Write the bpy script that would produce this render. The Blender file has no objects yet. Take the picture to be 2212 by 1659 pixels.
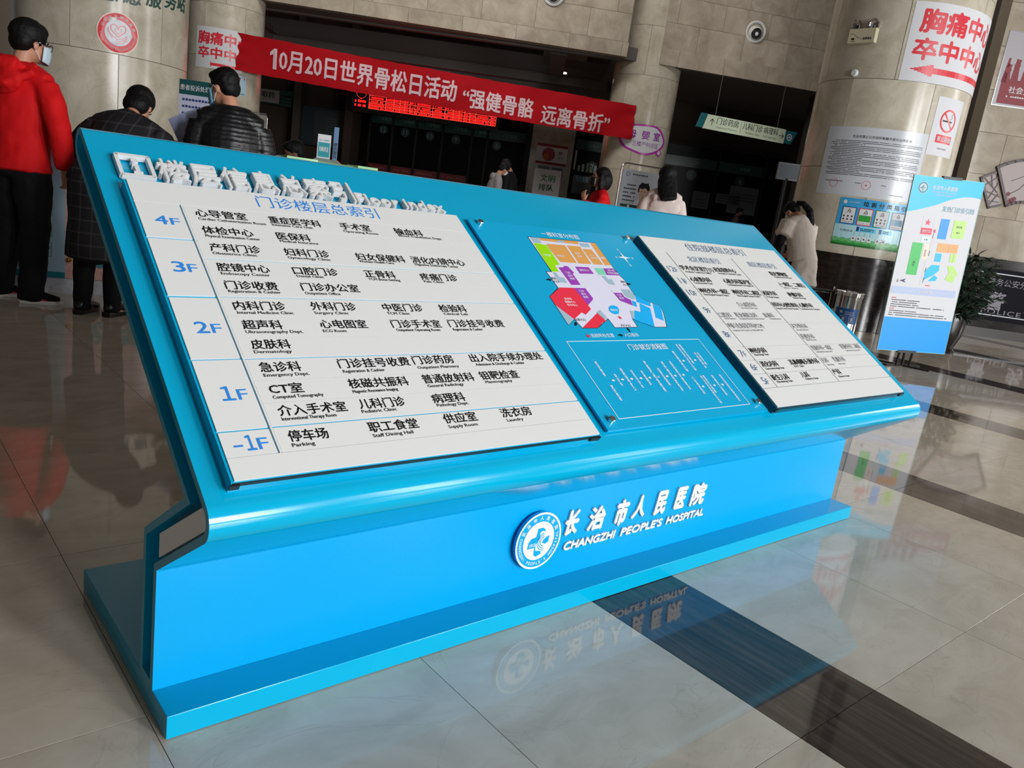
import bpy, bmesh, math, random
from mathutils import Vector, Matrix, Quaternion

# ------------------------------------------------------------------ camera, world, lights, exposure
SC = bpy.context.scene
COL = SC.collection
CAMX, CAMY, CAMZ = -0.4677, -1.3991, 1.15
FWD = Vector((0.649, 0.725, -0.232)); 
def cam_axes(yaw, pitch, roll):
    cy, sy = math.cos(yaw), math.sin(yaw)
    f = Vector((-sy * math.cos(pitch), cy * math.cos(pitch), math.sin(pitch)))
    r = Vector((cy, sy, 0)); u = r.cross(f)
    cr, sr = math.cos(roll), math.sin(roll)
    return cr * r + sr * u, -sr * r + cr * u, f
R_, U_, F_ = cam_axes(-0.7299, -0.2341, 0.1415)
cd = bpy.data.cameras.new('camera'); cam = bpy.data.objects.new('camera', cd); COL.objects.link(cam)
cam.matrix_world = Matrix(((R_.x, U_.x, -F_.x, CAMX), (R_.y, U_.y, -F_.y, CAMY), (R_.z, U_.z, -F_.z, CAMZ), (0, 0, 0, 1)))
cd.sensor_fit = 'HORIZONTAL'; cd.sensor_width = 36.0; cd.lens = 36.0 * 1711.9 / 2212.0
cd.clip_start = 0.05; cd.clip_end = 200
SC.camera = cam

W = bpy.data.worlds.new('world'); SC.world = W; W.use_nodes = True
W.node_tree.nodes['Background'].inputs[0].default_value = (0.80, 0.90, 1.0, 1)
W.node_tree.nodes['Background'].inputs[1].default_value = 0.12

def area_light(name, loc, target, sx, sy, power, color=(1, 1, 1)):
    ld = bpy.data.lights.new(name, 'AREA'); ld.shape = 'RECTANGLE'; ld.size = sx; ld.size_y = sy
    ld.energy = power; ld.color = color
    o = bpy.data.objects.new(name, ld); COL.objects.link(o); o.location = loc
    o.rotation_euler = (Vector(target) - Vector(loc)).to_track_quat('-Z', 'Y').to_euler()
    return o
# daylight of the tall entrance glazing behind and to the right of the photographer
for _p, _x, _y in ((760, 1.5, -14.0), (760, 4.8, -13.0), (330, 8.2, -11.5), (120, 12.0, -9.5), (210, 16.7, -4.0)):
    area_light('entrance_daylight', (_x, _y, 3.4), (3.0, 3.0, 1.8), 1.6, 5.2, _p, (0.985, 0.99, 0.985))
# skylight band high in the atrium, facing the gallery lintels
area_light('atrium_skylight', (CAMX + 0.667 * 14.2 - 0.745 * 1.5, CAMY + 0.745 * 14.2 + 0.667 * 1.5, 9.0), (CAMX + 0.667 * 21.0 + 0.745 * 0.5, CAMY + 0.745 * 21.0 - 0.667 * 0.5, 6.0), 11.0, 1.2, 330, (1.0, 0.96, 0.92))
SC.view_settings.view_transform = 'Standard'
SC.view_settings.look = 'None'
SC.view_settings.gamma = 1.0
SC.view_settings.use_curve_mapping = False
SC.view_settings.exposure = 0.50

# ------------------------------------------------------------------ frames
PI = math.pi
DH = math.hypot(F_.x, F_.y)
DV = Vector((F_.x / DH, F_.y / DH, 0)); SV = Vector((DV.y, -DV.x, 0)); ZV = Vector((0, 0, 1))
HALL0 = Vector((CAMX, CAMY, 0))
HANG = math.atan2(SV.y, SV.x)                      # world angle of the hall's sideways axis
def hall(s, d, z=0.0):                              # a point of the hall, measured square to its back wall
    return HALL0 + SV * s + DV * d + ZV * z

class Plane:                                        # flat artwork frame: origin, x axis, y axis, normal
    def __init__(self, o, x, y):
        self.o = Vector(o); self.x = Vector(x).normalized(); self.y = Vector(y).normalized(); self.n = self.x.cross(self.y).normalized()
        self.curved = False
    def __call__(self, x, y, n=0.0):
        return self.o + self.x * x + self.y * y + self.n * n
class Cyl:                                          # artwork wrapped on a column: x = metres along the arc, y = height
    def __init__(self, s, d, r, deg0=0.0):
        self.c = hall(s, d); self.r = r; self.a0 = math.radians(deg0); self.curved = True
    def __call__(self, x, y, n=0.0):
        a = self.a0 + x / self.r
        rr = self.r + n
        return self.c + SV * (rr * math.sin(a)) - DV * (rr * math.cos(a)) + ZV * y

# ------------------------------------------------------------------ materials
def lin(h):
    h = h.lstrip('#'); v = [int(h[i:i + 2], 16) / 255 for i in (0, 2, 4)]
    return tuple(c / 12.92 if c <= 0.04045 else ((c + 0.055) / 1.055) ** 2.4 for c in v) + (1,)
MATS = {}
def mat(name, col, rough=0.5, metal=0.0, spec=0.5, coat=0.0, emit=0.0, alpha=1.0, noise=0.0, nscale=8.0, bump=0.0, trans=0.0):
    if name in MATS: return MATS[name]
    m = bpy.data.materials.new(name); m.use_nodes = True; nt = m.node_tree; b = nt.nodes['Principled BSDF']
    c = lin(col) if isinstance(col, str) else tuple(col) + (1,)
    b.inputs['Base Color'].default_value = c; b.inputs['Roughness'].default_value = rough
    b.inputs['Metallic'].default_value = metal; b.inputs['Specular IOR Level'].default_value = spec
    b.inputs['Coat Weight'].default_value = coat; b.inputs['Coat Roughness'].default_value = 0.05
    b.inputs['Transmission Weight'].default_value = trans
    if emit: b.inputs['Emission Color'].default_value = c; b.inputs['Emission Strength'].default_value = emit
    if noise or bump:
        tc = nt.nodes.new('ShaderNodeTexCoord'); nz = nt.nodes.new('ShaderNodeTexNoise')
        nz.inputs['Scale'].default_value = nscale; nz.inputs['Detail'].default_value = 4
        nt.links.new(tc.outputs['Object'], nz.inputs['Vector'])
        if noise:
            mx = nt.nodes.new('ShaderNodeMix'); mx.data_type = 'RGBA'; mx.blend_type = 'MIX'
            mx.inputs[6].default_value = tuple(x * (1 - noise) for x in c[:3]) + (1,)
            mx.inputs[7].default_value = tuple(min(1, x * (1 + noise)) for x in c[:3]) + (1,)
            nt.links.new(nz.outputs['Fac'], mx.inputs[0]); nt.links.new(mx.outputs[2], b.inputs['Base Color'])
        if bump:
            bp = nt.nodes.new('ShaderNodeBump'); bp.inputs['Strength'].default_value = bump; bp.inputs['Distance'].default_value = 0.01
            nt.links.new(nz.outputs['Fac'], bp.inputs['Height']); nt.links.new(bp.outputs['Normal'], b.inputs['Normal'])
    MATS[name] = m
    return m
def marble(name, base, light, dark, vein, rough=0.12, scale=1.0, veinamt=0.5, streak=None, pervar=0.10, spec=0.5):
    if name in MATS: return MATS[name]
    m = bpy.data.materials.new(name); m.use_nodes = True; nt = m.node_tree; N = nt.nodes; L = nt.links
    b = N['Principled BSDF']; b.inputs['Roughness'].default_value = rough; b.inputs['Specular IOR Level'].default_value = spec
    geo = N.new('ShaderNodeNewGeometry'); oi = N.new('ShaderNodeObjectInfo')
    add = N.new('ShaderNodeMath'); add.operation = 'ADD'
    L.new(geo.outputs['Random Per Island'], add.inputs[0]); L.new(oi.outputs['Random'], add.inputs[1])
    fr = N.new('ShaderNodeMath'); fr.operation = 'FRACT'; L.new(add.outputs[0], fr.inputs[0])
    sc = N.new('ShaderNodeVectorMath'); sc.operation = 'SCALE'; sc.inputs[0].default_value = (7, 13, 5); L.new(fr.outputs[0], sc.inputs['Scale'])
    ad = N.new('ShaderNodeVectorMath'); ad.operation = 'ADD'; L.new(geo.outputs['Position'], ad.inputs[0]); L.new(sc.outputs[0], ad.inputs[1])
    mp = N.new('ShaderNodeMapping'); mp.inputs['Scale'].default_value = streak or (1, 1, 1); L.new(ad.outputs[0], mp.inputs[0])
    n1 = N.new('ShaderNodeTexNoise'); n1.inputs['Scale'].default_value = 3.2 * scale; n1.inputs['Detail'].default_value = 9; n1.inputs['Roughness'].default_value = 0.62; n1.inputs['Distortion'].default_value = 0.8
    L.new(mp.outputs[0], n1.inputs['Vector'])
    cr = N.new('ShaderNodeValToRGB'); e = cr.color_ramp.elements
    e[0].position = 0.30; e[0].color = lin(dark); e[1].position = 0.70; e[1].color = lin(light)
    k = e.new(0.5); k.color = lin(base); L.new(n1.outputs['Fac'], cr.inputs[0])
    n2 = N.new('ShaderNodeTexNoise'); n2.inputs['Scale'].default_value = 1.6 * scale; n2.inputs['Detail'].default_value = 7; n2.inputs['Distortion'].default_value = 1.6
    L.new(mp.outputs[0], n2.inputs['Vector'])
    s1 = N.new('ShaderNodeMath'); s1.operation = 'SUBTRACT'; s1.inputs[1].default_value = 0.5; L.new(n2.outputs['Fac'], s1.inputs[0])
    s2 = N.new('ShaderNodeMath'); s2.operation = 'ABSOLUTE'; L.new(s1.outputs[0], s2.inputs[0])
    mr = N.new('ShaderNodeMapRange'); mr.inputs['From Min'].default_value = 0.0; mr.inputs['From Max'].default_value = 0.006; mr.inputs['To Min'].default_value = veinamt; mr.inputs['To Max'].default_value = 0
    L.new(s2.outputs[0], mr.inputs['Value'])
    mx = N.new('ShaderNodeMix'); mx.data_type = 'RGBA'; mx.inputs[7].default_value = lin(vein)
    L.new(mr.outputs[0], mx.inputs[0]); L.new(cr.outputs[0], mx.inputs[6])
    v = N.new('ShaderNodeMapRange'); v.inputs['To Min'].default_value = 1 - pervar; v.inputs['To Max'].default_value = 1 + pervar * 0.6; L.new(fr.outputs[0], v.inputs['Value'])
    ml = N.new('ShaderNodeVectorMath'); ml.operation = 'SCALE'; L.new(mx.outputs[2], ml.inputs[0]); L.new(v.outputs[0], ml.inputs['Scale'])
    L.new(ml.outputs[0], b.inputs['Base Color'])
    MATS[name] = m
    return m
FLOORM = marble('beige_floor_marble', '#c3b8a8', '#cdc4b5', '#b6ab9a', '#8f8474', rough=0.045, scale=1.1, veinamt=0.22, pervar=0.04, streak=(1, 1.8, 1))
STRIPM = marble('wood_grain_marble', '#3f3733', '#574b44', '#2a2523', '#75695f', rough=0.05, scale=2.0, veinamt=0.15, streak=(5, 0.35, 1), pervar=0.1)
WALLM = marble('beige_wall_marble', '#a89d8d', '#b9ae9e', '#96897a', '#8a7c6a', rough=0.10, scale=0.7, veinamt=0.25, pervar=0.07)
COLM = marble('cream_column_marble', '#bdb5a4', '#ccc5b5', '#aba28f', '#8f8470', rough=0.20, scale=0.8, veinamt=0.3, pervar=0.05, spec=0.35)
DARKM = marble('dark_base_marble', '#241f1d', '#302a27', '#1a1715', '#403834', rough=0.14, scale=1.0, veinamt=0.2, streak=(1, 1, 6))
PLINTHM = marble('grey_plinth_marble', '#a7a9b0', '#bcbec4', '#8f9199', '#6c6d75', rough=0.12, scale=1.5, veinamt=0.5)
PINKM = marble('pink_desk_marble', '#b98f87', '#c59c94', '#a67f77', '#8d6a63', rough=0.15, scale=6, veinamt=0.1)
TEAL = mat('turquoise_paint', (0.0, 0.37, 0.62), rough=0.15, spec=0.35, noise=0.03, nscale=3)
TEAL_LIT = mat('lit_turquoise_paint', (0.0, 0.325, 0.70), rough=0.25, spec=0.3, noise=0.03, nscale=2)  # same paint as the body; brighter front light put into the colour
WHITEP = mat('white_enamel', '#dddedd', rough=0.3)
GREYW = mat('satin_aluminium_white', '#d9dadb', rough=0.35)
INK = mat('black_ink', '#0c0c0e', rough=0.4)
INKTHIN = mat('grey_ink', '#3c3f48', rough=0.4)
INKBLUE = mat('blue_ink', '#2f86dc', rough=0.35)
INKSLATE = mat('slate_blue_ink', '#48688f', rough=0.35)
STEEL = mat('brushed_steel', '#b8b8b8', rough=0.22, metal=1.0)
CHROME = mat('polished_steel', '#d8d8d8', rough=0.06, metal=1.0)
BLACK = mat('black_plastic', '#0e0e10', rough=0.35)
DKFRAME = mat('dark_window_frame', '#1b1817', rough=0.55, spec=0.2)
GLASSD = mat('dark_window_glass', '#060707', rough=0.3, spec=0.08)
PAPER = mat('white_paper', '#d4d5da', rough=0.5, spec=0.25)
PAPERG = mat('grey_poster_paper', '#c7cbd3', rough=0.25)
RED = mat('red_ink', '#d81f2e', rough=0.35)
SKIN = mat('skin', '#b98268', rough=0.5, noise=0.05)
HAIR = mat('black_hair', '#060506', rough=0.6, spec=0.25, bump=0.4, nscale=60)

# ------------------------------------------------------------------ mesh builder
def put(name, me, m=None, parent=None, kind=None, label=None, cat=None, group=None, smooth=False):
    o = bpy.data.objects.new(name, me); COL.objects.link(o)
    if m is not None and not me.materials: me.materials.append(m)
    if parent is not None: o.parent = parent; 
    if kind: o['kind'] = kind
    if label: o['label'] = label
    if cat: o['category'] = cat
    if group: o['group'] = group
    if smooth:
        me.polygons.foreach_set('use_smooth', [True] * len(me.polygons))
    return o
def thing(name, label, cat, loc=(0, 0, 0), rz=0.0, group=None):
    o = bpy.data.objects.new(name, None); COL.objects.link(o); o.location = loc; o.rotation_euler = (0, 0, rz)
    o.empty_display_size = 0.1
    o['label'] = label; o['category'] = cat
    if group: o['group'] = group
    return o
class MB:
    def __init__(self): self.v = []; self.f = []; self.m = []; self.mats = []
    def mi(self, m):
        if m is None: return 0
        if m not in self.mats: self.mats.append(m)
        return self.mats.index(m)
    def add(self, vs, fs, m=None):
        k = len(self.v); i = self.mi(m)
        self.v += [tuple(p) for p in vs]
        for f in fs: self.f.append(tuple(a + k for a in f)); self.m.append(i)
        return self
    def box(self, c, size, m=None, rz=0.0, M=None):
        x, y, z = size[0] / 2, size[1] / 2, size[2] / 2
        P = [Vector((a, b, e)) for a in (-x, x) for b in (-y, y) for e in (-z, z)]
        Rm = M if M is not None else Matrix.Rotation(rz, 3, 'Z')
        P = [Rm @ p + Vector(c) for p in P]
        return self.add(P, [(0, 1, 3, 2), (4, 6, 7, 5), (0, 4, 5, 1), (2, 3, 7, 6), (0, 2, 6, 4), (1, 5, 7, 3)], m)
    def quad(self, pts, m=None): return self.add(pts, [tuple(range(len(pts)))], m)
    def slab(self, fr, x0, x1, y0, y1, n0, n1, m=None, nx=1):     # box in an artwork frame, nx slices along x
        V = []; Fc = []
        for i in range(nx + 1):
            x = x0 + (x1 - x0) * i / nx
            V += [fr(x, y0, n0), fr(x, y1, n0), fr(x, y1, n1), fr(x, y0, n1)]
        for i in range(nx):
            a = 4 * i; b = a + 4
            for j in range(4): Fc.append((a + j, b + j, b + (j + 1) % 4, a + (j + 1) % 4))
        Fc.append((0, 1, 2, 3)); e = 4 * nx; Fc.append((e + 3, e + 2, e + 1, e))
        Fc = [tuple(reversed(q)) for q in Fc]
        return self.add(V, Fc, m)
    def poly(self, fr, pts, n0, n1, m=None):                      # extruded polygon in an artwork frame
        k = len(pts); a = sum(pts[i][0] * pts[(i + 1) % k][1] - pts[(i + 1) % k][0] * pts[i][1] for i in range(k))
        if a < 0: pts = pts[::-1]
        V = [fr(x, y, n1) for x, y in pts]
        Fc = [tuple(range(k))]
        if n0 != n1:
            V += [fr(x, y, n0) for x, y in pts]
            Fc += [tuple(range(2 * k - 1, k - 1, -1))] + [(i, i + k, (i + 1) % k + k, (i + 1) % k) for i in range(k)]
        return self.add(V, Fc, m)
    def lathe(self, prof, m=None, n=24, o=(0, 0, 0), axis=None, a0=0, a1=2 * PI):
        full = abs(a1 - a0 - 2 * PI) < 1e-6; k = n if full else n + 1
        V = []; Fc = []
        q = Vector((0, 0, 1)).rotation_difference(Vector(axis)) if axis is not None else None
        for i in range(k):
            a = a0 + (a1 - a0) * i / n
            for r, z in prof:
                p = Vector((r * math.cos(a), r * math.sin(a), z))
                if q: p = q @ p
                V.append(p + Vector(o))
        L = len(prof)
        for i in range(n):
            a = i * L; b = ((i + 1) % k) * L
            for j in range(L - 1): Fc.append((a + j, b + j, b + j + 1, a + j + 1))
        return self.add(V, Fc, m)
    def tube(self, pts, r, m=None, n=10, close=True, cap=True):
        pts = [Vector(p) for p in pts]; rs = r if isinstance(r, (list, tuple)) else [r] * len(pts)
        V = []; Fc = []; prev = None
        for i, p in enumerate(pts):
            t = (pts[min(i + 1, len(pts) - 1)] - pts[max(i - 1, 0)]).normalized()
            if prev is None:
                u = t.cross(Vector((0, 0, 1))) if abs(t.z) < 0.9 else t.cross(Vector((1, 0, 0)))
            else: u = prev - t * prev.dot(t)
            u.normalize(); w = t.cross(u); prev = u
            for j in range(n):
                a = 2 * PI * j / n; V.append(p + (u * math.cos(a) + w * math.sin(a)) * rs[i])
        for i in range(len(pts) - 1):
            for j in range(n):
                a = i * n + j; b = i * n + (j + 1) % n; Fc.append((a, b, b + n, a + n))
        if cap: Fc.append(tuple(range(n - 1, -1, -1))); k = (len(pts) - 1) * n; Fc.append(tuple(range(k, k + n)))
        return self.add(V, Fc, m)
    def ell(self, c, r, m=None, n=14, q=None):
        V = []; Fc = []; k = n // 2
        for i in range(k + 1):
            t = PI * i / k
            for j in range(n):
                a = 2 * PI * j / n; p = Vector((r[0] * math.sin(t) * math.cos(a), r[1] * math.sin(t) * math.sin(a), r[2] * math.cos(t)))
                if q: p = q @ p
                V.append(p + Vector(c))
        for i in range(k):
            for j in range(n):
                a = i * n + j; b = i * n + (j + 1) % n; Fc.append((a, a + n, b + n, b))
        return self.add(V, Fc, m)
    def mesh(self, name):
        me = bpy.data.meshes.new(name); me.from_pydata(self.v, [], self.f)
        for m in self.mats: me.materials.append(m)
        if len(self.mats) > 1: me.polygons.foreach_set('material_index', self.m)
        me.update(); return me
    def build(self, name, m=None, parent=None, smooth=False, bevel=0.0, **kw):
        me = self.mesh(name)
        o = put(name, me, m, parent, **kw)
        if smooth:
            bm = bmesh.new(); bm.from_mesh(me); bmesh.ops.remove_doubles(bm, verts=bm.verts, dist=1e-5); bm.to_mesh(me); bm.free()
            me.polygons.foreach_set('use_smooth', [True] * len(me.polygons))
            try: me.set_sharp_from_angle(angle=math.radians(38))
            except Exception: pass
        if bevel:
            md = o.modifiers.new('bevel', 'BEVEL'); md.width = bevel; md.segments = 2; md.limit_method = 'ANGLE'
        return o

# ------------------------------------------------------------------ lettering
TCACHE = {}
def glyphs(s, bold=0.0, extrude=0.0, res=3, space=1.0, line=1.0, align='LEFT'):
    key = (s, bold, extrude, res, space, line, align)
    if key in TCACHE: return TCACHE[key]
    c = bpy.data.curves.new('t', 'FONT'); c.body = s; c.size = 1.0; c.resolution_u = res; c.offset = bold; c.extrude = extrude
    c.space_character = space; c.space_line = line; c.align_x = align
    o = bpy.data.objects.new('t', c); COL.objects.link(o)
    dg = bpy.context.evaluated_depsgraph_get(); dg.update()
    me = o.evaluated_get(dg).to_mesh()
    v = [tuple(p.co) for p in me.vertices]; f = [tuple(p.vertices) for p in me.polygons]
    o.evaluated_get(dg).to_mesh_clear(); bpy.data.objects.remove(o); bpy.data.curves.remove(c)
    if not v: v = [(0, 0, 0)]; f = []
    TCACHE[key] = (v, f); return v, f
def text(mb, fr, s, x, y, h, w=None, m=None, bold=0.0, n=0.0005, ext=0.0, shear=0.0, align='L', cjk=None, res=3, vertical=False, step=0.03, space=1.0, rot=0.0):
    """Lettering with its baseline at y; h = body height of the characters; w = wanted width of the line."""
    if vertical: s = '\n'.join(s)
    if cjk is None: cjk = any(ord(c) > 0x2E80 for c in s)
    V, Fc = glyphs(s, 0.0, 1.0 if ext else 0.0, res, space, 0.98 if vertical else 1.0)
    if not Fc: return
    size = h / (0.92 if cjk else 0.73)
    x0 = min(p[0] for p in V); x1 = max(p[0] for p in V); y0 = min(p[1] for p in V)
    kx = (w / (x1 - x0)) if w else size
    dy = 0.085 * size if cjk else 0.0
    if vertical: dy = -y0 * size
    ww = (x1 - x0) * kx; off = {'L': 0, 'C': -ww / 2, 'R': -ww}[align]
    pts = [((p[0] - x0) * kx + off + shear * (p[1] * size + dy), p[1] * size + dy, p[2]) for p in V]
    if rot: cr_, sr_ = math.cos(rot), math.sin(rot); pts = [(a * cr_ - b * sr_, a * sr_ + b * cr_, e) for a, b, e in pts]
    pts = [(a + x, b + y, e) for a, b, e in pts]
    if bold > 0:                                     # heavier strokes: the outline struck several times, slightly shifted
        e_ = bold * size; P0 = pts; F0 = Fc; pts = []; Fc = []
        for dx, dy_ in ((-e_, 0), (e_, 0), (0, e_), (0, -e_)) if bold >= 0.015 else ((-e_, 0), (e_, 0)):
            o_ = len(pts); pts += [(a + dx, b + dy_, e + 0.04 * (len(pts) // len(P0))) for a, b, e in P0]; Fc += [tuple(i + o_ for i in f) for f in F0]
    if fr.curved and step:
        bm = bmesh.new(); vs = [bm.verts.new(p) for p in pts]
        for f in Fc:
            try: bm.faces.new([vs[i] for i in f])
            except ValueError: pass
        a = min(p[0] for p in pts); b = max(p[0] for p in pts); q = a + step
        while q < b:
            bmesh.ops.bisect_plane(bm, geom=bm.verts[:] + bm.edges[:] + bm.faces[:], plane_co=(q, 0, 0), plane_no=(1, 0, 0)); q += step
        bm.verts.index_update(); pts = [tuple(p.co) for p in bm.verts]; Fc = [tuple(p.index for p in f.verts) for f in bm.faces]; bm.free()
    if ext: mb.add([fr(a, b, n + (e + 1) / 2 * ext) for a, b, e in pts], Fc, m)
    else: mb.add([fr(a, b, n + e * 0.001) for a, b, e in pts], Fc, m)
def ring(mb, fr, cx, cy, r0, r1, n0, n1, m, k=40, a0=0, a1=2 * PI):
    for i in range(k):
        a = a0 + (a1 - a0) * i / k; b = a0 + (a1 - a0) * (i + 1) / k
        mb.poly(fr, [(cx + r0 * math.cos(a), cy + r0 * math.sin(a)), (cx + r1 * math.cos(a), cy + r1 * math.sin(a)), (cx + r1 * math.cos(b), cy + r1 * math.sin(b)), (cx + r0 * math.cos(b), cy + r0 * math.sin(b))], n0, n1, m)
def disc(mb, fr, cx, cy, r, n, m, k=40, n0=None, ry=None):
    ry = ry or r
    mb.poly(fr, [(cx + r * math.cos(2 * PI * i / k), cy + ry * math.sin(2 * PI * i / k)) for i in range(k)], n if n0 is None else n0, n, m)
def rect(mb, fr, x0, y0, x1, y1, n, m, n0=None, nx=1):
    if fr.curved: mb.slab(fr, x0, x1, y0, y1, (n - 0.001) if n0 is None else n0, n, m, nx=max(nx, int(abs(x1 - x0) / 0.06) + 1))
    else: mb.poly(fr, [(x0, y0), (x1, y0), (x1, y1), (x0, y1)], n if n0 is None else n0, n, m)
def frame_rect(mb, fr, x0, y0, x1, y1, t, n, m, n0=None):
    for a in ((x0, y0, x1, y0 + t), (x0, y1 - t, x1, y1), (x0, y0 + t, x0 + t, y1 - t), (x1 - t, y0 + t, x1, y1 - t)): rect(mb, fr, *a, n, m, n0)
def star(mb, fr, cx, cy, r, n, m, rot=0, k=5, q=0.42):
    mb.poly(fr, [(cx + (r if i % 2 == 0 else r * q) * math.sin(rot + PI * i / k), cy + (r if i % 2 == 0 else r * q) * math.cos(rot + PI * i / k)) for i in range(2 * k)], n, n, m)
def stroke(mb, fr, pts, w, n, m):
    if fr.curved:                                     # follow the curve in short steps
        Q = [pts[0]]
        for (x0, y0), (x1, y1) in zip(pts, pts[1:]):
            k = max(1, int(math.hypot(x1 - x0, y1 - y0) / 0.03)); Q += [(x0 + (x1 - x0) * i / k, y0 + (y1 - y0) * i / k) for i in range(1, k + 1)]
        pts = Q
    for (x0, y0), (x1, y1) in zip(pts, pts[1:]):
        dx, dy = x1 - x0, y1 - y0; L = math.hypot(dx, dy) or 1; a, b = -dy / L * w / 2, dx / L * w / 2
        mb.poly(fr, [(x0 + a, y0 + b), (x0 - a, y0 - b), (x1 - a, y1 - b), (x1 + a, y1 + b)], n, n, m)
def ring_text(mb, fr, cx, cy, r, s, h, a_mid, da, m, n, bold=0.0, inside=False, w=None):
    k = len(s)
    for i, ch in enumerate(s):
        if ch == ' ': continue
        a = a_mid + (i - (k - 1) / 2) * da * (1 if inside else -1)
        x, y = cx + r * math.cos(a), cy + r * math.sin(a)
        rot = a + PI / 2 if inside else a - PI / 2
        text(mb, fr, ch, x, y, h, None, m, bold=bold, n=n, align='C', rot=rot, res=2, step=0)
ROWS_L=[["心导管室",0.173,0.293,0.748,"Cardiac Catheterization Room",0.175,0.334,0.7365],["重症医学科",0.348,0.484,0.7465,"Intensive Care Unit",0.35,0.456,0.7375],["手术室",0.539,0.628,0.747,"Operating Room",0.541,0.643,0.736],["输血科",0.702,0.793,0.7455,"Blood Transfusion Dept.",0.708,0.851,0.7375],["体检中心",0.173,0.29,0.6885,"Physical Examination Center",0.175,0.301,0.6775],["医保科",0.348,0.434,0.687,"Medical Insurance",0.35,0.449,0.6775],["产科门诊",0.174,0.289,0.63,"Obstetrics Clinic",0.175,0.276,0.6195],["妇科门诊",0.348,0.463,0.63,"Gynecology Clinic",0.35,0.46,0.6195],["妇女保健科",0.537,0.681,0.6295,"Women Health Care",0.539,0.64,0.621],["消化内镜中心",0.702,0.877,0.6305,"Digestive Endoscopy Center",0.705,0.847,0.6215],["腔镜中心",0.172,0.29,0.565,"Endoscopy Center",0.175,0.285,0.554],["口腔门诊",0.347,0.461,0.565,"Dental Clinic",0.35,0.418,0.556],["正骨科",0.535,0.623,0.566,"TCM Bone-Setting",0.538,0.629,0.556],["疼痛门诊",0.699,0.817,0.565,"Pain Clinic",0.702,0.765,0.556],["门诊收费",0.173,0.291,0.5085,"Registration & Cashier",0.175,0.292,0.4985],["门诊办公室",0.348,0.496,0.5105,"Outpatient Office",0.35,0.439,0.499],["内科门诊",0.173,0.287,0.4455,"Internal Medicine Clinic",0.175,0.3,0.434],["外科门诊",0.349,0.462,0.4475,"Surgery Clinic",0.35,0.435,0.4355],["中医门诊",0.535,0.648,0.4475,"TCM Clinic",0.538,0.602,0.4365],["检验科",0.7,0.784,0.4475,"Clinical Lab",0.704,0.78,0.437],["超声科",0.175,0.261,0.389,"Ultrasonography Dept.",0.176,0.302,0.3775],["心电图室",0.35,0.467,0.391,"ECG Room",0.35,0.407,0.379],["门诊手术室",0.534,0.675,0.392,"Outpatient Operating Room",0.539,0.664,0.381],["门诊挂号收费",0.7,0.878,0.3935,"Registration & Cashier",0.704,0.798,0.382],["皮肤科",0.176,0.26,0.3325,"Dermatology",0.176,0.257,0.321],["急诊科",0.174,0.261,0.2695,"Emergency Dept.",0.176,0.273,0.2575],["门诊挂号收费",0.348,0.527,0.272,"Registration & Cashier",0.351,0.453,0.259],["门诊药房",0.538,0.652,0.2745,"Outpatient Pharmacy",0.541,0.657,0.261],["出入院手续办理处",0.703,0.939,0.275,"Admission & Discharge & Cashier",0.71,0.866,0.263],["CT室",0.175,0.246,0.212,"Computed Tomography",0.176,0.283,0.2],["核磁共振科",0.35,0.497,0.2145,"Magnetic Resonance Imaging",0.351,0.461,0.202],["普通放射科",0.537,0.682,0.2165,"General Radiology",0.541,0.641,0.205],["钼靶检查",0.702,0.823,0.2175,"Mammography",0.708,0.791,0.2065],["介入手术室",0.175,0.321,0.156,"Interventional Therapy Room",0.176,0.291,0.145],["儿科门诊",0.351,0.462,0.158,"Pediatric Clinic",0.35,0.433,0.1475],["病理科",0.534,0.624,0.1585,"Pathology Dept.",0.538,0.625,0.1485],["停车场",0.175,0.256,0.0935,"Parking",0.175,0.221,0.0815],["职工食堂",0.348,0.466,0.0965,"Staff Dining Hall",0.349,0.445,0.084],["供应室",0.536,0.626,0.1,"Supply Room",0.538,0.617,0.087],["洗衣房",0.699,0.791,0.101,"Laundry",0.705,0.754,0.0885]]
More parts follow.
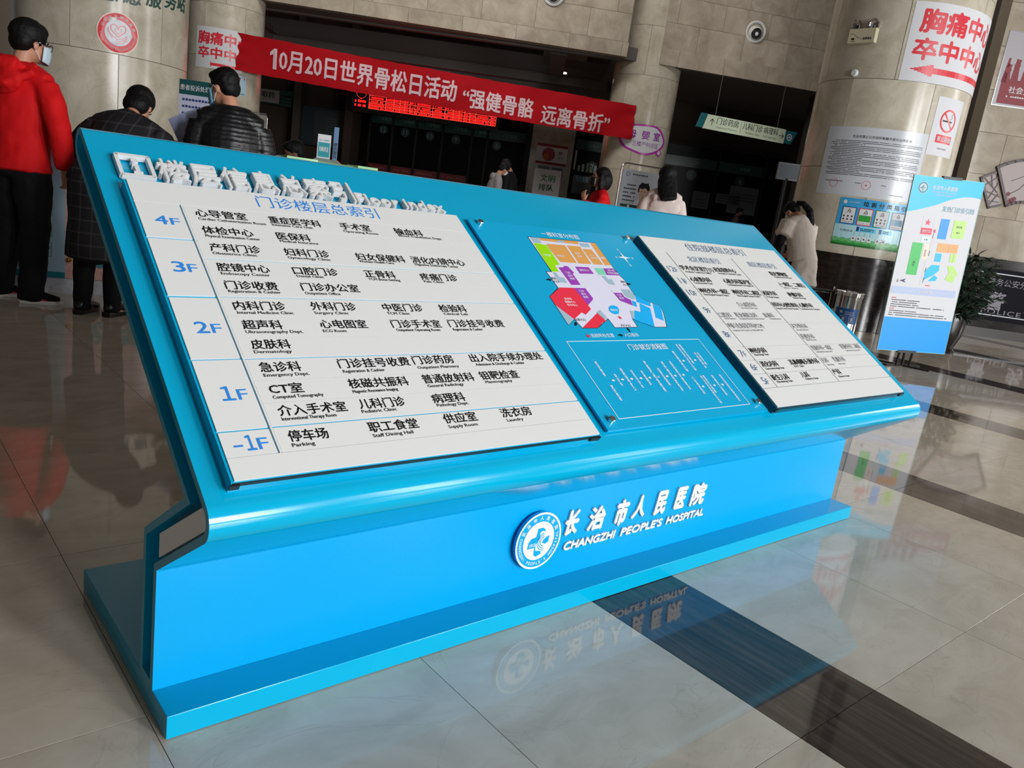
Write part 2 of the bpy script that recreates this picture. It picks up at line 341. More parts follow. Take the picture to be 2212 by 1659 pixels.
ROWS_R=[["学术会议室厅(1)",1.891,2.089,0.684,"Academic Conference Hall(1)",1.902,2.058,0.6715],["应急指挥中心",2.1,2.242,0.6875,"Emergency Command Center",2.109,2.261,0.6755],["学术会议厅(2)",2.296,2.478,0.687,"Academic Conference Hall(2)",2.308,2.467,0.676],["院史博物馆",2.492,2.621,0.6885,"Hospital History Museum",2.504,2.636,0.6775],["心血管内科",1.894,2.018,0.623,"Cardiovascular Dept.",1.899,2.011,0.612],["心脏内科监护室",2.099,2.276,0.6235,"Cardiology Intensive Care Unit(CCU)",2.105,2.278,0.6115],["全科医疗科",2.295,2.426,0.625,"General Medical & Geriatric Dept.",2.307,2.488,0.615],["(一病区、二病区)",2.49,2.686,0.6255,"(Ward 1、Ward 2)",2.501,2.61,0.6125],["神经外科一病区",1.891,2.069,0.5625,"Neurological Surgery Dept.1",1.899,2.05,0.551],["神经外科二病区",2.095,2.279,0.563,"Neurological Surgery Dept.2",2.107,2.261,0.552],["泌尿外科",2.301,2.4,0.5655,"Urology Surgery",2.305,2.396,0.5525],["肿瘤内科",2.486,2.594,0.564,"Medical Oncology",2.502,2.6,0.553],["-内分泌科",1.885,1.97,0.493,"Endocrinology",1.894,1.944,0.4815],["-介入血管外科",2.057,2.178,0.496,"Interventional Vascular Surgery",2.063,2.171,0.486],["骨科中心(创伤骨科)",2.291,2.485,0.501,"Orthopedic Center (Traumatic Orthopedic)",2.302,2.465,0.4885],["心胸外科",2.497,2.6,0.502,"Cardiothoracic Surgery",2.48,2.633,0.489],["-口腔科",1.889,1.96,0.439,"Dental Department",1.904,1.972,0.43],["-职业病防治科",1.987,2.125,0.44,"Occupational Disease Prevention Division",1.992,2.154,0.43],["-血液科",2.17,2.238,0.441,"Hematology Department",2.193,2.27,0.431],["-呼吸与危重症医学科(PCCM)",1.889,2.105,0.386,"Respiratory and Critical Care Medicine(PCCM)",1.897,2.082,0.372],["-关节脊柱科",2.3,2.413,0.384,"Joint spine Department",2.31,2.399,0.3725],["-肝胆外科",2.302,2.396,0.3285,"Hepatobiliary surgery",2.314,2.393,0.3195],["神经内科",1.892,1.994,0.2665,"Neurology Dept.",1.902,1.99,0.256],["-胃肠外科一病区",2.305,2.453,0.269,"Gastrointestinal surgery ward 1",2.312,2.435,0.2575],["-胃肠外科二病区",2.525,2.687,0.271,"Gastrointestinal surgery ward 2",2.54,2.658,0.258],["消化内科",1.893,1.996,0.204,"Gastroenterology Dept.",1.9,2.016,0.192],["耳鼻咽喉头颈外科",2.075,2.273,0.205,"E.N.T. Dept.",2.084,2.148,0.1945],["-妇科",2.301,2.345,0.206,"Gynecology",2.31,2.36,0.193],["-乳腺外科",2.385,2.473,0.2075,"Breast surgery",2.398,2.448,0.194],["新生儿科",1.893,1.996,0.1435,"Neonatology Dept.",1.903,2.001,0.133],["儿科",2.079,2.132,0.1455,"Pediatrics Dept.",2.087,2.175,0.135],["产科",2.305,2.361,0.147,"Obstetric Dept.",2.316,2.4,0.1335]]
MAP_POLYS=[["lilac",[[1.232,0.815],[1.543,0.817],[1.54,0.707],[1.542,0.651],[1.549,0.63],[1.545,0.599],[1.541,0.552],[1.632,0.507],[1.618,0.473],[1.58,0.41],[1.519,0.41],[1.47,0.431],[1.441,0.447],[1.437,0.41],[1.331,0.408],[1.329,0.446],[1.254,0.407],[1.19,0.407],[1.181,0.443],[1.141,0.419],[1.145,0.537],[1.207,0.577],[1.204,0.65],[1.228,0.65]]],["orange",[[1.278,0.813],[1.46,0.816],[1.451,0.8],[1.28,0.802]]],["orange",[[1.294,0.787],[1.379,0.788],[1.374,0.701],[1.3,0.7],[1.293,0.756]]],["orange",[[1.388,0.788],[1.45,0.789],[1.442,0.701],[1.382,0.699]]],["orange",[[1.454,0.777],[1.498,0.778],[1.499,0.701],[1.452,0.701]]],["orange",[[1.517,0.814],[1.543,0.815],[1.539,0.703],[1.507,0.7]]],["lime",[[1.237,0.784],[1.265,0.786],[1.278,0.78],[1.292,0.781],[1.287,0.686],[1.264,0.683],[1.26,0.652],[1.229,0.651]]],["steel",[[1.239,0.812],[1.276,0.812],[1.275,0.789],[1.241,0.786]]],["steel",[[1.355,0.809],[1.39,0.812],[1.386,0.801],[1.354,0.8]]],["steel",[[1.458,0.808],[1.503,0.809],[1.501,0.789],[1.458,0.788]]],["steel",[[1.231,0.648],[1.244,0.648],[1.246,0.627],[1.264,0.626],[1.262,0.601],[1.228,0.603]]],["steel",[[1.446,0.644],[1.466,0.646],[1.467,0.631],[1.487,0.631],[1.481,0.602],[1.455,0.605]]],["steel",[[1.229,0.579],[1.264,0.581],[1.262,0.565],[1.229,0.565]]],["violet",[[1.272,0.673],[1.295,0.675],[1.305,0.683],[1.319,0.681],[1.327,0.651],[1.317,0.647],[1.316,0.595],[1.274,0.593]]],["violet",[[1.352,0.682],[1.415,0.684],[1.418,0.652],[1.351,0.649]]],["violet",[[1.484,0.683],[1.537,0.686],[1.542,0.652],[1.477,0.65]]],["violet",[[1.275,0.58],[1.326,0.581],[1.328,0.535],[1.321,0.528],[1.282,0.503]]],["violet",[[1.442,0.581],[1.445,0.565],[1.484,0.565],[1.483,0.547],[1.503,0.533],[1.492,0.507],[1.472,0.517],[1.447,0.529]]],["mint",[[1.441,0.682],[1.484,0.683],[1.477,0.65],[1.438,0.649]]],["red",[[1.214,0.579],[1.275,0.58],[1.283,0.509],[1.284,0.487],[1.243,0.462],[1.233,0.472],[1.181,0.443],[1.144,0.501],[1.145,0.537]]],["red",[[1.298,0.47],[1.314,0.435],[1.295,0.431],[1.254,0.407],[1.19,0.407]]],["steel",[[1.144,0.501],[1.181,0.443],[1.141,0.419]]],["steel",[[1.298,0.473],[1.321,0.484],[1.329,0.446],[1.311,0.444]]],["sky",[[1.54,0.554],[1.592,0.524],[1.579,0.504],[1.526,0.524]]],["sky",[[1.535,0.519],[1.569,0.496],[1.52,0.411],[1.47,0.431],[1.441,0.447],[1.482,0.485],[1.507,0.478]]],["sky",[[1.601,0.519],[1.63,0.505],[1.589,0.438],[1.561,0.453]]],["sky",[[1.506,0.531],[1.521,0.524],[1.506,0.5],[1.494,0.507]]],["steel",[[1.493,0.582],[1.535,0.583],[1.541,0.552],[1.521,0.534],[1.491,0.548]]],["sky",[[1.4,0.506],[1.412,0.5],[1.41,0.486],[1.395,0.469],[1.377,0.465],[1.366,0.469],[1.36,0.48],[1.367,0.494],[1.383,0.504]]],["steel",[[1.459,0.484],[1.478,0.48],[1.451,0.447],[1.442,0.448]]]]
MAP_LABELS=[["放射科",1.321,0.731,"w"],["CT检查",1.258,0.729,"w"],["影像/检查",1.411,0.743,"w"],["介入/治疗室",1.477,0.739,"w"],["彩超室",1.519,0.737,"w"],["门诊/挂号/收费",1.298,0.636,"w"],["服务中心",1.383,0.667,"w"],["出入院/手续办理处",1.516,0.668,"w"],["门诊/挂号/收费",1.299,0.553,"w"],["门诊/药房",1.464,0.547,"w"],["急诊科/胸痛中心/卒中中心",1.215,0.516,"w"],["服务台",1.385,0.485,"w"],["北区/入口",1.216,0.612,"k"],["南区/入口",1.533,0.613,"k"],["急诊入口",1.204,0.441,"k"],["大厅入口",1.385,0.417,"k"],["一楼科室分布图",1.391,0.838,"t"],["东",1.638,0.789,"w"],["北",1.599,0.748,"w"],["南",1.683,0.749,"w"],["西",1.641,0.709,"w"],["当前所在位置",1.251,0.376,"t"],["入口指示",1.38,0.377,"t"],["门诊就诊流程图",1.414,0.326,"t"]]
FLOW=[["初诊患者",1.149,0.277,1.143,0.221],["复诊患者",1.147,0.189,1.141,0.132],["导诊台",1.189,0.226,1.186,0.183],["自助挂号窗口",1.229,0.248,1.224,0.162],["诊区分诊台",1.268,0.239,1.263,0.17],["诊室就诊",1.308,0.234,1.305,0.177],["按医嘱检查缴费",1.347,0.271,1.35,0.149],["检查化验缴费",1.39,0.24,1.384,0.17],["预约检查科室检查",1.426,0.264,1.425,0.148],["返回原诊室就诊",1.467,0.265,1.462,0.149],["需住院患者办理",1.517,0.305,1.513,0.22],["持住院证到门诊窗口办理",1.56,0.334,1.556,0.222],["医保农合患者",1.574,0.333,1.573,0.25],["交住院押金",1.619,0.297,1.617,0.227],["办理手续",1.635,0.297,1.631,0.242],["门诊患者取药",1.517,0.197,1.514,0.128],["持门诊处方到收费窗口办理",1.56,0.2,1.558,0.088],["医保农合患者",1.574,0.2,1.571,0.129],["药房窗口取药",1.618,0.199,1.614,0.115],["取药后返回诊室咨询医生",1.659,0.199,1.657,0.089]]
FLOW_ARROWS=[[1.166,0.204],[1.205,0.205],[1.244,0.205],[1.284,0.205],[1.323,0.205],[1.363,0.206],[1.363,0.206],[1.403,0.206],[1.442,0.206],[1.482,0.207],[1.533,0.263],[1.593,0.264],[1.533,0.157],[1.592,0.158],[1.634,0.158]]

# ------------------------------------------------------------------ world-placed things: children stay in world coordinates
_build = MB.build
def build_w(self, name, m=None, parent=None, **kw):
    o = _build(self, name, m, parent, **kw)
    if parent is not None and parent.get('w') : o.location = -parent.location
    return o
MB.build = build_w
ROOTS = []
def wthing(name, label, cat, loc, group=None):
    t = thing(name, label, cat, loc, 0.0, group); t['w'] = 1; ROOTS.append(t); return t

# ------------------------------------------------------------------ the hall: floor of marble tiles
b = MB(); b.box((9.5, 9.0, -0.06), (31, 31, 0.1)); 
floor = b.build('floor', mat('grout', '#7d7566', rough=0.6), kind='structure')
XS = []
for k in range(-3, 11):
    x = 1.23 + 2.24 * k
    XS.append((x, x + 0.38, 1))
    for j in range(3): XS.append((x + 0.38 + 0.62 * j, x + 1.0 + 0.62 * j, 0))
TILES = []
for x0, x1, dark in XS:
    for j in range(-9, 30):
        y0 = 0.095 + 0.79 * j; y1 = y0 + 0.79; c = Vector(((x0 + x1) / 2, (y0 + y1) / 2, 0))
        if x0 < -5.5 or x1 > 24.5 or y1 > 24 or y0 < -6: continue
        v = c - Vector((CAMX, CAMY, CAMZ)); z = v.dot(F_)
        vis = z > 0.5 and abs(v.dot(R_)) < z * 0.66 + 0.5 and abs(v.dot(U_)) < z * 0.50 + 0.5
        TILES.append((z if vis else 99 + v.length, x0, x1, y0, y1, dark))
TILES.sort()
TM = {}
g = 0.0008
far = {0: MB(), 1: MB()}
for i, (z, x0, x1, y0, y1, dark) in enumerate(TILES):
    if i < 290 and z < 99:
        if dark not in TM:
            w2 = (x1 - x0) / 2 - g; h2 = 0.395 - g; q = MB(); cz = 0.0003
            V = [(-w2, -h2, -0.012), (w2, -h2, -0.012), (w2, h2, -0.012), (-w2, h2, -0.012), (-w2, -h2, -cz * 0.6), (w2, -h2, -cz * 0.6), (w2, h2, -cz * 0.6), (-w2, h2, -cz * 0.6),
                 (-w2 + cz, -h2 + cz, 0), (w2 - cz, -h2 + cz, 0), (w2 - cz, h2 - cz, 0), (-w2 + cz, h2 - cz, 0)]
            Fc = [(8, 9, 10, 11)] + [(a, (a + 1) % 4, (a + 1) % 4 + 4, a + 4) for a in range(4)] + [(a + 4, (a + 1) % 4 + 4, (a + 1) % 4 + 8, a + 8) for a in range(4)]
            q.add(V, Fc); TM[dark] = q.mesh('tile'); TM[dark].materials.append(STRIPM if dark else FLOORM)
        o = put('dark_tile' if dark else 'tile', TM[dark], None, floor); o.location = ((x0 + x1) / 2, (y0 + y1) / 2, 0)
    else:
        far[dark].add([(x0 + g, y0 + g, 0), (x1 - g, y0 + g, 0), (x1 - g, y1 - g, 0), (x0 + g, y1 - g, 0), (x0 + g, y0 + g, -0.01), (x1 - g, y0 + g, -0.01), (x1 - g, y1 - g, -0.01), (x0 + g, y1 - g, -0.01)],
                      [(0, 1, 2, 3), (0, 4, 5, 1), (1, 5, 6, 2), (2, 6, 7, 3), (3, 7, 4, 0)])
far[0].build('far_tiles', FLOORM, floor, kind='stuff'); far[1].build('far_dark_tiles', STRIPM, floor, kind='stuff')

# ------------------------------------------------------------------ slab-clad walls
RND = random.Random(5)
def clad(parent, fr, x0, x1, y0, y1, w, h, n, m, name='stone_panel', off=0.0, t=0.02):
    """stone panels w by h covering a rectangle of a frame, each a part of its wall"""
    j = 0; y = y0
    while y < y1 - 0.02:
        yt = min(y + h, y1); x = x0 - (off + (w / 2 if j % 2 else 0)) % w
        while x < x1 - 0.01:
            a, b_ = max(x, x0), min(x + w, x1)
            if b_ - a > 0.03:
                q = MB(); k = 1
                if fr.curved: k = max(2, int((b_ - a) / 0.09))
                q.slab(fr, a + 0.003, b_ - 0.003, y + 0.003, yt - 0.003, n, n + t + RND.uniform(0, 0.0015), nx=k)
                q.build(name, m, parent, smooth=fr.curved)
            x += w
        y = yt; j += 1
def wall_plain(name, pts, z0, z1, m, t=0.2):
    """thick wall between two hall points"""
    a, c = hall(*pts[0]), hall(*pts[1]); d = (c - a).normalized(); n = Vector((-d.y, d.x, 0))
    q = MB(); V = []
    for z in (z0, z1): V += [a + ZV * z, c + ZV * z, c + n * t + ZV * z, a + n * t + ZV * z]
    q.add(V, [(3, 2, 1, 0), (4, 5, 6, 7), (0, 1, 5, 4), (1, 2, 6, 5), (2, 3, 7, 6), (3, 0, 4, 7)])
    return q.build(name, m, kind='structure')
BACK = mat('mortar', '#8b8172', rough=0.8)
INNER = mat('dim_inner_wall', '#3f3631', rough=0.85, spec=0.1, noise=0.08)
# lintel walls of the gallery over the two openings
l1 = wall_plain('wall_lintel_left', ((-12.0, 19.02), (1.58, 20.06)), 4.62, 9.5, BACK, t=0.35)
f1 = Plane(hall(1.58, 20.04), hall(-12, 19.0) * -1 + hall(1.58, 20.04), ZV)
clad(l1, f1, -13.5, 0.0, 4.60, 4.92, 1.25, 0.32, 0.06, WALLM, name='beam_panel', off=0.4)
clad(l1, f1, -13.5, -0.02, 4.93, 7.4, 1.25, 0.62, 0.0, WALLM)
clad(l1, f1, -13.5, -0.02, 7.4, 9.4, 2.5, 1.0, 0.0, WALLM)
l2 = wall_plain('wall_lintel_right', ((2.4, 20.35), (14.0, 22.4)), 4.62, 9.5, BACK, t=0.35)
f2 = Plane(hall(2.4, 20.33), hall(14, 22.38) - hall(2.4, 20.33), ZV)
clad(l2, f2, 0.0, 9.0, 4.60, 4.98, 1.15, 0.38, 0.03, WALLM, name='beam_panel', off=0.7)
clad(l2, f2, 0.0, 9.0, 4.98, 7.2, 1.15, 0.58, 0.0, WALLM, off=0.3)
clad(l2, f2, 0.0, 9.0, 7.2, 9.4, 2.3, 1.1, 0.0, WALLM)
# dim lower hall behind the openings: ceiling, back wall
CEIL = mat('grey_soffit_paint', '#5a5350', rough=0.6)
b = MB(); q0, q1, q2, q3 = hall(-13, 19.0), hall(1.6, 20.35), hall(1.6, 27.5), hall(-13, 27.5)
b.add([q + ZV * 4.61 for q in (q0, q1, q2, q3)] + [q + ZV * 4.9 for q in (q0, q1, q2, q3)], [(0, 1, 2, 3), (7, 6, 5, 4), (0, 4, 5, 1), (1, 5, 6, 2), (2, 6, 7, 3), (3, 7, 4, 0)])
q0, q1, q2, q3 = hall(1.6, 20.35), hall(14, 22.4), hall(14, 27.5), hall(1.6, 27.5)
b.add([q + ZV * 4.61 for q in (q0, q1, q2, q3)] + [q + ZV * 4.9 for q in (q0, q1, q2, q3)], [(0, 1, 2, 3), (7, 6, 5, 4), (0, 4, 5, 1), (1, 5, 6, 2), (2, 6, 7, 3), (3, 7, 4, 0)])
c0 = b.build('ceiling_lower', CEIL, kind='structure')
def hbox(mb, s0, s1, d0, d1, z0, z1, m=None):
    V = [hall(s, d, z) for z in (z0, z1) for s, d in ((s0, d0), (s1, d0), (s1, d1), (s0, d1))]
    mb.add(V, [(3, 2, 1, 0), (4, 5, 6, 7), (0, 1, 5, 4), (1, 2, 6, 5), (2, 3, 7, 6), (3, 0, 4, 7)], m); return mb
# stepped ceiling recess with a dropped rim
b = MB()
hbox(b, -8.2, 1.5, 20.3, 20.5, 4.575, 4.61); hbox(b, -8.2, 1.5, 24.2, 24.6, 4.35, 4.61); hbox(b, -8.6, -8.2, 20.3, 24.6, 4.35, 4.61); hbox(b, -0.2, 0.2, 20.7, 24.2, 4.56, 4.61)
hbox(b, -9, 1.6, 24.6, 27.0, 4.05, 4.61)
b.build('soffit_rim', CEIL, c0)
for s in (-6.2, -4.6, -3.1, -1.6):
    b = MB(); hbox(b, s, s + 0.9, 22.2, 22.24, 4.595, 4.612); b.build('air_slot', BLACK, c0)
b = MB(); b.lathe([(0, 0), (0.09, 0), (0.09, -0.03), (0, -0.03)][::-1], n=16, o=hall(0.2, 23.6, 4.60)); b.build('downlight', mat('lamp_glow', '#fff6e6', emit=6), c0)
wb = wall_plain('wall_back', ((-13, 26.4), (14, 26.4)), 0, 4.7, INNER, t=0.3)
wall_plain('wall_far_left', ((-13, 19.0), (-13, 27)), 0, 9.5, BACK, t=-0.3)
# right-hand wall standing closer, and the recess beside it
wr = wall_plain('wall_right', ((6.58, 13.05), (13.5, 13.05)), 0, 9.5, BACK, t=0.3)
f3 = Plane(hall(6.58, 13.05), SV, ZV)
clad(wr, f3, 0, 4.2, 1.20, 6.6, 0.95, 0.62, 0.0, WALLM, off=0.5)
clad(wr, f3, 0, 4.2, 0.0, 0.35, 1.4, 0.35, 0.06, DARKM, name='base_panel')
clad(wr, f3, 0, 4.2, 0.35, 1.20, 1.4, 0.85, 0.03, DARKM, name='base_panel', off=0.6)
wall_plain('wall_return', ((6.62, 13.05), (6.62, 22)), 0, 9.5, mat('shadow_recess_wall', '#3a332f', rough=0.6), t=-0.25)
# atrium ceiling and an unseen left wall added to block side light
b = MB(); b.box((9.5, 9.0, 9.6), (31, 29, 0.2)); b.build('ceiling', mat('atrium_ceiling', '#77726a', rough=0.8), kind='structure')
b = MB(); b.box((-4.6, 8.5, 4.7), (0.3, 29.6, 9.8)); b.build('wall_blocker_left', mat('light_block_wall', '#5f574d', rough=0.5), kind='structure')

# ------------------------------------------------------------------ columns clad in curved marble
def column(s, d, r, label_side, z0=0.0, z1=9.5, seams=(0.0, 0.97, 2.08, 3.20, 4.32, 5.44, 6.56, 7.7, 8.8), deg=20):
    t = wthing('column', label_side, 'column', hall(s, d)); 
    q = MB(); q.lathe([(r - 0.05, z0), (r - 0.05, z1)], n=40, o=hall(s, d)); q.build('core', BACK, t, smooth=True)
    C = Cyl(s, d, r - 0.03, deg); per = 2 * PI * (r - 0.03)
    for i, (a, c) in enumerate(zip(seams, seams[1:])):
        k = 6; w = per / k
        for j in range(k):
            p = MB(); dark = i == 0 and 'dark' in label_side
            p.slab(C, j * w + 0.003 + (w / 2 if i % 2 else 0), (j + 1) * w - 0.003 + (w / 2 if i % 2 else 0), a + 0.003, c - 0.003, 0, 0.03 + (0.03 if dark else 0), nx=10)
            p.build('base_panel' if dark else 'stone_panel', DARKM if dark else COLM, t, smooth=True)
    return t
C1 = (-5.701, 10.526, 0.98); C2 = (-7.76, 19.63, 0.85); C3 = (2.24, 21.12, 0.82); C4 = (4.616, 11.711, 0.98)
column(*C1, 'cream marble column bearing a round red volunteer emblem', deg=8)
column(*C2, 'marble column behind the left end of the red banner')
column(*C3, 'marble column behind the right end of the red banner', deg=50)
column(*C4, 'large marble column on a dark base with pasted notices', deg=-52)
wall_plain('wall_blocker_right', ((13.5, 13.3), (21.0, -4.0)), 0, 9.5, mat('light_block_wall', '#5f574d'), t=0.3)  # unseen wall added to block world light from the right

# ------------------------------------------------------------------ the directory stand
K = wthing('directory_stand', 'long turquoise hospital directory stand with slanted top in the middle of the lobby', 'sign', (1.41, 0.338, 0))
KL = 2.82; TH = math.atan(0.651); CS, SN = math.cos(TH), math.sin(TH)
SL = Plane((0, -0.15, 0.567), (1, 0, 0), (0, CS, SN))
FR = Plane((0, 0.097, 0), (1, 0, 0), (0, 0, 1))
b = MB(); b.box((KL / 2, 0.338, 0.0285), (KL, 0.676, 0.053)); b.build('base_plate', TEAL, K, bevel=0.0015)
def arc(cy, cz, r, a0, a1, k=10):
    return [(cy + r * math.cos(math.radians(a0 + (a1 - a0) * i / k)), cz + r * math.sin(math.radians(a0 + (a1 - a0) * i / k))) for i in range(k + 1)]
vy, vz = -0.2027, 0.533; rr = 0.042; ang = math.radians(33.06 + (-34.4 - 33.06) / 2)     # lip centre on the bisector of the fold
dd = rr / math.sin(math.radians(33.73)); ly, lz = vy + dd * math.cos(ang), vz + dd * math.sin(ang)
out = [(0.097, 0.055), (0.097, 0.328)] + arc(ly, lz, rr, 235.6, 123.06, 12) + arc(0.7715, 1.120, 0.0395, 123.06, -56.9, 12) + [(-0.045, 0.541), (0.182, 0.386), (0.182, 0.055)]
def inset(P, t):
    k = len(P); Q = []
    for i in range(k):
        a, p, c = Vector(P[i - 1]), Vector(P[i]), Vector(P[(i + 1) % k])
        n1 = Vector(((p - a).y, -(p - a).x)).normalized(); n2 = Vector(((c - p).y, -(c - p).x)).normalized()
        m_ = (n1 + n2).normalized(); Q.append(tuple(p + m_ * t / max(0.3, m_.dot(n1))))
    return Q
area = sum(out[i][0] * out[(i + 1) % len(out)][1] - out[(i + 1) % len(out)][0] * out[i][1] for i in range(len(out)))
if area < 0: out_in = inset(out, 0.016)
else: out_in = inset(out, -0.016)
k = len(out); b = MB()
for xe, dep in ((0.0, 0.035), (KL, KL - 0.035)):
    V = [(xe, y, z) for y, z in out] + [(xe, y, z) for y, z in out_in] + [(dep, y, z) for y, z in out_in]
    Fc = [(i, (i + 1) % k, (i + 1) % k + k, i + k) for i in range(k)] + [(i + k, (i + 1) % k + k, (i + 1) % k + 2 * k, i + 2 * k) for i in range(k)]
    b.add(V, Fc)
    b.add([(dep, y, z) for y, z in out_in], [tuple(range(k))])
V = [(0, y, z) for y, z in out] + [(KL, y, z) for y, z in out]
b.add(V, [(i, i + k, (i + 1) % k + k, (i + 1) % k) for i in range(k)])
o = b.build('body', TEAL, K, smooth=True)
bm = bmesh.new(); bm.from_mesh(o.data); bmesh.ops.recalc_face_normals(bm, faces=bm.faces); bmesh.ops.triangulate(bm, faces=[f for f in bm.faces if len(f.verts) > 4]); bm.to_mesh(o.data); bm.free()
b = MB(); b.slab(FR, 0.0, KL, 0.0555, 0.327, 0.0, 0.002); b.build('front_panel', TEAL_LIT, K)  # thin sheet added to carry the lit tint of the body paint
b = MB(); P_ = [(0.094, 0.358), (0.094, 0.410), (-0.128, 0.556), (-0.145, 0.552), (-0.156, 0.538), (-0.146, 0.520)]
b.add([(0.003, y, z) for y, z in P_] + [(0.034, y, z) for y, z in P_], [tuple(range(5, -1, -1)), tuple(range(6, 12))] + [(i, (i + 1) % 6, (i + 1) % 6 + 6, i + 6) for i in range(6)]); b.build('end_filler', mat('filler_white', '#f2f3f8', rough=0.5), K, label='white filler block in the open end of the fold')

# raised title
b = MB()
for (x0, y0, x1, y1) in ((0.050, 0.895, 0.122, 0.904), (0.050, 0.971, 0.122, 0.980), (0.046, 0.900, 0.055, 0.975), (0.117, 0.900, 0.126, 0.975)): b.slab(SL, x0, x1, y0, y1, 0.004, 0.017)
for cx, cy, s0 in ((0.055, 0.904, 180), (0.117, 0.904, 270), (0.117, 0.971, 0), (0.055, 0.971, 90)):
    ring(b, SL, cx, cy, 0.0, 0.009, 0.004, 0.017, None, 6, math.radians(s0), math.radians(s0 + 90))
b.poly(SL, [(0.078, 0.909), (0.098, 0.909), (0.098, 0.915), (0.093, 0.915), (0.093, 0.942), (0.079, 0.942), (0.079, 0.936), (0.083, 0.936), (0.083, 0.915), (0.078, 0.915)], 0.004, 0.017)
disc(b, SL, 0.088, 0.956, 0.0085, 0.017, None, 16, n0=0.004)
b.build('information_symbol', GREYW, K)
def raised(par, fr, s, x, y, h, w, m, bold, n, ext, shear=0.0, res=3, nm='letter'):
    """raised characters, each a part of its own, spaced as one line of type"""
    V, _ = glyphs(s, 0.0, 1.0, res); X0, X1 = min(p[0] for p in V), max(p[0] for p in V); k_ = w / (X1 - X0); pen = 0.0
    for i, ch in enumerate(s):
        if ch == ' ': continue
        Vp, _ = glyphs(s[:i + 1], 0.0, 1.0, res); Vc, _ = glyphs(ch, 0.0, 1.0, res)
        cw = max(p[0] for p in Vc) - min(p[0] for p in Vc); xr = (max(p[0] for p in Vp) - X0) * k_
        q = MB(); text(q, fr, ch, x + xr - cw * k_, y, h, cw * k_, None, bold=bold, n=n, ext=ext, shear=shear, res=res, cjk=ord(ch) > 0x2E80); q.build(nm, m, par)
raised(K, SL, '楼层信息总索引', 0.135, 0.892, 0.080, 0.512, GREYW, 0.017, 0.003, 0.016, res=2)
raised(K, SL, 'Floor index', 0.655, 0.893, 0.043, 0.295, GREYW, 0.030, 0.003, 0.014)

def plate(name, x0, x1, y0, y1, n1=0.031, n0=0.0277, m=WHITEP):
    q = MB(); q.slab(SL, x0, x1, y0, y1, n0, n1); return q.build(name, m, K)
def put_text(par, items):                         # items: (string, x, w, y, h, material, bold)
    q = MB()
    for s, x, w, y, h, m, bo in items: text(q, SL, s, x, y, h, w, m, bold=bo, n=0.0316, res=2)
    o = q.build('lettering', None, par, kind='stuff')
def holder(x0, x1, y0, y1, m):
    q = MB(); q.slab(SL, x0, x1, y0, y1, 0.0005, 0.0275); q.slab(SL, x0 - 0.004, x0, y0, y1, 0.0005, 0.029); q.slab(SL, x1, x1 + 0.004, y0, y1, 0.0005, 0.029); q.build('tray', m, K)
    q = MB()
    for xa, xb in ((x0 - 0.006, x0 + 0.012), (x1 - 0.03, x1 + 0.004)): q.slab(SL, xa, xb, y0 - 0.005, y0, 0.012, 0.024)
    q.slab(SL, x0, x1, y0 - 0.002, y0, 0.018, 0.026); q.build('lower_clip_rail', BLACK, K)
def rows(data, edges, x0, x1, lo=None):
    for y0, y1 in edges:
        p = plate('row_plate', x0, x1, y0, y1)
        it = []
        for cn, a, c, vy_, en, a2, c2, v2 in data:
            if y0 <= vy_ < y1 and x0 <= a < x1:
                thin = cn.startswith('-'); s = cn.lstrip('-')
                it.append((s, a, c - a, vy_, 0.0265 if x0 < 1 else 0.0255, INKTHIN if thin else INK, 0.0 if thin else (0.018 if x0 < 1 else 0.028)))
                it.append((en, a2, c2 - a2, v2, 0.0085, INKTHIN if thin else INK, 0.0 if thin else 0.02))
        if it: put_text(p, it)
holder(0.046, 0.966, 0.022, 0.863, TEAL)
p = plate('header_plate', 0.048, 0.965, 0.786, 0.862); put_text(p, [('门诊楼层总索引', 0.338, 0.342, 0.806, 0.044, INKBLUE, 0.0)])
for s, y0, y1, x, w, h in (('4F', 0.667, 0.784, 0.078, 0.052, 0.030), ('3F', 0.487, 0.661, 0.078, 0.050, 0.033), ('2F', 0.311, 0.480, 0.078, 0.051, 0.033), ('1F', 0.134, 0.306, 0.080, 0.049, 0.034), ('–1F', 0.073, 0.129, 0.068, 0.064, 0.034)):
    p = plate('floor_plate', 0.048, 0.1435, y0, y1); yc = (y0 + y1) / 2
    q = MB(); dg = s[:-1]
    text(q, SL, dg.replace('1', '１'), x, yc - h / 2, h, (w * 0.50 if dg in '432' else w * 0.62 if len(dg) > 1 else None), INKBLUE, bold=0.015, n=0.0316, cjk=False)
    text(q, SL, 'F', x + w, yc - h / 2, h * 0.82, w * (0.38 if len(dg) < 2 else 0.30), INKBLUE, bold=0.012, n=0.0316, align='R')
    q.build('lettering', None, p, kind='stuff')
rows(ROWS_L, [(0.727, 0.784), (0.667, 0.726), (0.608, 0.666), (0.545, 0.6035), (0.488, 0.544), (0.425, 0.4835), (0.3665, 0.424), (0.3095, 0.3655), (0.249, 0.305), (0.192, 0.248), (0.135, 0.191), (0.073, 0.1305)], 0.1515, 0.965)
q = MB(); q.slab(SL, 0.1465, 0.1505, 0.073, 0.784, 0.024, 0.032); q.build('divider_rail', WHITEP, K)
plate('bottom_plate', 0.048, 0.965, 0.024, 0.0715)

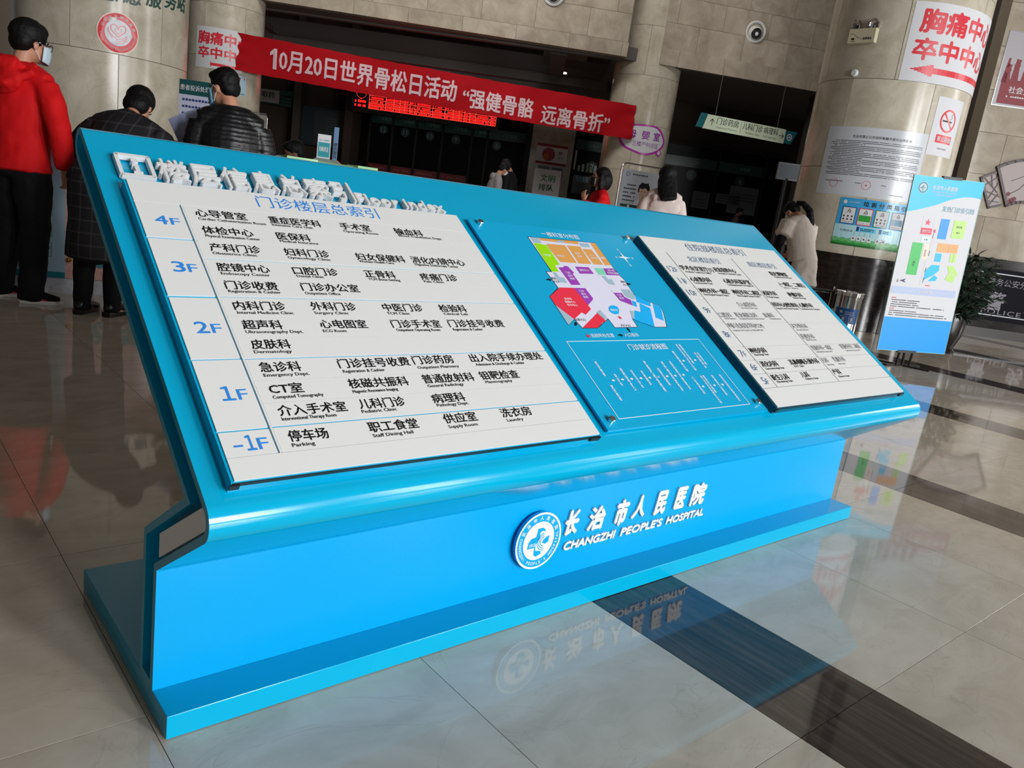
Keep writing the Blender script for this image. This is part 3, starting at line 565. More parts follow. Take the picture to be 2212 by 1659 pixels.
holder(1.793, 2.704, 0.036, 0.864, mat('deep_teal_paint', (0.0, 0.085, 0.13), rough=0.3))
p = plate('header_plate', 1.795, 2.703, 0.780, 0.863); put_text(p, [('住院部楼层总索引', 2.039, 0.392, 0.803, 0.042, INKSLATE, -0.004)])
plate('blank_plate', 1.795, 1.880, 0.719, 0.779)
p = plate('section_plate', 1.888, 2.292, 0.719, 0.779); put_text(p, [('北区楼层索引', 1.985, 0.200, 0.735, 0.032, INKSLATE, -0.003)])
p = plate('section_plate', 2.300, 2.703, 0.719, 0.779); put_text(p, [('南区楼层索引', 2.383, 0.205, 0.735, 0.032, INKSLATE, -0.003)])
for s, y0, y1 in (('12F', 0.657, 0.716), ('11F', 0.595, 0.654), ('10F', 0.534, 0.592), ('9F', 0.419, 0.531), ('8F', 0.302, 0.416), ('7F', 0.240, 0.299), ('6F', 0.179, 0.237), ('5F', 0.118, 0.176)):
    p = plate('floor_plate', 1.795, 1.880, y0, y1); yc = (y0 + y1) / 2
    w = 0.056 if len(s) > 2 else 0.040
    q = MB(); text(q, SL, s[:-1].replace('1', '１') if len(s) < 3 else s[:-1], 1.838 + w * 0.12, yc - 0.016, 0.032, None, INKSLATE, n=0.0316, align='R', res=2); text(q, SL, 'F', 1.838 + w * 0.18, yc - 0.016, 0.025, None, INKSLATE, n=0.0316, res=2); q.build('lettering', None, p, kind='stuff')
eR = [(0.657, 0.716), (0.595, 0.654), (0.534, 0.592), (0.4755, 0.531), (0.419, 0.4745), (0.3595, 0.416), (0.302, 0.3585), (0.240, 0.299), (0.179, 0.237), (0.118, 0.176)]
rows(ROWS_R, eR, 1.888, 2.292); rows(ROWS_R, eR, 2.300, 2.703)
q = MB(); q.slab(SL, 1.8822, 1.886, 0.118, 0.779, 0.024, 0.032); q.build('divider_rail', WHITEP, K); q = MB(); q.slab(SL, 2.294, 2.298, 0.118, 0.779, 0.024, 0.032); q.build('divider_rail', WHITEP, K)
plate('bottom_plate', 1.795, 2.703, 0.038, 0.1145)

# acrylic map panel held by four screws
PRINT = mat('map_print_blue', (0.0, 0.37, 0.66), rough=0.12, spec=0.5)
q = MB(); q.slab(SL, 1.023, 1.764, 0.041, 0.875, 0.006, 0.013); AC = q.build('map_panel', PRINT, K)
for x, y in ((1.059, 0.856), (1.735, 0.856), (1.053, 0.070), (1.735, 0.074)):
    q = MB(); c = SL(x, y, 0.0); q.lathe([(0.009, 0.0), (0.010, 0.024), (0.0085, 0.026), (0, 0.026)], n=20, o=c, axis=SL.n); q.build('screw_cap', CHROME, K, smooth=True)
PC = {'lilac': mat('map_lilac', '#dcdcf0', rough=0.2), 'orange': mat('map_orange', '#dfa055', rough=0.2), 'lime': mat('map_lime', '#9be00c', rough=0.2), 'steel': mat('map_grey_blue', '#9fbccb', rough=0.2),
      'violet': mat('map_violet', '#9c3fb4', rough=0.2), 'mint': mat('map_mint', '#7ed6b6', rough=0.2), 'red': mat('map_red', '#e8304a', rough=0.2), 'sky': mat('map_sky', '#10b0f5', rough=0.2)}
PW = mat('print_white', '#e4eef4', rough=0.25)
q = MB()
for i, (c, pts) in enumerate(MAP_POLYS):
    q.poly(SL, [tuple(p) for p in pts], 0.0134 + (0.0003 if i else 0) + 0.00001 * i, 0.0134 + (0.0003 if i else 0) + 0.00001 * i, PC[c])
stroke(q, SL, [tuple(p) for p in MAP_POLYS[0][1]] + [tuple(MAP_POLYS[0][1][0])], 0.0022, 0.0136, INK)
q.build('floor_map', None, AC, kind='stuff')
q = MB()
for s, x, y, k_ in MAP_LABELS:
    ls = s.split('/'); h = {'w': 0.0100, 'k': 0.0105, 't': 0.0155}[k_]
    if s in ('一楼科室分布图',): h = 0.023
    if s == '门诊就诊流程图': h = 0.024
    for i, l in enumerate(ls):
        text(q, SL, l, x, y + ((len(ls) - 1) / 2 - i) * h * 1.35 - h / 2, h, None, INK if k_ == 'k' else PW, bold=0.012, n=0.0142, align='C', res=1)
for x, y in ((1.386, 0.451), (1.190, 0.374)): star(q, SL, x, y, 0.0095, 0.0143, PC['red'])
for x, y, a in ((1.192, 0.612, 0), (1.554, 0.611, PI), (1.174, 0.424, 0.8), (1.385, 0.399, PI / 2), (1.331, 0.376, 0)):
    P0 = [(-0.010, -0.003), (0.0, -0.003), (0.0, -0.007), (0.010, 0), (0.0, 0.007), (0.0, 0.003), (-0.010, 0.003)]
    q.poly(SL, [(x + u * math.cos(a) - v * math.sin(a), y + u * math.sin(a) + v * math.cos(a)) for u, v in P0], 0.0142, 0.0142, INK)
for i in range(4):
    a = PI / 2 * i; P0 = [(0.034, 0), (0.005, 0.005), (0, 0), (0.005, -0.005)]
    q.poly(SL, [(1.640 + u * math.cos(a) - v * math.sin(a), 0.749 + u * math.sin(a) + v * math.cos(a)) for u, v in P0], 0.0142, 0.0142, PW)
frame_rect(q, SL, 1.087, 0.072, 1.695, 0.355, 0.0022, 0.0142, PW)
q.build('map_lettering', None, AC, kind='stuff')
q = MB()
LB = mat('print_pale_blue', (0.05, 0.50, 0.80), rough=0.2)
for s, x0, y0, x1, y1 in FLOW:
    w = 0.010; xc = (x0 + x1) / 2
    V, Fc = glyphs('\n'.join(s), 0.012, 0.0, 1, 1.0, 0.98)
    a0, a1 = min(p[0] for p in V), max(p[0] for p in V); b0, b1 = min(p[1] for p in V), max(p[1] for p in V)
    q.add([SL(xc - w / 2 + (p[0] - a0) / (a1 - a0) * w, y1 + (p[1] - b0) / (b1 - b0) * (y0 - y1), 0.0142) for p in V], Fc, PW)
    frame_rect(q, SL, xc - w * 1.1, y1 - 0.007, xc + w * 1.1, y0 + 0.007, 0.0007, 0.0140, LB)
for x, y in FLOW_ARROWS:
    q.poly(SL, [(x - 0.006, y - 0.002), (x, y - 0.002), (x, y - 0.0055), (x + 0.006, y), (x, y + 0.0055), (x, y + 0.002), (x - 0.006, y + 0.002)], 0.0142, 0.0142, PW)
q.build('flow_chart', None, AC, kind='stuff')

# emblem and name on the front panel
def emblem(q, fr, cx, cy, r, n, ink, paper, th=0.0, detail=True):
    if th: disc(q, fr, cx, cy, r, n, ink, 48, n0=n - th)
    else: disc(q, fr, cx, cy, r, n, ink, 40)
    e = 0.0006
    ring(q, fr, cx, cy, r * 0.93, r * 1.0, n + e, n + e, paper, 48)
    disc(q, fr, cx, cy, r * 0.68, n + e, paper, 40)
    X = lambda u, v: (cx + u * r, cy + v * r)
    q.poly(fr, [X(*p) for p in [(-0.10, 0.45), (0.12, 0.45), (0.22, 0.38), (0.26, 0.26), (0.20, 0.32), (0.10, 0.34), (0.02, 0.28), (0.03, 0.10), (-0.12, -0.12), (-0.10, -0.34), (0.05, -0.36), (0.16, -0.40), (0.16, -0.50), (-0.05, -0.56), (-0.16, -0.48), (-0.16, -0.22), (-0.48, -0.22), (-0.46, -0.02), (-0.36, 0.12), (-0.14, 0.16)]], n + 2 * e, n + 2 * e, ink)
    for kk, rad in enumerate((0.30, 0.23, 0.16)):
        ring(q, fr, cx + 0.26 * r, cy - 0.06 * r, rad * r, (rad + 0.028) * r, n + 2 * e, n + 2 * e, ink, 16, PI * 0.55, PI * 1.5)
    q.poly(fr, [X(*p) for p in [(0.16, -0.10), (0.20, 0.0), (0.34, 0.10), (0.46, 0.12), (0.44, -0.10), (0.30, -0.16)]], n + 2 * e, n + 2 * e, ink)
    if detail:
        ring_text(q, fr, cx, cy, r * 0.73, '长治市人民医院', r * 0.15, PI / 2, 0.37, paper, n + e, bold=0.02)
        ring_text(q, fr, cx, cy, r * 0.86, "CHANGZHI PEOPLE'S HOSPITAL", r * 0.11, -PI / 2, 0.142, paper, n + e, bold=0.02, inside=True)
        text(q, fr, '1915', cx - 0.40 * r, cy - 0.17 * r, r * 0.12, r * 0.26, paper, bold=0.02, n=n + 3 * e)
q = MB(); emblem(q, FR, 1.037, 0.204, 0.087, 0.022, mat('emblem_blue', (0.0, 0.34, 0.72), rough=0.3), mat('emblem_white', '#dfe4ee', rough=0.3), th=0.010); q.build('emblem', None, K)
q = MB(); disc(q, FR, 1.037, 0.204, 0.060, 0.012, None, 24, n0=0.002); q.build('emblem_mount', BLACK, K)
for ch, x0, x1, y0, y1 in (('长', 1.154, 1.206, 0.192, 0.268), ('治', 1.255, 1.322, 0.189, 0.262), ('市', 1.375, 1.426, 0.183, 0.266), ('人', 1.459, 1.517, 0.195, 0.268), ('民', 1.572, 1.622, 0.189, 0.271), ('医', 1.677, 1.726, 0.191, 0.270), ('院', 1.765, 1.837, 0.191, 0.266)):
    q = MB(); text(q, FR, ch, x0 - 0.006, y0, (y1 - y0), (x1 - x0), None, bold=0.045, n=0.003, ext=0.006, shear=0.16, res=3); q.build('letter', GREYW, K)
for s, x0, x1 in (('CHANGZHI', 1.164, 1.387), ("PEOPLE'S", 1.419, 1.622), ('HOSPITAL', 1.649, 1.855)):
    raised(K, FR, s, x0 - 0.004, 0.142, 0.026, x1 - x0, GREYW, 0.05, 0.003, 0.005, shear=0.22)

# ------------------------------------------------------------------ flat printed matter
def dashes(q, fr, x0, x1, y, h, n, m, rnd, gap=0.25, step=None):
    """an illegible line of small print"""
    s = step or h; x = x0
    while x < x1 - s * 0.6:
        if rnd.random() > 0.07: rect(q, fr, x, y, min(x + s * (1 - gap), x1), y + h * rnd.uniform(0.75, 1.0), n, m) if not fr.curved else q.quad([fr(x, y, n), fr(x + s * (1 - gap), y, n), fr(x + s * (1 - gap), y + h, n), fr(x, y + h, n)], m)
        x += s
def sheet(name, label, cat, fr, x0, x1, y0, y1, t=0.003, m=PAPER, group=None, loc=None, extra=None, n0=0.0):
    t_ = wthing(name, label, cat, loc or fr((x0 + x1) / 2, y0, 0), group)
    q = MB()
    if fr.curved: q.slab(fr, x0, x1, y0, y1, n0, n0 + t, nx=max(3, int(abs(x1 - x0) / 0.06)))
    else: q.slab(fr, x0, x1, y0, y1, n0, n0 + t)
    q.build('sheet', m, t_, smooth=fr.curved); return t_
def letters(q, fr, items, n, m, step=0.03):
    for s, x, y, h, w, bo in items: text(q, fr, s, x, y, h, w, m, bold=bo, n=n, step=step, res=2)
REDV = mat('sign_red', '#d8323f', rough=0.3)
rnd = random.Random(3)
F4 = Cyl(*C4, 22)
t = sheet('wall_sign', 'white wrapped sign with red 胸痛中心 lettering high on the large right column', 'sign', F4, -0.71, 0.74, 3.20, 4.13)
q = MB(); letters(q, F4, [('胸痛中心', -0.60, 3.78, 0.27, 1.24, 0.032), ('卒中中心', -0.62, 3.46, 0.25, 1.22, 0.032)], 0.0045, REDV)
q.slab(F4, -0.33, 0.70, 3.31, 3.38, 0.004, 0.005, nx=16)
for i in range(6): q.slab(F4, -0.60 + i * 0.045, -0.60 + (i + 1) * 0.045 + 0.001, 3.345 - 0.012 * (i + 0.6), 3.345 + 0.012 * (i + 0.6), 0.004, 0.005)
q.build('lettering', REDV, t, kind='stuff')
F2 = Cyl(*C2, 8)
t = sheet('wall_sign', 'white wrapped sign with red 胸痛中心 lettering partly behind the banner end', 'sign', F2, -0.47, 0.60, 2.93, 3.80)
q = MB(); letters(q, F2, [('胸痛中心', -0.41, 3.44, 0.26, 1.15, 0.032), ('卒中中心', -0.40, 3.14, 0.24, 1.15, 0.032)], 0.0045, REDV)
q.slab(F2, -0.10, 0.5, 2.99, 3.05, 0.004, 0.005, nx=9); q.poly(F2, [(-0.30, 3.03), (-0.08, 2.96), (-0.08, 3.09)], 0.0045, 0.0045)
q.build('lettering', REDV, t, kind='stuff')
F2b = Cyl(*C2, 42)
t = sheet('leaflet', 'small pale blue leaflet below the red banner end on the second column', 'poster', F2b, -0.10, 0.22, 2.45, 2.88, m=mat('pale_blue_paper', '#a9c6d6', rough=0.3))
q = MB(); disc(q, F2b, -0.02, 2.77, 0.022, 0.0045, INK); q.slab(F2b, -0.045, 0.005, 2.60, 2.75, 0.004, 0.0045, INK); dashes(q, F2b, -0.08, 0.2, 2.48, 0.014, 0.0045, INK, rnd); q.slab(F2b, 0.05, 0.18, 2.80, 2.84, 0.004, 0.0045, REDV); q.build('print', None, t, kind='stuff')

FE = Cyl(*C1, 37.3)
t = wthing('volunteer_emblem', 'round red and white volunteer emblem pasted on the left column', 'sign', FE(0, 2.1, 0))
q = MB(); disc(q, FE, 0, 2.312, 0.224, 0.004, mat('sticker_cream', '#ecd9cc', rough=0.4), 40, n0=0.0005); disc(q, FE, 0, 2.312, 0.212, 0.0065, RED, 40, n0=0.0055)
disc(q, FE, 0, 2.312, 0.142, 0.0085, mat('sticker_white', '#d6d9e2', rough=0.4), 36, n0=0.0075); q.build('sticker', None, t)
q = MB(); ring_text(q, FE, 0, 2.312, 0.160, '山西省注册志愿者', 0.034, PI / 2, 0.335, PAPER, 0.009, bold=0.02)
ring_text(q, FE, 0, 2.312, 0.188, 'SHANXI PROVINCE REGISTERED VOLUNTEER', 0.017, -PI / 2, 0.083, PAPER, 0.009, bold=0.01, inside=True)
HT = [(0, -0.055), (-0.075, 0.01), (-0.08, 0.05), (-0.055, 0.075), (-0.02, 0.065), (0, 0.04), (0.02, 0.065), (0.055, 0.075), (0.08, 0.05), (0.075, 0.01)]
for kx in (1.0, 0.45): stroke(q, FE, [(a * kx, 2.325 + b_ * kx) for a, b_ in HT] + [(0, 2.325 - 0.055 * kx)], 0.009 if kx > 0.5 else 0.005, 0.010, REDV)
stroke(q, FE, [(-0.105, 2.36), (-0.095, 2.31), (-0.05, 2.262), (-0.02, 2.258)], 0.006, 0.010, REDV); stroke(q, FE, [(-0.118, 2.35), (-0.105, 2.30), (-0.06, 2.25)], 0.005, 0.010, REDV)
for z in (2.25, 2.228, 2.206): stroke(q, FE, [(-0.02, z - 0.012), (0.05, z + 0.006), (0.098, z + 0.045)], 0.006, 0.010, REDV)
q.build('lettering', None, t, kind='stuff')
F1 = Cyl(*C1, 0)
t = wthing('column_lettering', 'dark green calligraphic characters reading 志愿服务站 on the left column', 'sign', F1(0.9, 2.66, 0))
for ch, dg, z in (('志', 31, 2.64), ('愿', 45.5, 2.655), ('服', 60.5, 2.69), ('务', 75, 2.73), ('站', 88, 2.755)):
    q = MB(); text(q, F1, ch, math.radians(dg) * 0.98, z, 0.19, 0.19, None, bold=0.02, n=0.003, ext=0.004, align='C', shear=0.1, step=0.04)
    q.build('character', mat('dark_green_paint', '#1f4a42', rough=0.4), t)

F4b = Cyl(*C4, -25.4)
t = sheet('notice', 'large pale printed notice with dense small text and red seals on right column', 'poster', F4b, -0.65, 0.645, 1.73, 2.60, m=PAPERG)
q = MB(); text(q, F4b, '长治市禁止公共场所吸烟共建共治责任书', -0.28, 2.462, 0.038, 0.72, INK, bold=0.008, n=0.0045, step=0.06, res=1)
y = 2.42; i = 0
while y > 1.97:
    ind = 0.05 if i % 3 == 0 else 0
    dashes(q, F4b, -0.56 + ind, 0.60 if i % 4 != 2 else -0.1, y, 0.0085, 0.0045, INKTHIN, rnd, step=0.0125); y -= 0.0215; i += 1
for x in (-0.40, 0.02): ring(q, F4b, x, 1.88, 0.052, 0.056, 0.0045, 0.0045, REDV, 24)
star(q, F4b, 0.02, 1.88, 0.016, 0.0046, REDV)
dashes(q, F4b, -0.53, -0.28, 1.90, 0.009, 0.0045, INKTHIN, rnd, step=0.0125); dashes(q, F4b, -0.12, -0.05, 1.895, 0.009, 0.0045, INKTHIN, rnd, step=0.0125); dashes(q, F4b, 0.20, 0.26, 1.895, 0.009, 0.0045, INKTHIN, rnd, step=0.0125)
dashes(q, F4b, 0.32, 0.50, 1.79, 0.008, 0.0045, INKTHIN, rnd, step=0.012)
q.build('print', None, t, kind='stuff')

F4c = Cyl(*C4, 27)
t = sheet('no_smoking_sign', 'white no-smoking sign with red ring and 禁止吸烟 on right column', 'sign', F4c, -0.24, 0.24, 2.365, 3.075)
q = MB(); ring(q, F4c, 0, 2.80, 0.118, 0.142, 0.0045, 0.0045, REDV, 32)
stroke(q, F4c, [(-0.085, 2.885), (0.085, 2.715)], 0.022, 0.0048, REDV)
rect(q, F4c, -0.10, 2.785, 0.07, 2.805, 0.0044, INK); stroke(q, F4c, [(0.03, 2.82), (0.06, 2.85), (0.04, 2.875), (0.07, 2.895)], 0.006, 0.0045, INKTHIN)
q.slab(F4c, -0.145, 0.145, 2.525, 2.625, 0.0035, 0.0045, REDV, nx=6); text(q, F4c, '禁止吸烟', -0.125, 2.545, 0.062, 0.25, PAPER, bold=0.015, n=0.006, res=1)
text(q, F4c, '长治市人民医院', 0, 2.445, 0.024, 0.17, INKTHIN, n=0.0045, res=1, align='C'); q.build('print', None, t, kind='stuff')

F4d = Cyl(C4[0], C4[1], 0.98, -14.5)
t = sheet('waste_sorting_poster', 'blue and green waste sorting poster 垃圾分类指引 under the notice', 'poster', F4d, -0.44, 0.43, 1.09, 1.705, m=mat('poster_blue', '#3b9fd6', rough=0.25))
q = MB(); q.slab(F4d, -0.44, 0.43, 1.17, 1.36, 0.003, 0.004, mat('poster_pale', '#a9d3dd', rough=0.25), nx=14); q.slab(F4d, -0.44, 0.43, 1.09, 1.17, 0.003, 0.0042, mat('poster_green', '#3c9a4a', rough=0.25), nx=14)
for i in range(9):
    x = -0.40 + i * 0.095; disc(q, F4d, x, 1.165, 0.05, 0.0046, mat('poster_hill_green', '#69b074', rough=0.3), 14, ry=0.028)
q.slab(F4d, -0.44, 0.43, 1.09, 1.115, 0.003, 0.0052, mat('poster_deep_green', '#1f6a2f', rough=0.25), nx=14)
for i, c in enumerate(('#1f3f7a', '#c8303c', '#1f7a4a', '#1f3050')):
    x = -0.385 + i * 0.205; mm = mat('card_frame_%d' % i, c, rough=0.3)
    q.slab(F4d, x, x + 0.175, 1.37, 1.59, 0.004, 0.0055, mm, nx=3); q.slab(F4d, x + 0.01, x + 0.165, 1.38, 1.58, 0.005, 0.0065, PAPER, nx=3)
    if i in (1, 3): q.slab(F4d, x + 0.015, x + 0.16, 1.42, 1.50, 0.006, 0.0072, mat('card_fill_%d' % i, ('#2f9a3c' if i == 1 else '#2c6a86'), rough=0.3), nx=3)
    else:
        for a in range(3):
            for b_ in range(2): disc(q, F4d, x + 0.035 + a * 0.05, 1.43 + b_ * 0.04, 0.013, 0.0072, INKTHIN, 6)
    q.poly(F4d, [(x + 0.065, 1.53), (x + 0.115, 1.53), (x + 0.09, 1.57)], 0.0072, 0.0072, INK); q.poly(F4d, [(x + 0.077, 1.537), (x + 0.103, 1.537), (x + 0.09, 1.558)], 0.0076, 0.0076, PAPER)
    dashes(q, F4d, x + 0.06, x + 0.12, 1.515, 0.008, 0.0074, INK, rnd, step=0.014)
    dashes(q, F4d, x + 0.02, x + 0.155, 1.395, 0.006, 0.0074, INKTHIN, rnd, step=0.01)
for i in range(4): text(q, F4d, '垃圾分类指引'[i:i + 1], -0.14 + i * 0.095, 1.615, 0.062, 0.066, INK, bold=0.02, n=0.006, res=1)
text(q, F4d, '指', 0.24, 1.615, 0.062, 0.066, INK, bold=0.02, n=0.006, res=1); text(q, F4d, '引', 0.335, 1.615, 0.062, 0.06, INK, bold=0.02, n=0.006, res=1)
disc(q, F4d, -0.37, 1.65, 0.026, 0.006, PAPER, 20); text(q, F4d, '长治市人民医院', -0.33, 1.645, 0.018, 0.14, PAPER, n=0.005, res=1)
text(q, F4d, '分类办法', -0.36, 1.27, 0.030, 0.16, INK, n=0.0055, res=1)
for x0, x1 in ((-0.16, 0.08), (0.12, 0.28)):
    q.slab(F4d, x0, x1, 1.29, 1.345, 0.004, 0.0055, mat('poster_sky', '#5cc0e4', rough=0.3), nx=4); q.slab(F4d, x0, x0 + 0.03, 1.29, 1.35, 0.004, 0.006, mat('card_frame_0', '#1f3f7a'), nx=1)
    dashes(q, F4d, x0 + 0.05, x1 - 0.03, 1.322, 0.012, 0.0062, INK, rnd, step=0.015); dashes(q, F4d, x0 + 0.05, x1 - 0.03, 1.302, 0.012, 0.0062, INK, rnd, step=0.015)
for x in (-0.20, -0.135, -0.07, -0.005, 0.10, 0.175):
    q.slab(F4d, x, x + 0.05, 1.165, 1.225, 0.004, 0.0065, PAPER, nx=2); q.poly(F4d, [(x + 0.01, 1.185), (x + 0.04, 1.185), (x + 0.025, 1.213)], 0.0075, 0.0075, INKTHIN)
    stroke(q, F4d, [(x + 0.025, 1.228), (x + 0.03, 1.288)], 0.002, 0.0075, INKTHIN)
q.build('print', None, t, kind='stuff')

# emergency light, smoke detector
FL = Cyl(*C4, -50.4)
t = wthing('emergency_light', 'cream emergency light box with two round lamps on right column', 'lamp', FL(0, 3.61, 0))
q = MB(); q.box(FL(0, 3.705, 0.045), (0.37, 0.07, 0.175), rz=HANG - 0 + math.radians(-50.4) ); q.build('housing', mat('cream_plastic', '#c9c2a5', rough=0.4), t, bevel=0.006)
fl = Plane(FL(0, 3.705, 0.0815), FL(0.1, 0, 0) - FL(-0.1, 0, 0), ZV)
q = MB(); stroke(q, fl, [(-0.16, 0.03), (-0.10, 0.02), (-0.05, -0.02), (0.02, -0.04)], 0.004, 0, INKTHIN); rect(q, fl, -0.13, -0.05, -0.09, -0.025, 0, INK); dashes(q, fl, -0.14, -0.07, -0.07, 0.008, 0, INK, rnd); dashes(q, fl, 0.03, 0.15, -0.05, 0.03, 0, INKTHIN, rnd); q.build('print', None, t, kind='stuff')
for s in (-1, 1):
    q = MB(); o_ = FL(s * 0.115, 3.845, 0.05); ax = (-DV * 0.8 + SV * (0.35 * s - 0.75) - ZV * 0.25).normalized()
    q.lathe([(0.0, -0.05), (0.035, -0.045), (0.066, -0.005), (0.068, 0.01), (0.058, 0.012), (0.0, -0.02)], n=20, o=o_, axis=ax); q.build('lamp_head', CHROME, t, smooth=True)
    q = MB(); q.tube([FL(s * 0.11, 3.79, 0.045), o_], 0.012); q.build('neck', BLACK, t)
t = wthing('smoke_detector', 'small round white detector under the emergency light', 'sensor', Cyl(*C4, -51.6)(0, 3.265, 0))
q = MB(); fd = Cyl(*C4, -51.6); nn = (fd(0, 0, 1) - fd(0, 0, 0)); q.lathe([(0.0, 0.0), (0.046, 0.0), (0.046, 0.025), (0.034, 0.035), (0, 0.036)], n=20, o=fd(0, 3.265, 0.0), axis=nn); q.build('cap', WHITEP, t, smooth=True)

# baby room sign on the third column
F3 = Cyl(*C3, 7.5)
t = wthing('baby_room_sign', 'cloud-shaped white sign with magenta rim reading 母婴室', 'sign', F3(0, 2.5, 0))
MAG = mat('magenta_vinyl', '#b935ad', rough=0.3)
def cloud(k, dx=0.0): return [(0.64 * k * math.cos(a) * (1 + 0.03 * math.cos(6 * a)), 2.86 + 0.355 * k * math.sin(a) * (1 + 0.05 * math.cos(5 * a + 1))) for a in [2 * PI * i / 48 for i in range(48)]]
def fan_poly(q, fr, pts, cx, cy, n, m, nx=20):
    xs = [p[0] for p in pts]; x0, x1 = min(xs), max(xs)
    def yr(x):
        ys = []
        for (a, b_), (c, d) in zip(pts, pts[1:] + pts[:1]):
            if (a - x) * (c - x) <= 0 and a != c: ys.append(b_ + (d - b_) * (x - a) / (c - a))
        return (min(ys), max(ys)) if ys else (cy, cy)
    for i in range(nx):
        a = x0 + (x1 - x0) * (i + 0.001) / nx; c = x0 + (x1 - x0) * (i + 0.999) / nx
        ya, yc = yr(a), yr(c); q.quad([fr(a, ya[0], n), fr(c, yc[0], n), fr(c, yc[1], n), fr(a, ya[1], n)], m)
q = MB(); fan_poly(q, F3, cloud(1.0), 0, 2.86, 0.006, MAG, 28); fan_poly(q, F3, cloud(0.88), 0, 2.86, 0.009, PAPER, 28)
q.poly(F3, [(0.36, 2.58), (0.48, 2.50), (0.58, 2.60), (0.47, 2.71)], 0.009, 0.012, MAG); q.poly(F3, [(0.41, 2.59), (0.48, 2.54), (0.54, 2.60), (0.47, 2.67)], 0.0125, 0.0125, PAPER)
q.build('board', None, t)
q = MB()
for ch, x in (('母', -0.30), ('婴', 0.03), ('室', 0.33)): text(q, F3, ch, x, 2.86, 0.19, 0.19, mat('purple_ink', '#8a2a9a', rough=0.4), bold=0.02, n=0.012, align='C', res=1)
text(q, F3, '三楼产科诊区', 0.07, 2.68, 0.12, 0.68, mat('purple_ink'  , '#9a3aa8'), n=0.012, align='C', res=1); q.build('lettering', None, t, kind='stuff')

# ------------------------------------------------------------------ the red banner
class Banner:
    def __init__(self):
        self.a = hall(-7.22, 18.95); self.b = hall(2.04, 20.26); self.L = (self.b - self.a).length; self.u = (self.b - self.a).normalized(); self.nn = Vector((self.u.y, -self.u.x, 0)); self.curved = True
    def __call__(self, x, y, n=0.0):
        t = x / self.L; e = min(t, 1 - t); sag = -0.02 * 4 * t * (1 - t) * 1.5
        wv = 0.03 * math.sin(x * 2.1 + y * 3) + 0.02 * math.sin(x * 5.3 - y * 6 + 1) + 0.03 * math.exp(-e * 60) * math.sin(y * 22)
        return self.a + self.u * x + self.nn * (n + wv) + ZV * (y + sag - 0.0 * t)
BN = Banner()
t = wthing('banner', 'long red cloth banner with white characters 10月20日世界骨松日活动 hung between columns', 'banner', BN(BN.L / 2, 3.0, 0))
V = []; Fc = []; nx, ny = 180, 12
for i in range(nx + 1):
    for j in range(ny + 1): V.append(BN(BN.L * i / nx, 2.985 + 0.004 * math.sin(i * 0.7) - 0.18 * (i / nx) + (0.80 + 0.0 * i) * j / ny, 0))
for i in range(nx):
    for j in range(ny): a = i * (ny + 1) + j; Fc.append((a, a + ny + 1, a + ny + 2, a + 1))
q = MB(); q.add(V, Fc); o = q.build('cloth', mat('red_banner_cloth', '#ab0c18', rough=0.7, spec=0.12, noise=0.05, nscale=3), t, smooth=True)
q = MB(); BW = mat('banner_white', '#d9b9bf', rough=0.6)
for s, t0, t1, z, h in (('0月20日世界骨松日活动', 0.1005, 0.535, 3.10, 0.47), ('“强健骨骼', 0.553, 0.734, 3.03, 0.43), ('远离骨折”', 0.757, 0.935, 2.97, 0.42)):
    n_ = len(s)
    V_, F_c = glyphs(s, 0.0, 0.0, 2, 1.0, 1.0); x0_, x1_ = min(p[0] for p in V_), max(p[0] for p in V_)
    class Fr:
        curved = True
        def __call__(self, x, y, n=0.0): tt = x / BN.L; return BN(x, y - 0.18 * (tt - 0.3) + 0.02, n)
    text(q, Fr(), s, t0 * BN.L, z - 0.02, h, (t1 - t0) * BN.L, BW, bold=0.02, n=0.012, step=0.12, res=2)
xb = 0.078 * BN.L; zb = 3.10 - 0.18 * (0.078 - 0.3) + 0.02
q.poly(Fr(), [(xb + 0.07, 3.08), (xb + 0.155, 3.08), (xb + 0.155, 3.52), (xb + 0.09, 3.52), (xb + 0.0, 3.43), (xb + 0.0, 3.36), (xb + 0.07, 3.40)], 0.013, 0.013, BW)
q.build('lettering', None, t, kind='stuff')

# ------------------------------------------------------------------ round nozzles on the lintel walls
def nozzle(s, d, z, r, label):
    t = wthing('air_nozzle', label, 'vent', hall(s, d, z), None)
    ax = -DV; q = MB(); q.lathe([(r, 0.0), (r, 0.03), (r * 0.88, 0.055), (r * 0.78, 0.03), (r * 0.78, -0.05), (0, -0.05)], n=32, o=hall(s, d, z), axis=ax); q.build('flange', WHITEP, t, smooth=True)
    q = MB(); q.ell(hall(s - 0.01, d - 0.0, z - 0.02), (r * 0.66, r * 0.66, r * 0.66), n=24); q.build('ball', WHITEP, t, smooth=True)
    ax2 = (-DV - ZV * 0.32 + SV * 0.1).normalized(); q = MB(); q.lathe([(0, r * 0.63), (r * 0.40, r * 0.63), (r * 0.42, r * 0.56), (r * 0.5, r * 0.5)][::-1], n=24, o=hall(s - 0.01, d, z - 0.02), axis=ax2); q.build('throat', BLACK, t, smooth=True)
nozzle(4.61, 20.70, 5.69, 0.25, 'round white air nozzle with black throat on the right lintel wall')
nozzle(-0.31, 19.86, 5.69, 0.25, 'round white air nozzle cut by the top edge on the left lintel wall')

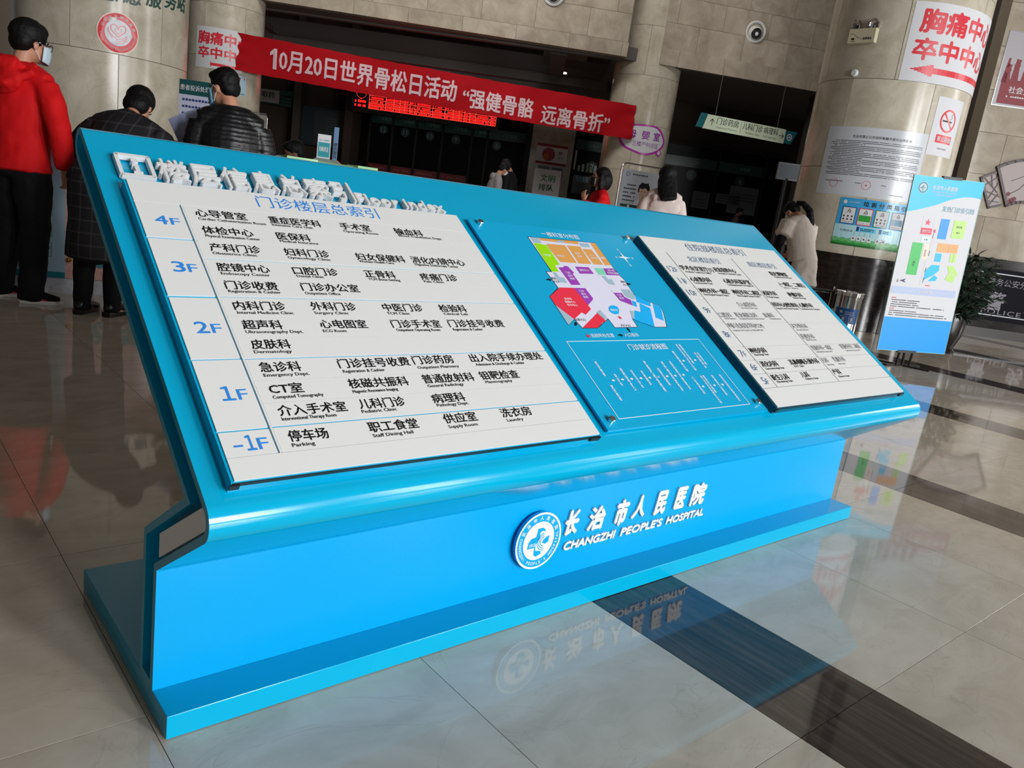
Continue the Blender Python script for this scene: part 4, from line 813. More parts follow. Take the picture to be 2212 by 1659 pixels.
# ------------------------------------------------------------------ hanging direction sign
HSC = hall(4.621, 20.0, 3.392); ya = 0.392
HS = Plane(HSC, SV * math.cos(ya) + DV * math.sin(ya), ZV)
t = wthing('hanging_sign', 'pale green hanging direction sign with arrows and teal ends 门诊药房 儿科门诊', 'sign', HSC)
q = MB(); q.poly(HS, [(-1.16, -0.165), (-1.07, 0.16), (1.20, 0.165), (1.20, -0.165)], -0.03, 0.03); q.build('board', mat('pale_green_board', '#dfeed2', rough=0.5), t)
TG = mat('teal_end', '#1f6a75', rough=0.35)
q = MB(); q.poly(HS, [(-1.32, -0.155), (-1.23, 0.17), (-1.075, 0.17), (-1.165, -0.155)], -0.028, 0.028, TG); q.build('end_panel', None, t); q = MB(); q.poly(HS, [(1.205, -0.15), (1.205, 0.15), (1.55, 0.15), (1.42, -0.15)], -0.028, 0.028, TG); q.build('end_panel', None, t)
q = MB()
text(q, HS, '门诊药房', -0.80, -0.02, 0.155, 0.62, INK, bold=0.01, n=0.031, res=2); text(q, HS, 'Outpatient Pharmacy', -0.80, -0.105, 0.046, 0.60, INK, n=0.031, res=1)
text(q, HS, '儿科门诊', -0.06, -0.02, 0.155, 0.58, INK, bold=0.01, n=0.031, res=2); text(q, HS, 'Pediatric Clinic', 0.05, -0.105, 0.046, 0.42, INK, n=0.031, res=1)
text(q, HS, '病理科', 0.56, -0.02, 0.155, 0.42, INK, bold=0.01, n=0.031, res=2); text(q, HS, 'Pathology Dept.', 0.56, -0.105, 0.046, 0.40, INK, n=0.031, res=1)
stroke(q, HS, [(-0.93, -0.07), (-0.93, 0.07)], 0.016, 0.031, INK); stroke(q, HS, [(-0.99, 0.01), (-0.93, 0.075), (-0.87, 0.01)], 0.016, 0.031, INK)
stroke(q, HS, [(1.02, 0.0), (1.16, 0.0)], 0.016, 0.031, INK); stroke(q, HS, [(1.10, 0.06), (1.165, 0.0), (1.10, -0.06)], 0.016, 0.031, INK); rect(q, HS, -0.115, -0.13, -0.107, 0.13, 0.031, INKTHIN)
ring(q, HS, 1.34, 0.0, 0.055, 0.08, 0.030, 0.030, PAPER, 24); star(q, HS, 1.34, 0, 0.04, 0.030, PAPER, k=4, q=0.6); q.build('lettering', None, t, kind='stuff')
q = MB(); q.tube([HS(-0.85, 0.16, 0), HS(-0.85, 1.2, 0)], 0.006, n=6); q.build('cable', STEEL, t); q = MB(); q.tube([HS(0.95, 0.16, 0), HS(0.95, 1.2, 0)], 0.006, n=6); q.build('cable', STEEL, t)

# ------------------------------------------------------------------ glazed pharmacy counters in the dim hall
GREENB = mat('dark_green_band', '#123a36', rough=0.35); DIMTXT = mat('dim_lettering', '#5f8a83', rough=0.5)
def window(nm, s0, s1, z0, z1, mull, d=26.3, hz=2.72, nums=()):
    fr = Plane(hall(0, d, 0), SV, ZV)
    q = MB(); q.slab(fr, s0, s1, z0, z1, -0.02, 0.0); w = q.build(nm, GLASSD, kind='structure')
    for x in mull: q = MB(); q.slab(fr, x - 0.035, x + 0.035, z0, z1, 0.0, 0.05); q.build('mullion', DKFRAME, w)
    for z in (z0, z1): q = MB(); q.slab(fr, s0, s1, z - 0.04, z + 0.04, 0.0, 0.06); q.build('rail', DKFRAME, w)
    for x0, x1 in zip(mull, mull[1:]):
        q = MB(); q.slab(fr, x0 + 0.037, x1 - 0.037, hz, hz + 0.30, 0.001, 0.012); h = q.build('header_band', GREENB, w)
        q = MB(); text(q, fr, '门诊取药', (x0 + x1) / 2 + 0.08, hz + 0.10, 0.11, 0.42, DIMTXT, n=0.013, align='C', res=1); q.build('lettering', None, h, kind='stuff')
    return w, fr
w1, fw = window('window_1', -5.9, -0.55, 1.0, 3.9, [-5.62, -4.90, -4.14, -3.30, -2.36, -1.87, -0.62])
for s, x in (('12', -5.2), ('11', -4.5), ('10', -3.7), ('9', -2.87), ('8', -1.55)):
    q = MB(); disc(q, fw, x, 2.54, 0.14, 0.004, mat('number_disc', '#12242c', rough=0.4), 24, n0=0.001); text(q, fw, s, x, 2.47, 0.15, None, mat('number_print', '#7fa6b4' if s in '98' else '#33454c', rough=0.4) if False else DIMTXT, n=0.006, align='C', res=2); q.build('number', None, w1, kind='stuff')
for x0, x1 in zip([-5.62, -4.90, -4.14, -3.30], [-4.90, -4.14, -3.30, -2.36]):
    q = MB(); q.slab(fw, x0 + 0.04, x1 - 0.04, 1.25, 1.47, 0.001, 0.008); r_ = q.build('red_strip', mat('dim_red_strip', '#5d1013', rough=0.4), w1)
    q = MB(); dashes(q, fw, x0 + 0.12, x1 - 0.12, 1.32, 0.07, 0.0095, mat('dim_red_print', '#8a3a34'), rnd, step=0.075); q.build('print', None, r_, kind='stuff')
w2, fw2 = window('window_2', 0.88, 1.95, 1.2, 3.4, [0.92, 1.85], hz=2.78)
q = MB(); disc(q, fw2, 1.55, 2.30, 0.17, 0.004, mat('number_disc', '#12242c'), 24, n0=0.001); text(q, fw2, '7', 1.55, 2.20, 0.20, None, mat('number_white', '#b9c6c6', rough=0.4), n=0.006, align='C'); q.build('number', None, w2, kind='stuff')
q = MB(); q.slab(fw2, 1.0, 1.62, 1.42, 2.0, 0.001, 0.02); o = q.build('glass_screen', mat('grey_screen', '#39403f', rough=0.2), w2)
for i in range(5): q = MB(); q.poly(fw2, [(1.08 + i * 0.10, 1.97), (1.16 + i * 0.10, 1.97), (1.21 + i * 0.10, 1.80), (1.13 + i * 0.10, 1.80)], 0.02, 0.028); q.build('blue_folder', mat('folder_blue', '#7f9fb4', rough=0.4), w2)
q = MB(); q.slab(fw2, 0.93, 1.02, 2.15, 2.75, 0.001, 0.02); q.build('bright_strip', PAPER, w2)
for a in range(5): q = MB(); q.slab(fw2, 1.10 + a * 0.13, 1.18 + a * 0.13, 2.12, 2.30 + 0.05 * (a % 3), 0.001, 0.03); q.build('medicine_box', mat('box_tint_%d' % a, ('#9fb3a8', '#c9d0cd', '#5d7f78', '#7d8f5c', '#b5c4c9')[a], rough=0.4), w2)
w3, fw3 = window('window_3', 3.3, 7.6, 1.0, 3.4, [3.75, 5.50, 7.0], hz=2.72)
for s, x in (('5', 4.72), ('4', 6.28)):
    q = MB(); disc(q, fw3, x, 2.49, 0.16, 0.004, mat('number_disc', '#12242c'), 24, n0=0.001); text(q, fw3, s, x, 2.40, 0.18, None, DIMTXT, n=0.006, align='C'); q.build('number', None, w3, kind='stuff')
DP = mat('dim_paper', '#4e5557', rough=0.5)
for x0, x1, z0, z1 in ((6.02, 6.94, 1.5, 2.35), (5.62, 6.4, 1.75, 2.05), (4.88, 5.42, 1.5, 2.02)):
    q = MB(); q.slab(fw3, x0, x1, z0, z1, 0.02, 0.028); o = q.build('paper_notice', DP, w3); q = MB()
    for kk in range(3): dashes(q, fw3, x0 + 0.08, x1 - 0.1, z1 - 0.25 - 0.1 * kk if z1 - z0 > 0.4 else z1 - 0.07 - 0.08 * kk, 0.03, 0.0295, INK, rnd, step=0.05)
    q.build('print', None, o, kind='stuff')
# tall LED board above window_1
LED = mat('led_red', (1.0, 0.006, 0.006), emit=3.0)
LEDL = mat('led_line', (1.0, 0.05, 0.03), emit=1.6)
fL = Plane(hall(0, 25, 0), SV, ZV)
t = wthing('led_board', 'black LED board with rows of glowing red text behind banner', 'screen', hall(-3.7, 25, 2.9))
q = MB(); q.slab(fL, -6.05, -1.5, 2.88, 3.85, -0.12, 0.0); q.build('cabinet', BLACK, t)
q = MB(); lr = random.Random(8)
for z in (3.02, 3.10, 3.18, 3.28, 3.40, 3.54, 3.70): rect(q, fL, -5.45, z - 0.006, -1.6, z + 0.006, 0.004, LEDL)
xs = [-5.45, -4.95, -4.70, -4.52, -4.38, -4.22, -4.06, -3.52, -3.15, -2.9, -2.72, -2.56, -2.40, -2.22, -1.75, -1.6]
for x in xs: rect(q, fL, x - 0.006, 3.02, x + 0.006, 3.70, 0.004, LEDL)
rows_ = [3.02, 3.10, 3.18, 3.28, 3.40, 3.54, 3.70]
for z0, z1 in zip(rows_, rows_[1:]):
    for x0, x1 in zip(xs, xs[1:]):
        if x1 - x0 < 0.08 or x0 < -1.8 and x0 > -1.76: continue
        hh = (z1 - z0) * 0.52; zz = (z0 + z1 - hh) / 2; pad = 0.06 if (z0 > 3.15 and x1 - x0 > 0.3) else 0.015
        dashes(q, fL, x0 + pad, x1 - pad, zz, hh, 0.005, LED, lr, gap=0.42, step=0.038)
for z in (3.16, 3.04): dashes(q, fL, -5.88, -5.55, z, 0.075, 0.005, LED, lr, gap=0.2, step=0.05)
ring(q, fL, -5.70, 3.42, 0.14, 0.146, 0.004, 0.004, LEDL, 14); stroke(q, fL, [(-5.72, 3.56), (-5.66, 3.46), (-5.60, 3.54)], 0.018, 0.005, LED); disc(q, fL, -5.70, 3.27, 0.02, 0.005, LED, 8)
q.build('led_text', None, t, kind='stuff')
# glossy dark ceiling panels that mirror the board
q = MB(); hbox(q, -8.0, 1.3, 20.52, 24.15, 4.585, 4.60); q.build('gloss_panel', mat('glossy_ceiling', '#3a3131', rough=0.03, spec=1.0), c0)

# pier with its posters
pr = MB(); hbox(pr, -0.46, 0.86, 25.5, 26.4, 0, 4.6); pier = pr.build('wall_pier', WALLM, kind='structure')
q = MB(); hbox(q, -0.62, -0.46, 25.45, 26.4, 0, 4.0); q.build('door_jamb', DKFRAME, pier)
fp = Plane(hall(0, 25.5, 0), SV, ZV)
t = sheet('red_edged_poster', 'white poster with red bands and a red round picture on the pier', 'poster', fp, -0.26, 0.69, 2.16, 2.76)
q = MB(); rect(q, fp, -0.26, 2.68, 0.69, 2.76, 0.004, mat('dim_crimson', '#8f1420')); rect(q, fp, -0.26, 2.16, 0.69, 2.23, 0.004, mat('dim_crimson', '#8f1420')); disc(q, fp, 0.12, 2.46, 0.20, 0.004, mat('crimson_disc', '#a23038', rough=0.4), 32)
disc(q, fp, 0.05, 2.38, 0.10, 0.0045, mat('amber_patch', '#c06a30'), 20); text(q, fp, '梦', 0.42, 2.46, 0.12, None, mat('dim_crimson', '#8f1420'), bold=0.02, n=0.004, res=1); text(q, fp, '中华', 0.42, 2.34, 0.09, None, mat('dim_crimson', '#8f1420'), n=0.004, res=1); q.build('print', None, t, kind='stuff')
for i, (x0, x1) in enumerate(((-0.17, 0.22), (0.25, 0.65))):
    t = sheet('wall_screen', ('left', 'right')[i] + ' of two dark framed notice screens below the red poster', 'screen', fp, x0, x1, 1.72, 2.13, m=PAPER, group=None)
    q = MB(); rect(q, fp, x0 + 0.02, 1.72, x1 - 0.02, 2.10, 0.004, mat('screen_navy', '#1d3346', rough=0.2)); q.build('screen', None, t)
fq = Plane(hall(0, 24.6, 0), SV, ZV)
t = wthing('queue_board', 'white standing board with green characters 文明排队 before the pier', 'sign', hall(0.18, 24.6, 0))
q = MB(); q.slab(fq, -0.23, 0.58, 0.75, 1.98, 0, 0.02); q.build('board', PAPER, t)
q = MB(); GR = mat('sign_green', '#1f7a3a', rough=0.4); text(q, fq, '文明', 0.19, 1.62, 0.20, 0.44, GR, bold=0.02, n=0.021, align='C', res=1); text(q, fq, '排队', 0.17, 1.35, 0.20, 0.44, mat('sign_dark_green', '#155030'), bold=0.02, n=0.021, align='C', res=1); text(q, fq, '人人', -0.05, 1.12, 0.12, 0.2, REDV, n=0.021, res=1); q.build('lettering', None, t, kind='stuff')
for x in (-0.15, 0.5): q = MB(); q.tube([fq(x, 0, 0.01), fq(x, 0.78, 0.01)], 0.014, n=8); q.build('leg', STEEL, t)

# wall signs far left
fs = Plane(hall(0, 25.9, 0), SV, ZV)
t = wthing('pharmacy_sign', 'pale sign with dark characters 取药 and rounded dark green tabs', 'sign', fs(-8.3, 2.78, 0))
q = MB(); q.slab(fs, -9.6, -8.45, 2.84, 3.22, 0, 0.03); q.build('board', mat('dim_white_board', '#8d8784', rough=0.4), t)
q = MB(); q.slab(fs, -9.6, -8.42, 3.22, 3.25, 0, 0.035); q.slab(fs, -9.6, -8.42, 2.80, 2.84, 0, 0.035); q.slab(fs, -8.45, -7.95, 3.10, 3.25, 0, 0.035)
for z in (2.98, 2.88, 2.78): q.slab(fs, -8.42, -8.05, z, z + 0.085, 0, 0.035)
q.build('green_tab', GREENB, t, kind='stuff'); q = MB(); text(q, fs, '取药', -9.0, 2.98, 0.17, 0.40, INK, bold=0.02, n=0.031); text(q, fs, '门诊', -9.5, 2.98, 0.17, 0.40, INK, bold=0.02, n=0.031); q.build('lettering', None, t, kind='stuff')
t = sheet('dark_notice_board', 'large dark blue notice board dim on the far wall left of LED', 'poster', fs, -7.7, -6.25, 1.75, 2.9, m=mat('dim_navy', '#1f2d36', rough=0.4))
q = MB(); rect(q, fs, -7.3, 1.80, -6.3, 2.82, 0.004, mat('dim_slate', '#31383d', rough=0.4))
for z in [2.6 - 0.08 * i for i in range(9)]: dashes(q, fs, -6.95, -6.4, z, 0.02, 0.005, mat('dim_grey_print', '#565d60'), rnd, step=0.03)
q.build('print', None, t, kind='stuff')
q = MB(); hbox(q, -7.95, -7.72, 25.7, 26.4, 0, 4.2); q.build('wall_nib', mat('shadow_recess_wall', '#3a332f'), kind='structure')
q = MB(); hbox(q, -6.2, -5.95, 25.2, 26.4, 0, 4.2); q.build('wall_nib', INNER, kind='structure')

# easel poster with a portrait
EA = Plane(hall(2.164, 17.5, 1.45), SV * math.cos(0.485) + DV * math.sin(0.485), ZV)
t = wthing('poster_stand', 'silver framed poster stand with a portrait of a person in white coat', 'sign', hall(2.164, 17.5, 0))
q = MB()
q.tube([EA(-0.60, -1.44, 0), EA(-0.60, 0.50, 0), EA(-0.57, 0.60, 0), EA(-0.50, 0.64, 0), EA(0.50, 0.64, 0), EA(0.57, 0.60, 0), EA(0.60, 0.50, 0), EA(0.60, -1.44, 0)], 0.018, n=8); q.build('frame', STEEL, t, smooth=True)
for sx in (-0.60, 0.60): q = MB(); q.tube([EA(sx, -1.43, -0.25), EA(sx, -1.43, 0.25)], 0.018, n=8); q.build('foot', STEEL, t)
q = MB(); q.slab(EA, -0.55, 0.55, -0.95, 0.52, -0.008, 0.008); q.build('poster', mat('portrait_paper', '#b9bfcc', rough=0.25), t)
q = MB(); e = 0.0095
DX = -0.25
def sh_(pts): return [(x + DX, y) for x, y in pts]
q.poly(EA, sh_([(0.02, -0.26), (0.12, -0.10), (0.22, -0.05), (0.36, -0.05), (0.50, -0.12), (0.54, -0.26)]), e, e, mat('coat_print', '#cfd6e4'))
q.poly(EA, sh_([(0.20, -0.08), (0.36, -0.08), (0.33, 0.04), (0.22, 0.04)]), e + .0005, e + .0005, mat('skin_print', '#c9a291')); disc(q, EA, 0.28 + DX, 0.10, 0.115, e + .001, mat('skin_print', '#c9a291'), 24, ry=0.14)
q.poly(EA, sh_([(0.14, 0.10), (0.15, 0.22), (0.22, 0.30), (0.30, 0.28), (0.38, 0.30), (0.44, 0.20), (0.43, 0.06), (0.40, 0.02), (0.39, 0.14), (0.33, 0.19), (0.24, 0.16), (0.18, 0.18), (0.17, 0.08)]), e + .0015, e + .0015, INK)
q.poly(EA, sh_([(0.255, -0.06), (0.29, -0.06), (0.30, -0.24), (0.25, -0.24)]), e + .001, e + .001, INK)
for x in (0.24, 0.32): rect(q, EA, x + DX - 0.018, 0.105, x + DX + 0.018, 0.115, e + .002, INK)
rect(q, EA, 0.25 + DX, 0.03, 0.31 + DX, 0.037, e + .002, mat('lip_print', '#9a6a66'))
for z in (0.20, 0.12, 0.04, -0.04, -0.12): dashes(q, EA, -0.47 if z < 0.2 else -0.40, -0.17, z, 0.03, e, INK, rnd, step=0.045)
GD = mat('deep_green_print', '#1c4644')
rect(q, EA, -0.50, -0.27, 0.0, -0.19, e, GD); rect(q, EA, -0.52, -0.38, 0.54, -0.29, e, GD); rect(q, EA, -0.12, -0.48, 0.54, -0.40, e, GD); rect(q, EA, -0.50, -0.47, -0.13, -0.41, e, mat('cyan_print', '#45a3b4'))
dashes(q, EA, -0.32, -0.18, -0.25, 0.05, e + .001, PAPER, rnd, step=0.07); dashes(q, EA, -0.48, 0.5, -0.365, 0.05, e + .001, PAPER, rnd, step=0.065); dashes(q, EA, 0.0, 0.5, -0.46, 0.05, e + .001, PAPER, rnd, step=0.065)
dashes(q, EA, -0.14, 0.10, -0.57, 0.045, e, mat('orange_print', '#c08a3c'), rnd, step=0.06)
for z in (-0.65, -0.72, -0.79): dashes(q, EA, -0.45, 0.45, z, 0.03, e, INK, rnd, step=0.04)
ring(q, EA, -0.42, 0.43, 0.035, 0.045, e, e, GD, 20); dashes(q, EA, -0.30, 0.10, 0.42, 0.03, e, INKTHIN, rnd, step=0.05)
q.build('print', None, t, kind='stuff')

# ticket dispenser at the right opening
t = wthing('ticket_screen', 'small silver screen unit at the edge of the large right column', 'screen', hall(4.6, 16, 2.1))
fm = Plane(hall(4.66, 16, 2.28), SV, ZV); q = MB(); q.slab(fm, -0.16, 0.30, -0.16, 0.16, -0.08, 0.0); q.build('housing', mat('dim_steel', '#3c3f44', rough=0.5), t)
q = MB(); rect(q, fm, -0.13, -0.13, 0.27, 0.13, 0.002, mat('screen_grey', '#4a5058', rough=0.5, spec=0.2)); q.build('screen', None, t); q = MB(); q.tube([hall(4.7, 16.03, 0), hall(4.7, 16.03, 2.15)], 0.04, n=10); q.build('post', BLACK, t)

# ------------------------------------------------------------------ right-hand wall: posters, police desk, plant
fr_ = Plane(hall(0, 13.05, 0), SV, ZV)
t = sheet('red_poster', 'tall red and white poster cut by the right edge of the view', 'poster', fr_, 6.66, 7.9, 3.47, 4.52, m=mat('grey_sky_print', '#a9a4ab', rough=0.25), n0=0.022)
q = MB(); cr = mat('dark_crimson', '#7d1220'); rect(q, fr_, 6.72, 3.50, 7.9, 3.85, 0.0265, cr)
for x, z in ((6.78, 4.0), (6.90, 4.08), (7.05, 3.98), (7.2, 4.05), (7.35, 4.0)): q.poly(fr_, [(x - 0.06, 3.8), (x + 0.06, 3.8), (x + 0.03, z), (x + 0.045, z + 0.06), (x - 0.03, z + 0.07)], 0.027, 0.027, cr); disc(q, fr_, x, z - 0.02, 0.045, 0.0272, cr, 12)
q.poly(fr_, [(6.71, 3.8), (6.75, 4.15), (6.78, 4.15), (6.78, 3.8)], 0.027, 0.027, cr)
text(q, fr_, '社会主义核心价值观', 6.86, 3.66, 0.10, 1.0, PAPER, bold=0.01, n=0.028, res=1); dashes(q, fr_, 6.84, 7.6, 3.60, 0.022, 0.028, PAPER, rnd, step=0.035); q.build('print', None, t, kind='stuff')
q = MB(); frame_rect(q, fr_, 6.65, 3.46, 7.91, 4.53, 0.012, 0.030, STEEL, n0=0.02); q.build('frame', None, t)
# fan-shaped plaque
t = wthing('fan_plaque', 'fan-shaped plaque with dark red lattice frame and ink painting of blossom', 'picture', fr_(7.3, 1.95, 0.03))
MR = mat('dark_red_lacquer', '#2f0f11', rough=0.3); fn = 0.024
def band(q, pts, w, n0, n1, m):
    for (x0, y0), (x1, y1) in zip(pts, pts[1:]):
        dx, dy = x1 - x0, y1 - y0; L = math.hypot(dx, dy); a, b_ = -dy / L * w / 2, dx / L * w / 2; ex, ey = dx / L * w * 0.4, dy / L * w * 0.4
        q.poly(fr_, [(x0 + a - ex, y0 + b_ - ey), (x0 - a - ex, y0 - b_ - ey), (x1 - a + ex, y1 - b_ + ey), (x1 + a + ex, y1 + b_ + ey)], n0, n1, m)
def A_(cx, cy, r, a0, a1, k=10): return [(cx + r * math.cos(math.radians(a0 + (a1 - a0) * i / k)), cy + r * math.sin(math.radians(a0 + (a1 - a0) * i / k))) for i in range(k + 1)]
topA = A_(7.62, 1.66, 1.10, 124, 56); botA = A_(7.62, 1.50, 0.62, 122, 58)
q = MB(); q.poly(fr_, topA + botA[::-1], fn, fn + 0.02); q.build('painting', mat('plaque_paper', '#a39795', rough=0.5), t)
q = MB(); band(q, topA, 0.04, fn, fn + 0.04, MR); band(q, botA, 0.04, fn, fn + 0.04, MR); band(q, [topA[0], botA[0]], 0.04, fn, fn + 0.04, MR); band(q, [topA[-1], botA[-1]], 0.04, fn, fn + 0.04, MR); q.build('frame', None, t)
lp = [(6.99, 2.49), (6.80, 2.385), (7.03, 1.96), (7.20, 2.02)]
q = MB(); q.poly(fr_, lp, fn, fn + 0.012, mat('plaque_paper', '#a39795')); band(q, lp, 0.034, fn, fn + 0.03, MR)
for a, c in (((6.84, 2.40), (7.10, 2.20)), ((6.88, 2.28), (7.06, 2.44)), ((6.92, 2.20), (7.16, 2.14)), ((6.98, 2.08), (7.08, 2.34)), ((6.99, 2.06), (7.16, 2.06)), ((7.02, 1.99), (7.12, 2.18)), ((6.95, 2.44), (7.0, 2.28))): band(q, [a, c], 0.014, fn, fn + 0.022, MR)
q.build('lattice_leaf', None, t)
q = MB(); n3 = fn + 0.021
stroke(q, fr_, [(7.24, 2.18), (7.34, 2.24), (7.42, 2.30), (7.50, 2.42), (7.62, 2.50)], 0.014, n3, INK); stroke(q, fr_, [(7.26, 2.40), (7.34, 2.44), (7.48, 2.52), (7.60, 2.56)], 0.010, n3, INK); stroke(q, fr_, [(7.24, 2.16), (7.36, 2.10), (7.50, 2.12), (7.62, 2.08)], 0.008, n3, INK)
for x, y in ((7.27, 2.20), (7.34, 2.12), (7.31, 2.09), (7.38, 2.14), (7.36, 2.07)): disc(q, fr_, x, y, 0.035, n3 + .001, mat('blossom_red', '#6d1c24'), 9)
q.build('brushwork', None, t, kind='stuff')
# police desk
fpz = Plane(hall(0, 12.5, 0), SV, ZV)
t = wthing('police_desk', 'black police desk sign board reading POLICE on grey stepped base', 'desk', hall(8.0, 12.7, 0))
NV = mat('navy_board', '#0a0914', rough=0.6, spec=0.1)
q = MB(); hbox(q, 6.68, 9.4, 12.5, 12.62, 0.26, 1.05); q.build('board', NV, t)
q = MB(); hbox(q, 6.60, 9.5, 12.46, 12.95, 0.14, 0.26); q.build('step', DARKM, t); q = MB(); hbox(q, 6.60, 9.5, 12.40, 12.98, 0.0, 0.14); q.build('step', mat('grey_step', '#2e2926', rough=0.4), t)
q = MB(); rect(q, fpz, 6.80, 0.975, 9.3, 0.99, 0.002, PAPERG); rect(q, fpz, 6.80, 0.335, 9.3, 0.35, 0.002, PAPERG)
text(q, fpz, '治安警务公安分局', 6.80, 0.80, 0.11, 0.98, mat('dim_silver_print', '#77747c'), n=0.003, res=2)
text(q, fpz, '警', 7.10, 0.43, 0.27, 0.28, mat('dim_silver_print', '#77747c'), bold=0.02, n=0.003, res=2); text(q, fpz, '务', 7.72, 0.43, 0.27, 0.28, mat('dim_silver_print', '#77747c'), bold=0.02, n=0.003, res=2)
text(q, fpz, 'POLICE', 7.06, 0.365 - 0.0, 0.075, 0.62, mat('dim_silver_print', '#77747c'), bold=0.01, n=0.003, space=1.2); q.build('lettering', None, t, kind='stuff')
# potted plant
pc = hall(5.15, 9.75)
t = wthing('potted_plant', 'bushy dark green potted plant behind the banner stand', 'plant', pc)
q = MB(); q.lathe([(0.0, 0.0), (0.15, 0.0), (0.16, 0.03), (0.13, 0.06), (0.19, 0.22), (0.21, 0.42), (0.19, 0.50), (0.22, 0.54), (0.19, 0.54), (0.17, 0.48), (0.0, 0.48)], n=28, o=pc); q.build('pot', mat('glazed_dark_pot', '#1c1817', rough=0.25), t, smooth=True)
pr_ = random.Random(11); q = MB()
stems = []
for i in range(9):
    a = pr_.uniform(0, 2 * PI); tp = pc + Vector((math.cos(a) * pr_.uniform(.05, .26), math.sin(a) * pr_.uniform(.05, .26), pr_.uniform(0.85, 1.18))); stems.append(tp); q.tube([pc + Vector((0, 0, 0.46)), pc + (tp - pc) * 0.6 + Vector((0, 0, 0.1)), tp], [0.012, 0.009, 0.004], n=5)
q.build('stem', mat('plant_stem', '#2c3020', rough=0.6), t, kind='stuff')
LF = mat('plant_leaf', '#26382c', rough=0.28, noise=0.25, nscale=2)
def leaf_mesh():
    q = MB(); P = [(0, 0.0, 0), (0.25, 0.055, 0.01), (0.55, 0.07, 0.0), (0.85, 0.04, -0.05), (1.0, 0.0, -0.10)]
    V = []; 
    for x, w, z in P: V += [(x, -w, z + 0.02), (x, 0, z), (x, w, z + 0.02)]
    Fc = []
    for i in range(4):
        a = i * 3; Fc += [(a, a + 3, a + 4, a + 1), (a + 1, a + 4, a + 5, a + 2)]
    q.add(V, Fc); me = q.mesh('leaf'); me.materials.append(LF); me.polygons.foreach_set('use_smooth', [True] * len(me.polygons)); return me
LM = leaf_mesh()
for i in range(290):
    a = pr_.uniform(0, 2 * PI); hgt = pr_.uniform(0.42, 1.20); rad = 0.36 * math.sqrt(max(0, 1 - ((hgt - 0.78) / 0.48) ** 2)) * pr_.uniform(0.25, 1.0)
    p = pc + SV * 0.08 + Vector((math.cos(a) * rad, math.sin(a) * rad, hgt))
    o = bpy.data.objects.new('leaf', LM); COL.objects.link(o); o.parent = t
    L_ = pr_.uniform(0.13, 0.20); o.scale = (L_, L_ * 1.7, L_); o.rotation_euler = (pr_.uniform(-0.7, 0.7), pr_.uniform(-0.9, 0.5), a + pr_.uniform(-0.6, 0.6)); o.location = p - t.location

q = MB()                                              # inner foliage too dense to pick apart
for i in range(420):
    a = pr_.uniform(0, 2 * PI); hgt = pr_.uniform(0.42, 1.12); rad = 0.30 * math.sqrt(max(0, 1 - ((hgt - 0.78) / 0.46) ** 2)) * pr_.uniform(0.1, 0.9)
    p = pc + SV * 0.08 + Vector((math.cos(a) * rad, math.sin(a) * rad, hgt)); Mx = Matrix.Rotation(a + pr_.uniform(-1, 1), 3, 'Z') @ Matrix.Rotation(pr_.uniform(-1.0, 0.6), 3, 'Y') @ Matrix.Rotation(pr_.uniform(-0.8, 0.8), 3, 'X'); L_ = pr_.uniform(0.11, 0.17)
    q.add([p + Mx @ Vector((v_.co.x * L_, v_.co.y * L_ * 1.7, v_.co.z * L_)) for v_ in LM.vertices], [tuple(f_.vertices) for f_ in LM.polygons])
q.build('inner_foliage', LF, t, kind='stuff')

# ------------------------------------------------------------------ banner stand with the site map
ST = Plane(hall(3.894, 7.95, 1.008), SV * math.cos(.194) + DV * math.sin(.194), ZV)
_x = ST.x * math.cos(.037) + ST.y * math.sin(.037); _y = -ST.x * math.sin(.037) + ST.y * math.cos(.037); ST = Plane(ST.o, _x, _y)
t = wthing('display_board', 'tall white and blue display board 发热门诊索引图 on a black stand', 'sign', hall(3.9, 8.0, 0))
q = MB(); q.slab(ST, -0.381, 0.381, -0.845, 0.850, -0.012, 0.0); BRD = q.build('board', PAPER, t)
CY = mat('board_cyan', (0.0, 0.48, 0.80), rough=0.35); AZ = mat('board_azure', (0.0, 0.32, 0.85), rough=0.35)
q = MB(); WV = [(-0.381, 0.505), (-0.28, 0.53), (-0.17, 0.565), (-0.07, 0.60), (0.02, 0.642), (0.11, 0.672), (0.19, 0.692), (0.27, 0.70), (0.33, 0.697), (0.381, 0.69)]
q.poly(ST, WV + [(0.381, 0.850), (-0.381, 0.850)], 0.001, 0.001, CY); q.poly(ST, [(-0.381, -0.845), (0.381, -0.845), (0.381, -0.51), (-0.381, -0.51)], 0.001, 0.001, AZ)
emblem(q, ST, -0.262, 0.742, 0.055, 0.0015, mat('board_teal_ink', '#2a8fa0'), PAPER, detail=False)
text(q, ST, '长治市人民医院', -0.165, 0.735, 0.040, 0.27, PAPER, bold=0.02, n=0.002, res=2, shear=0.1); text(q, ST, "CHANGZHI PEOPLE'S HOSPITAL", -0.163, 0.708, 0.014, 0.265, PAPER, bold=0.02, n=0.002, res=1); text(q, ST, '山西医科大学附属医院', -0.125, 0.680, 0.016, 0.18, PAPER, n=0.002, res=1)
text(q, ST, '发热门诊索引图', -0.01, 0.540, 0.052, 0.345, mat('board_title_ink', '#4a93ab', rough=0.4), n=0.002, res=2)
BX = lambda x0, y0, x1, y1, m: rect(q, ST, x0, y0, x1, y1, 0.0018, m)
M1 = {k_: mat('board_' + k_, c, rough=0.35) for k_, c in dict(crimson='#d8264e', pale='#cfe4ee', green='#34b858', tan='#ecd6c6', blue='#0a8ff0', lime='#b4dc78', orange='#e8a468', cyan='#38c4ea', band='#b0bedd').items()}
frame_rect(q, ST, -0.190, 0.372, -0.068, 0.472, 0.0015, 0.0017, PAPERG)
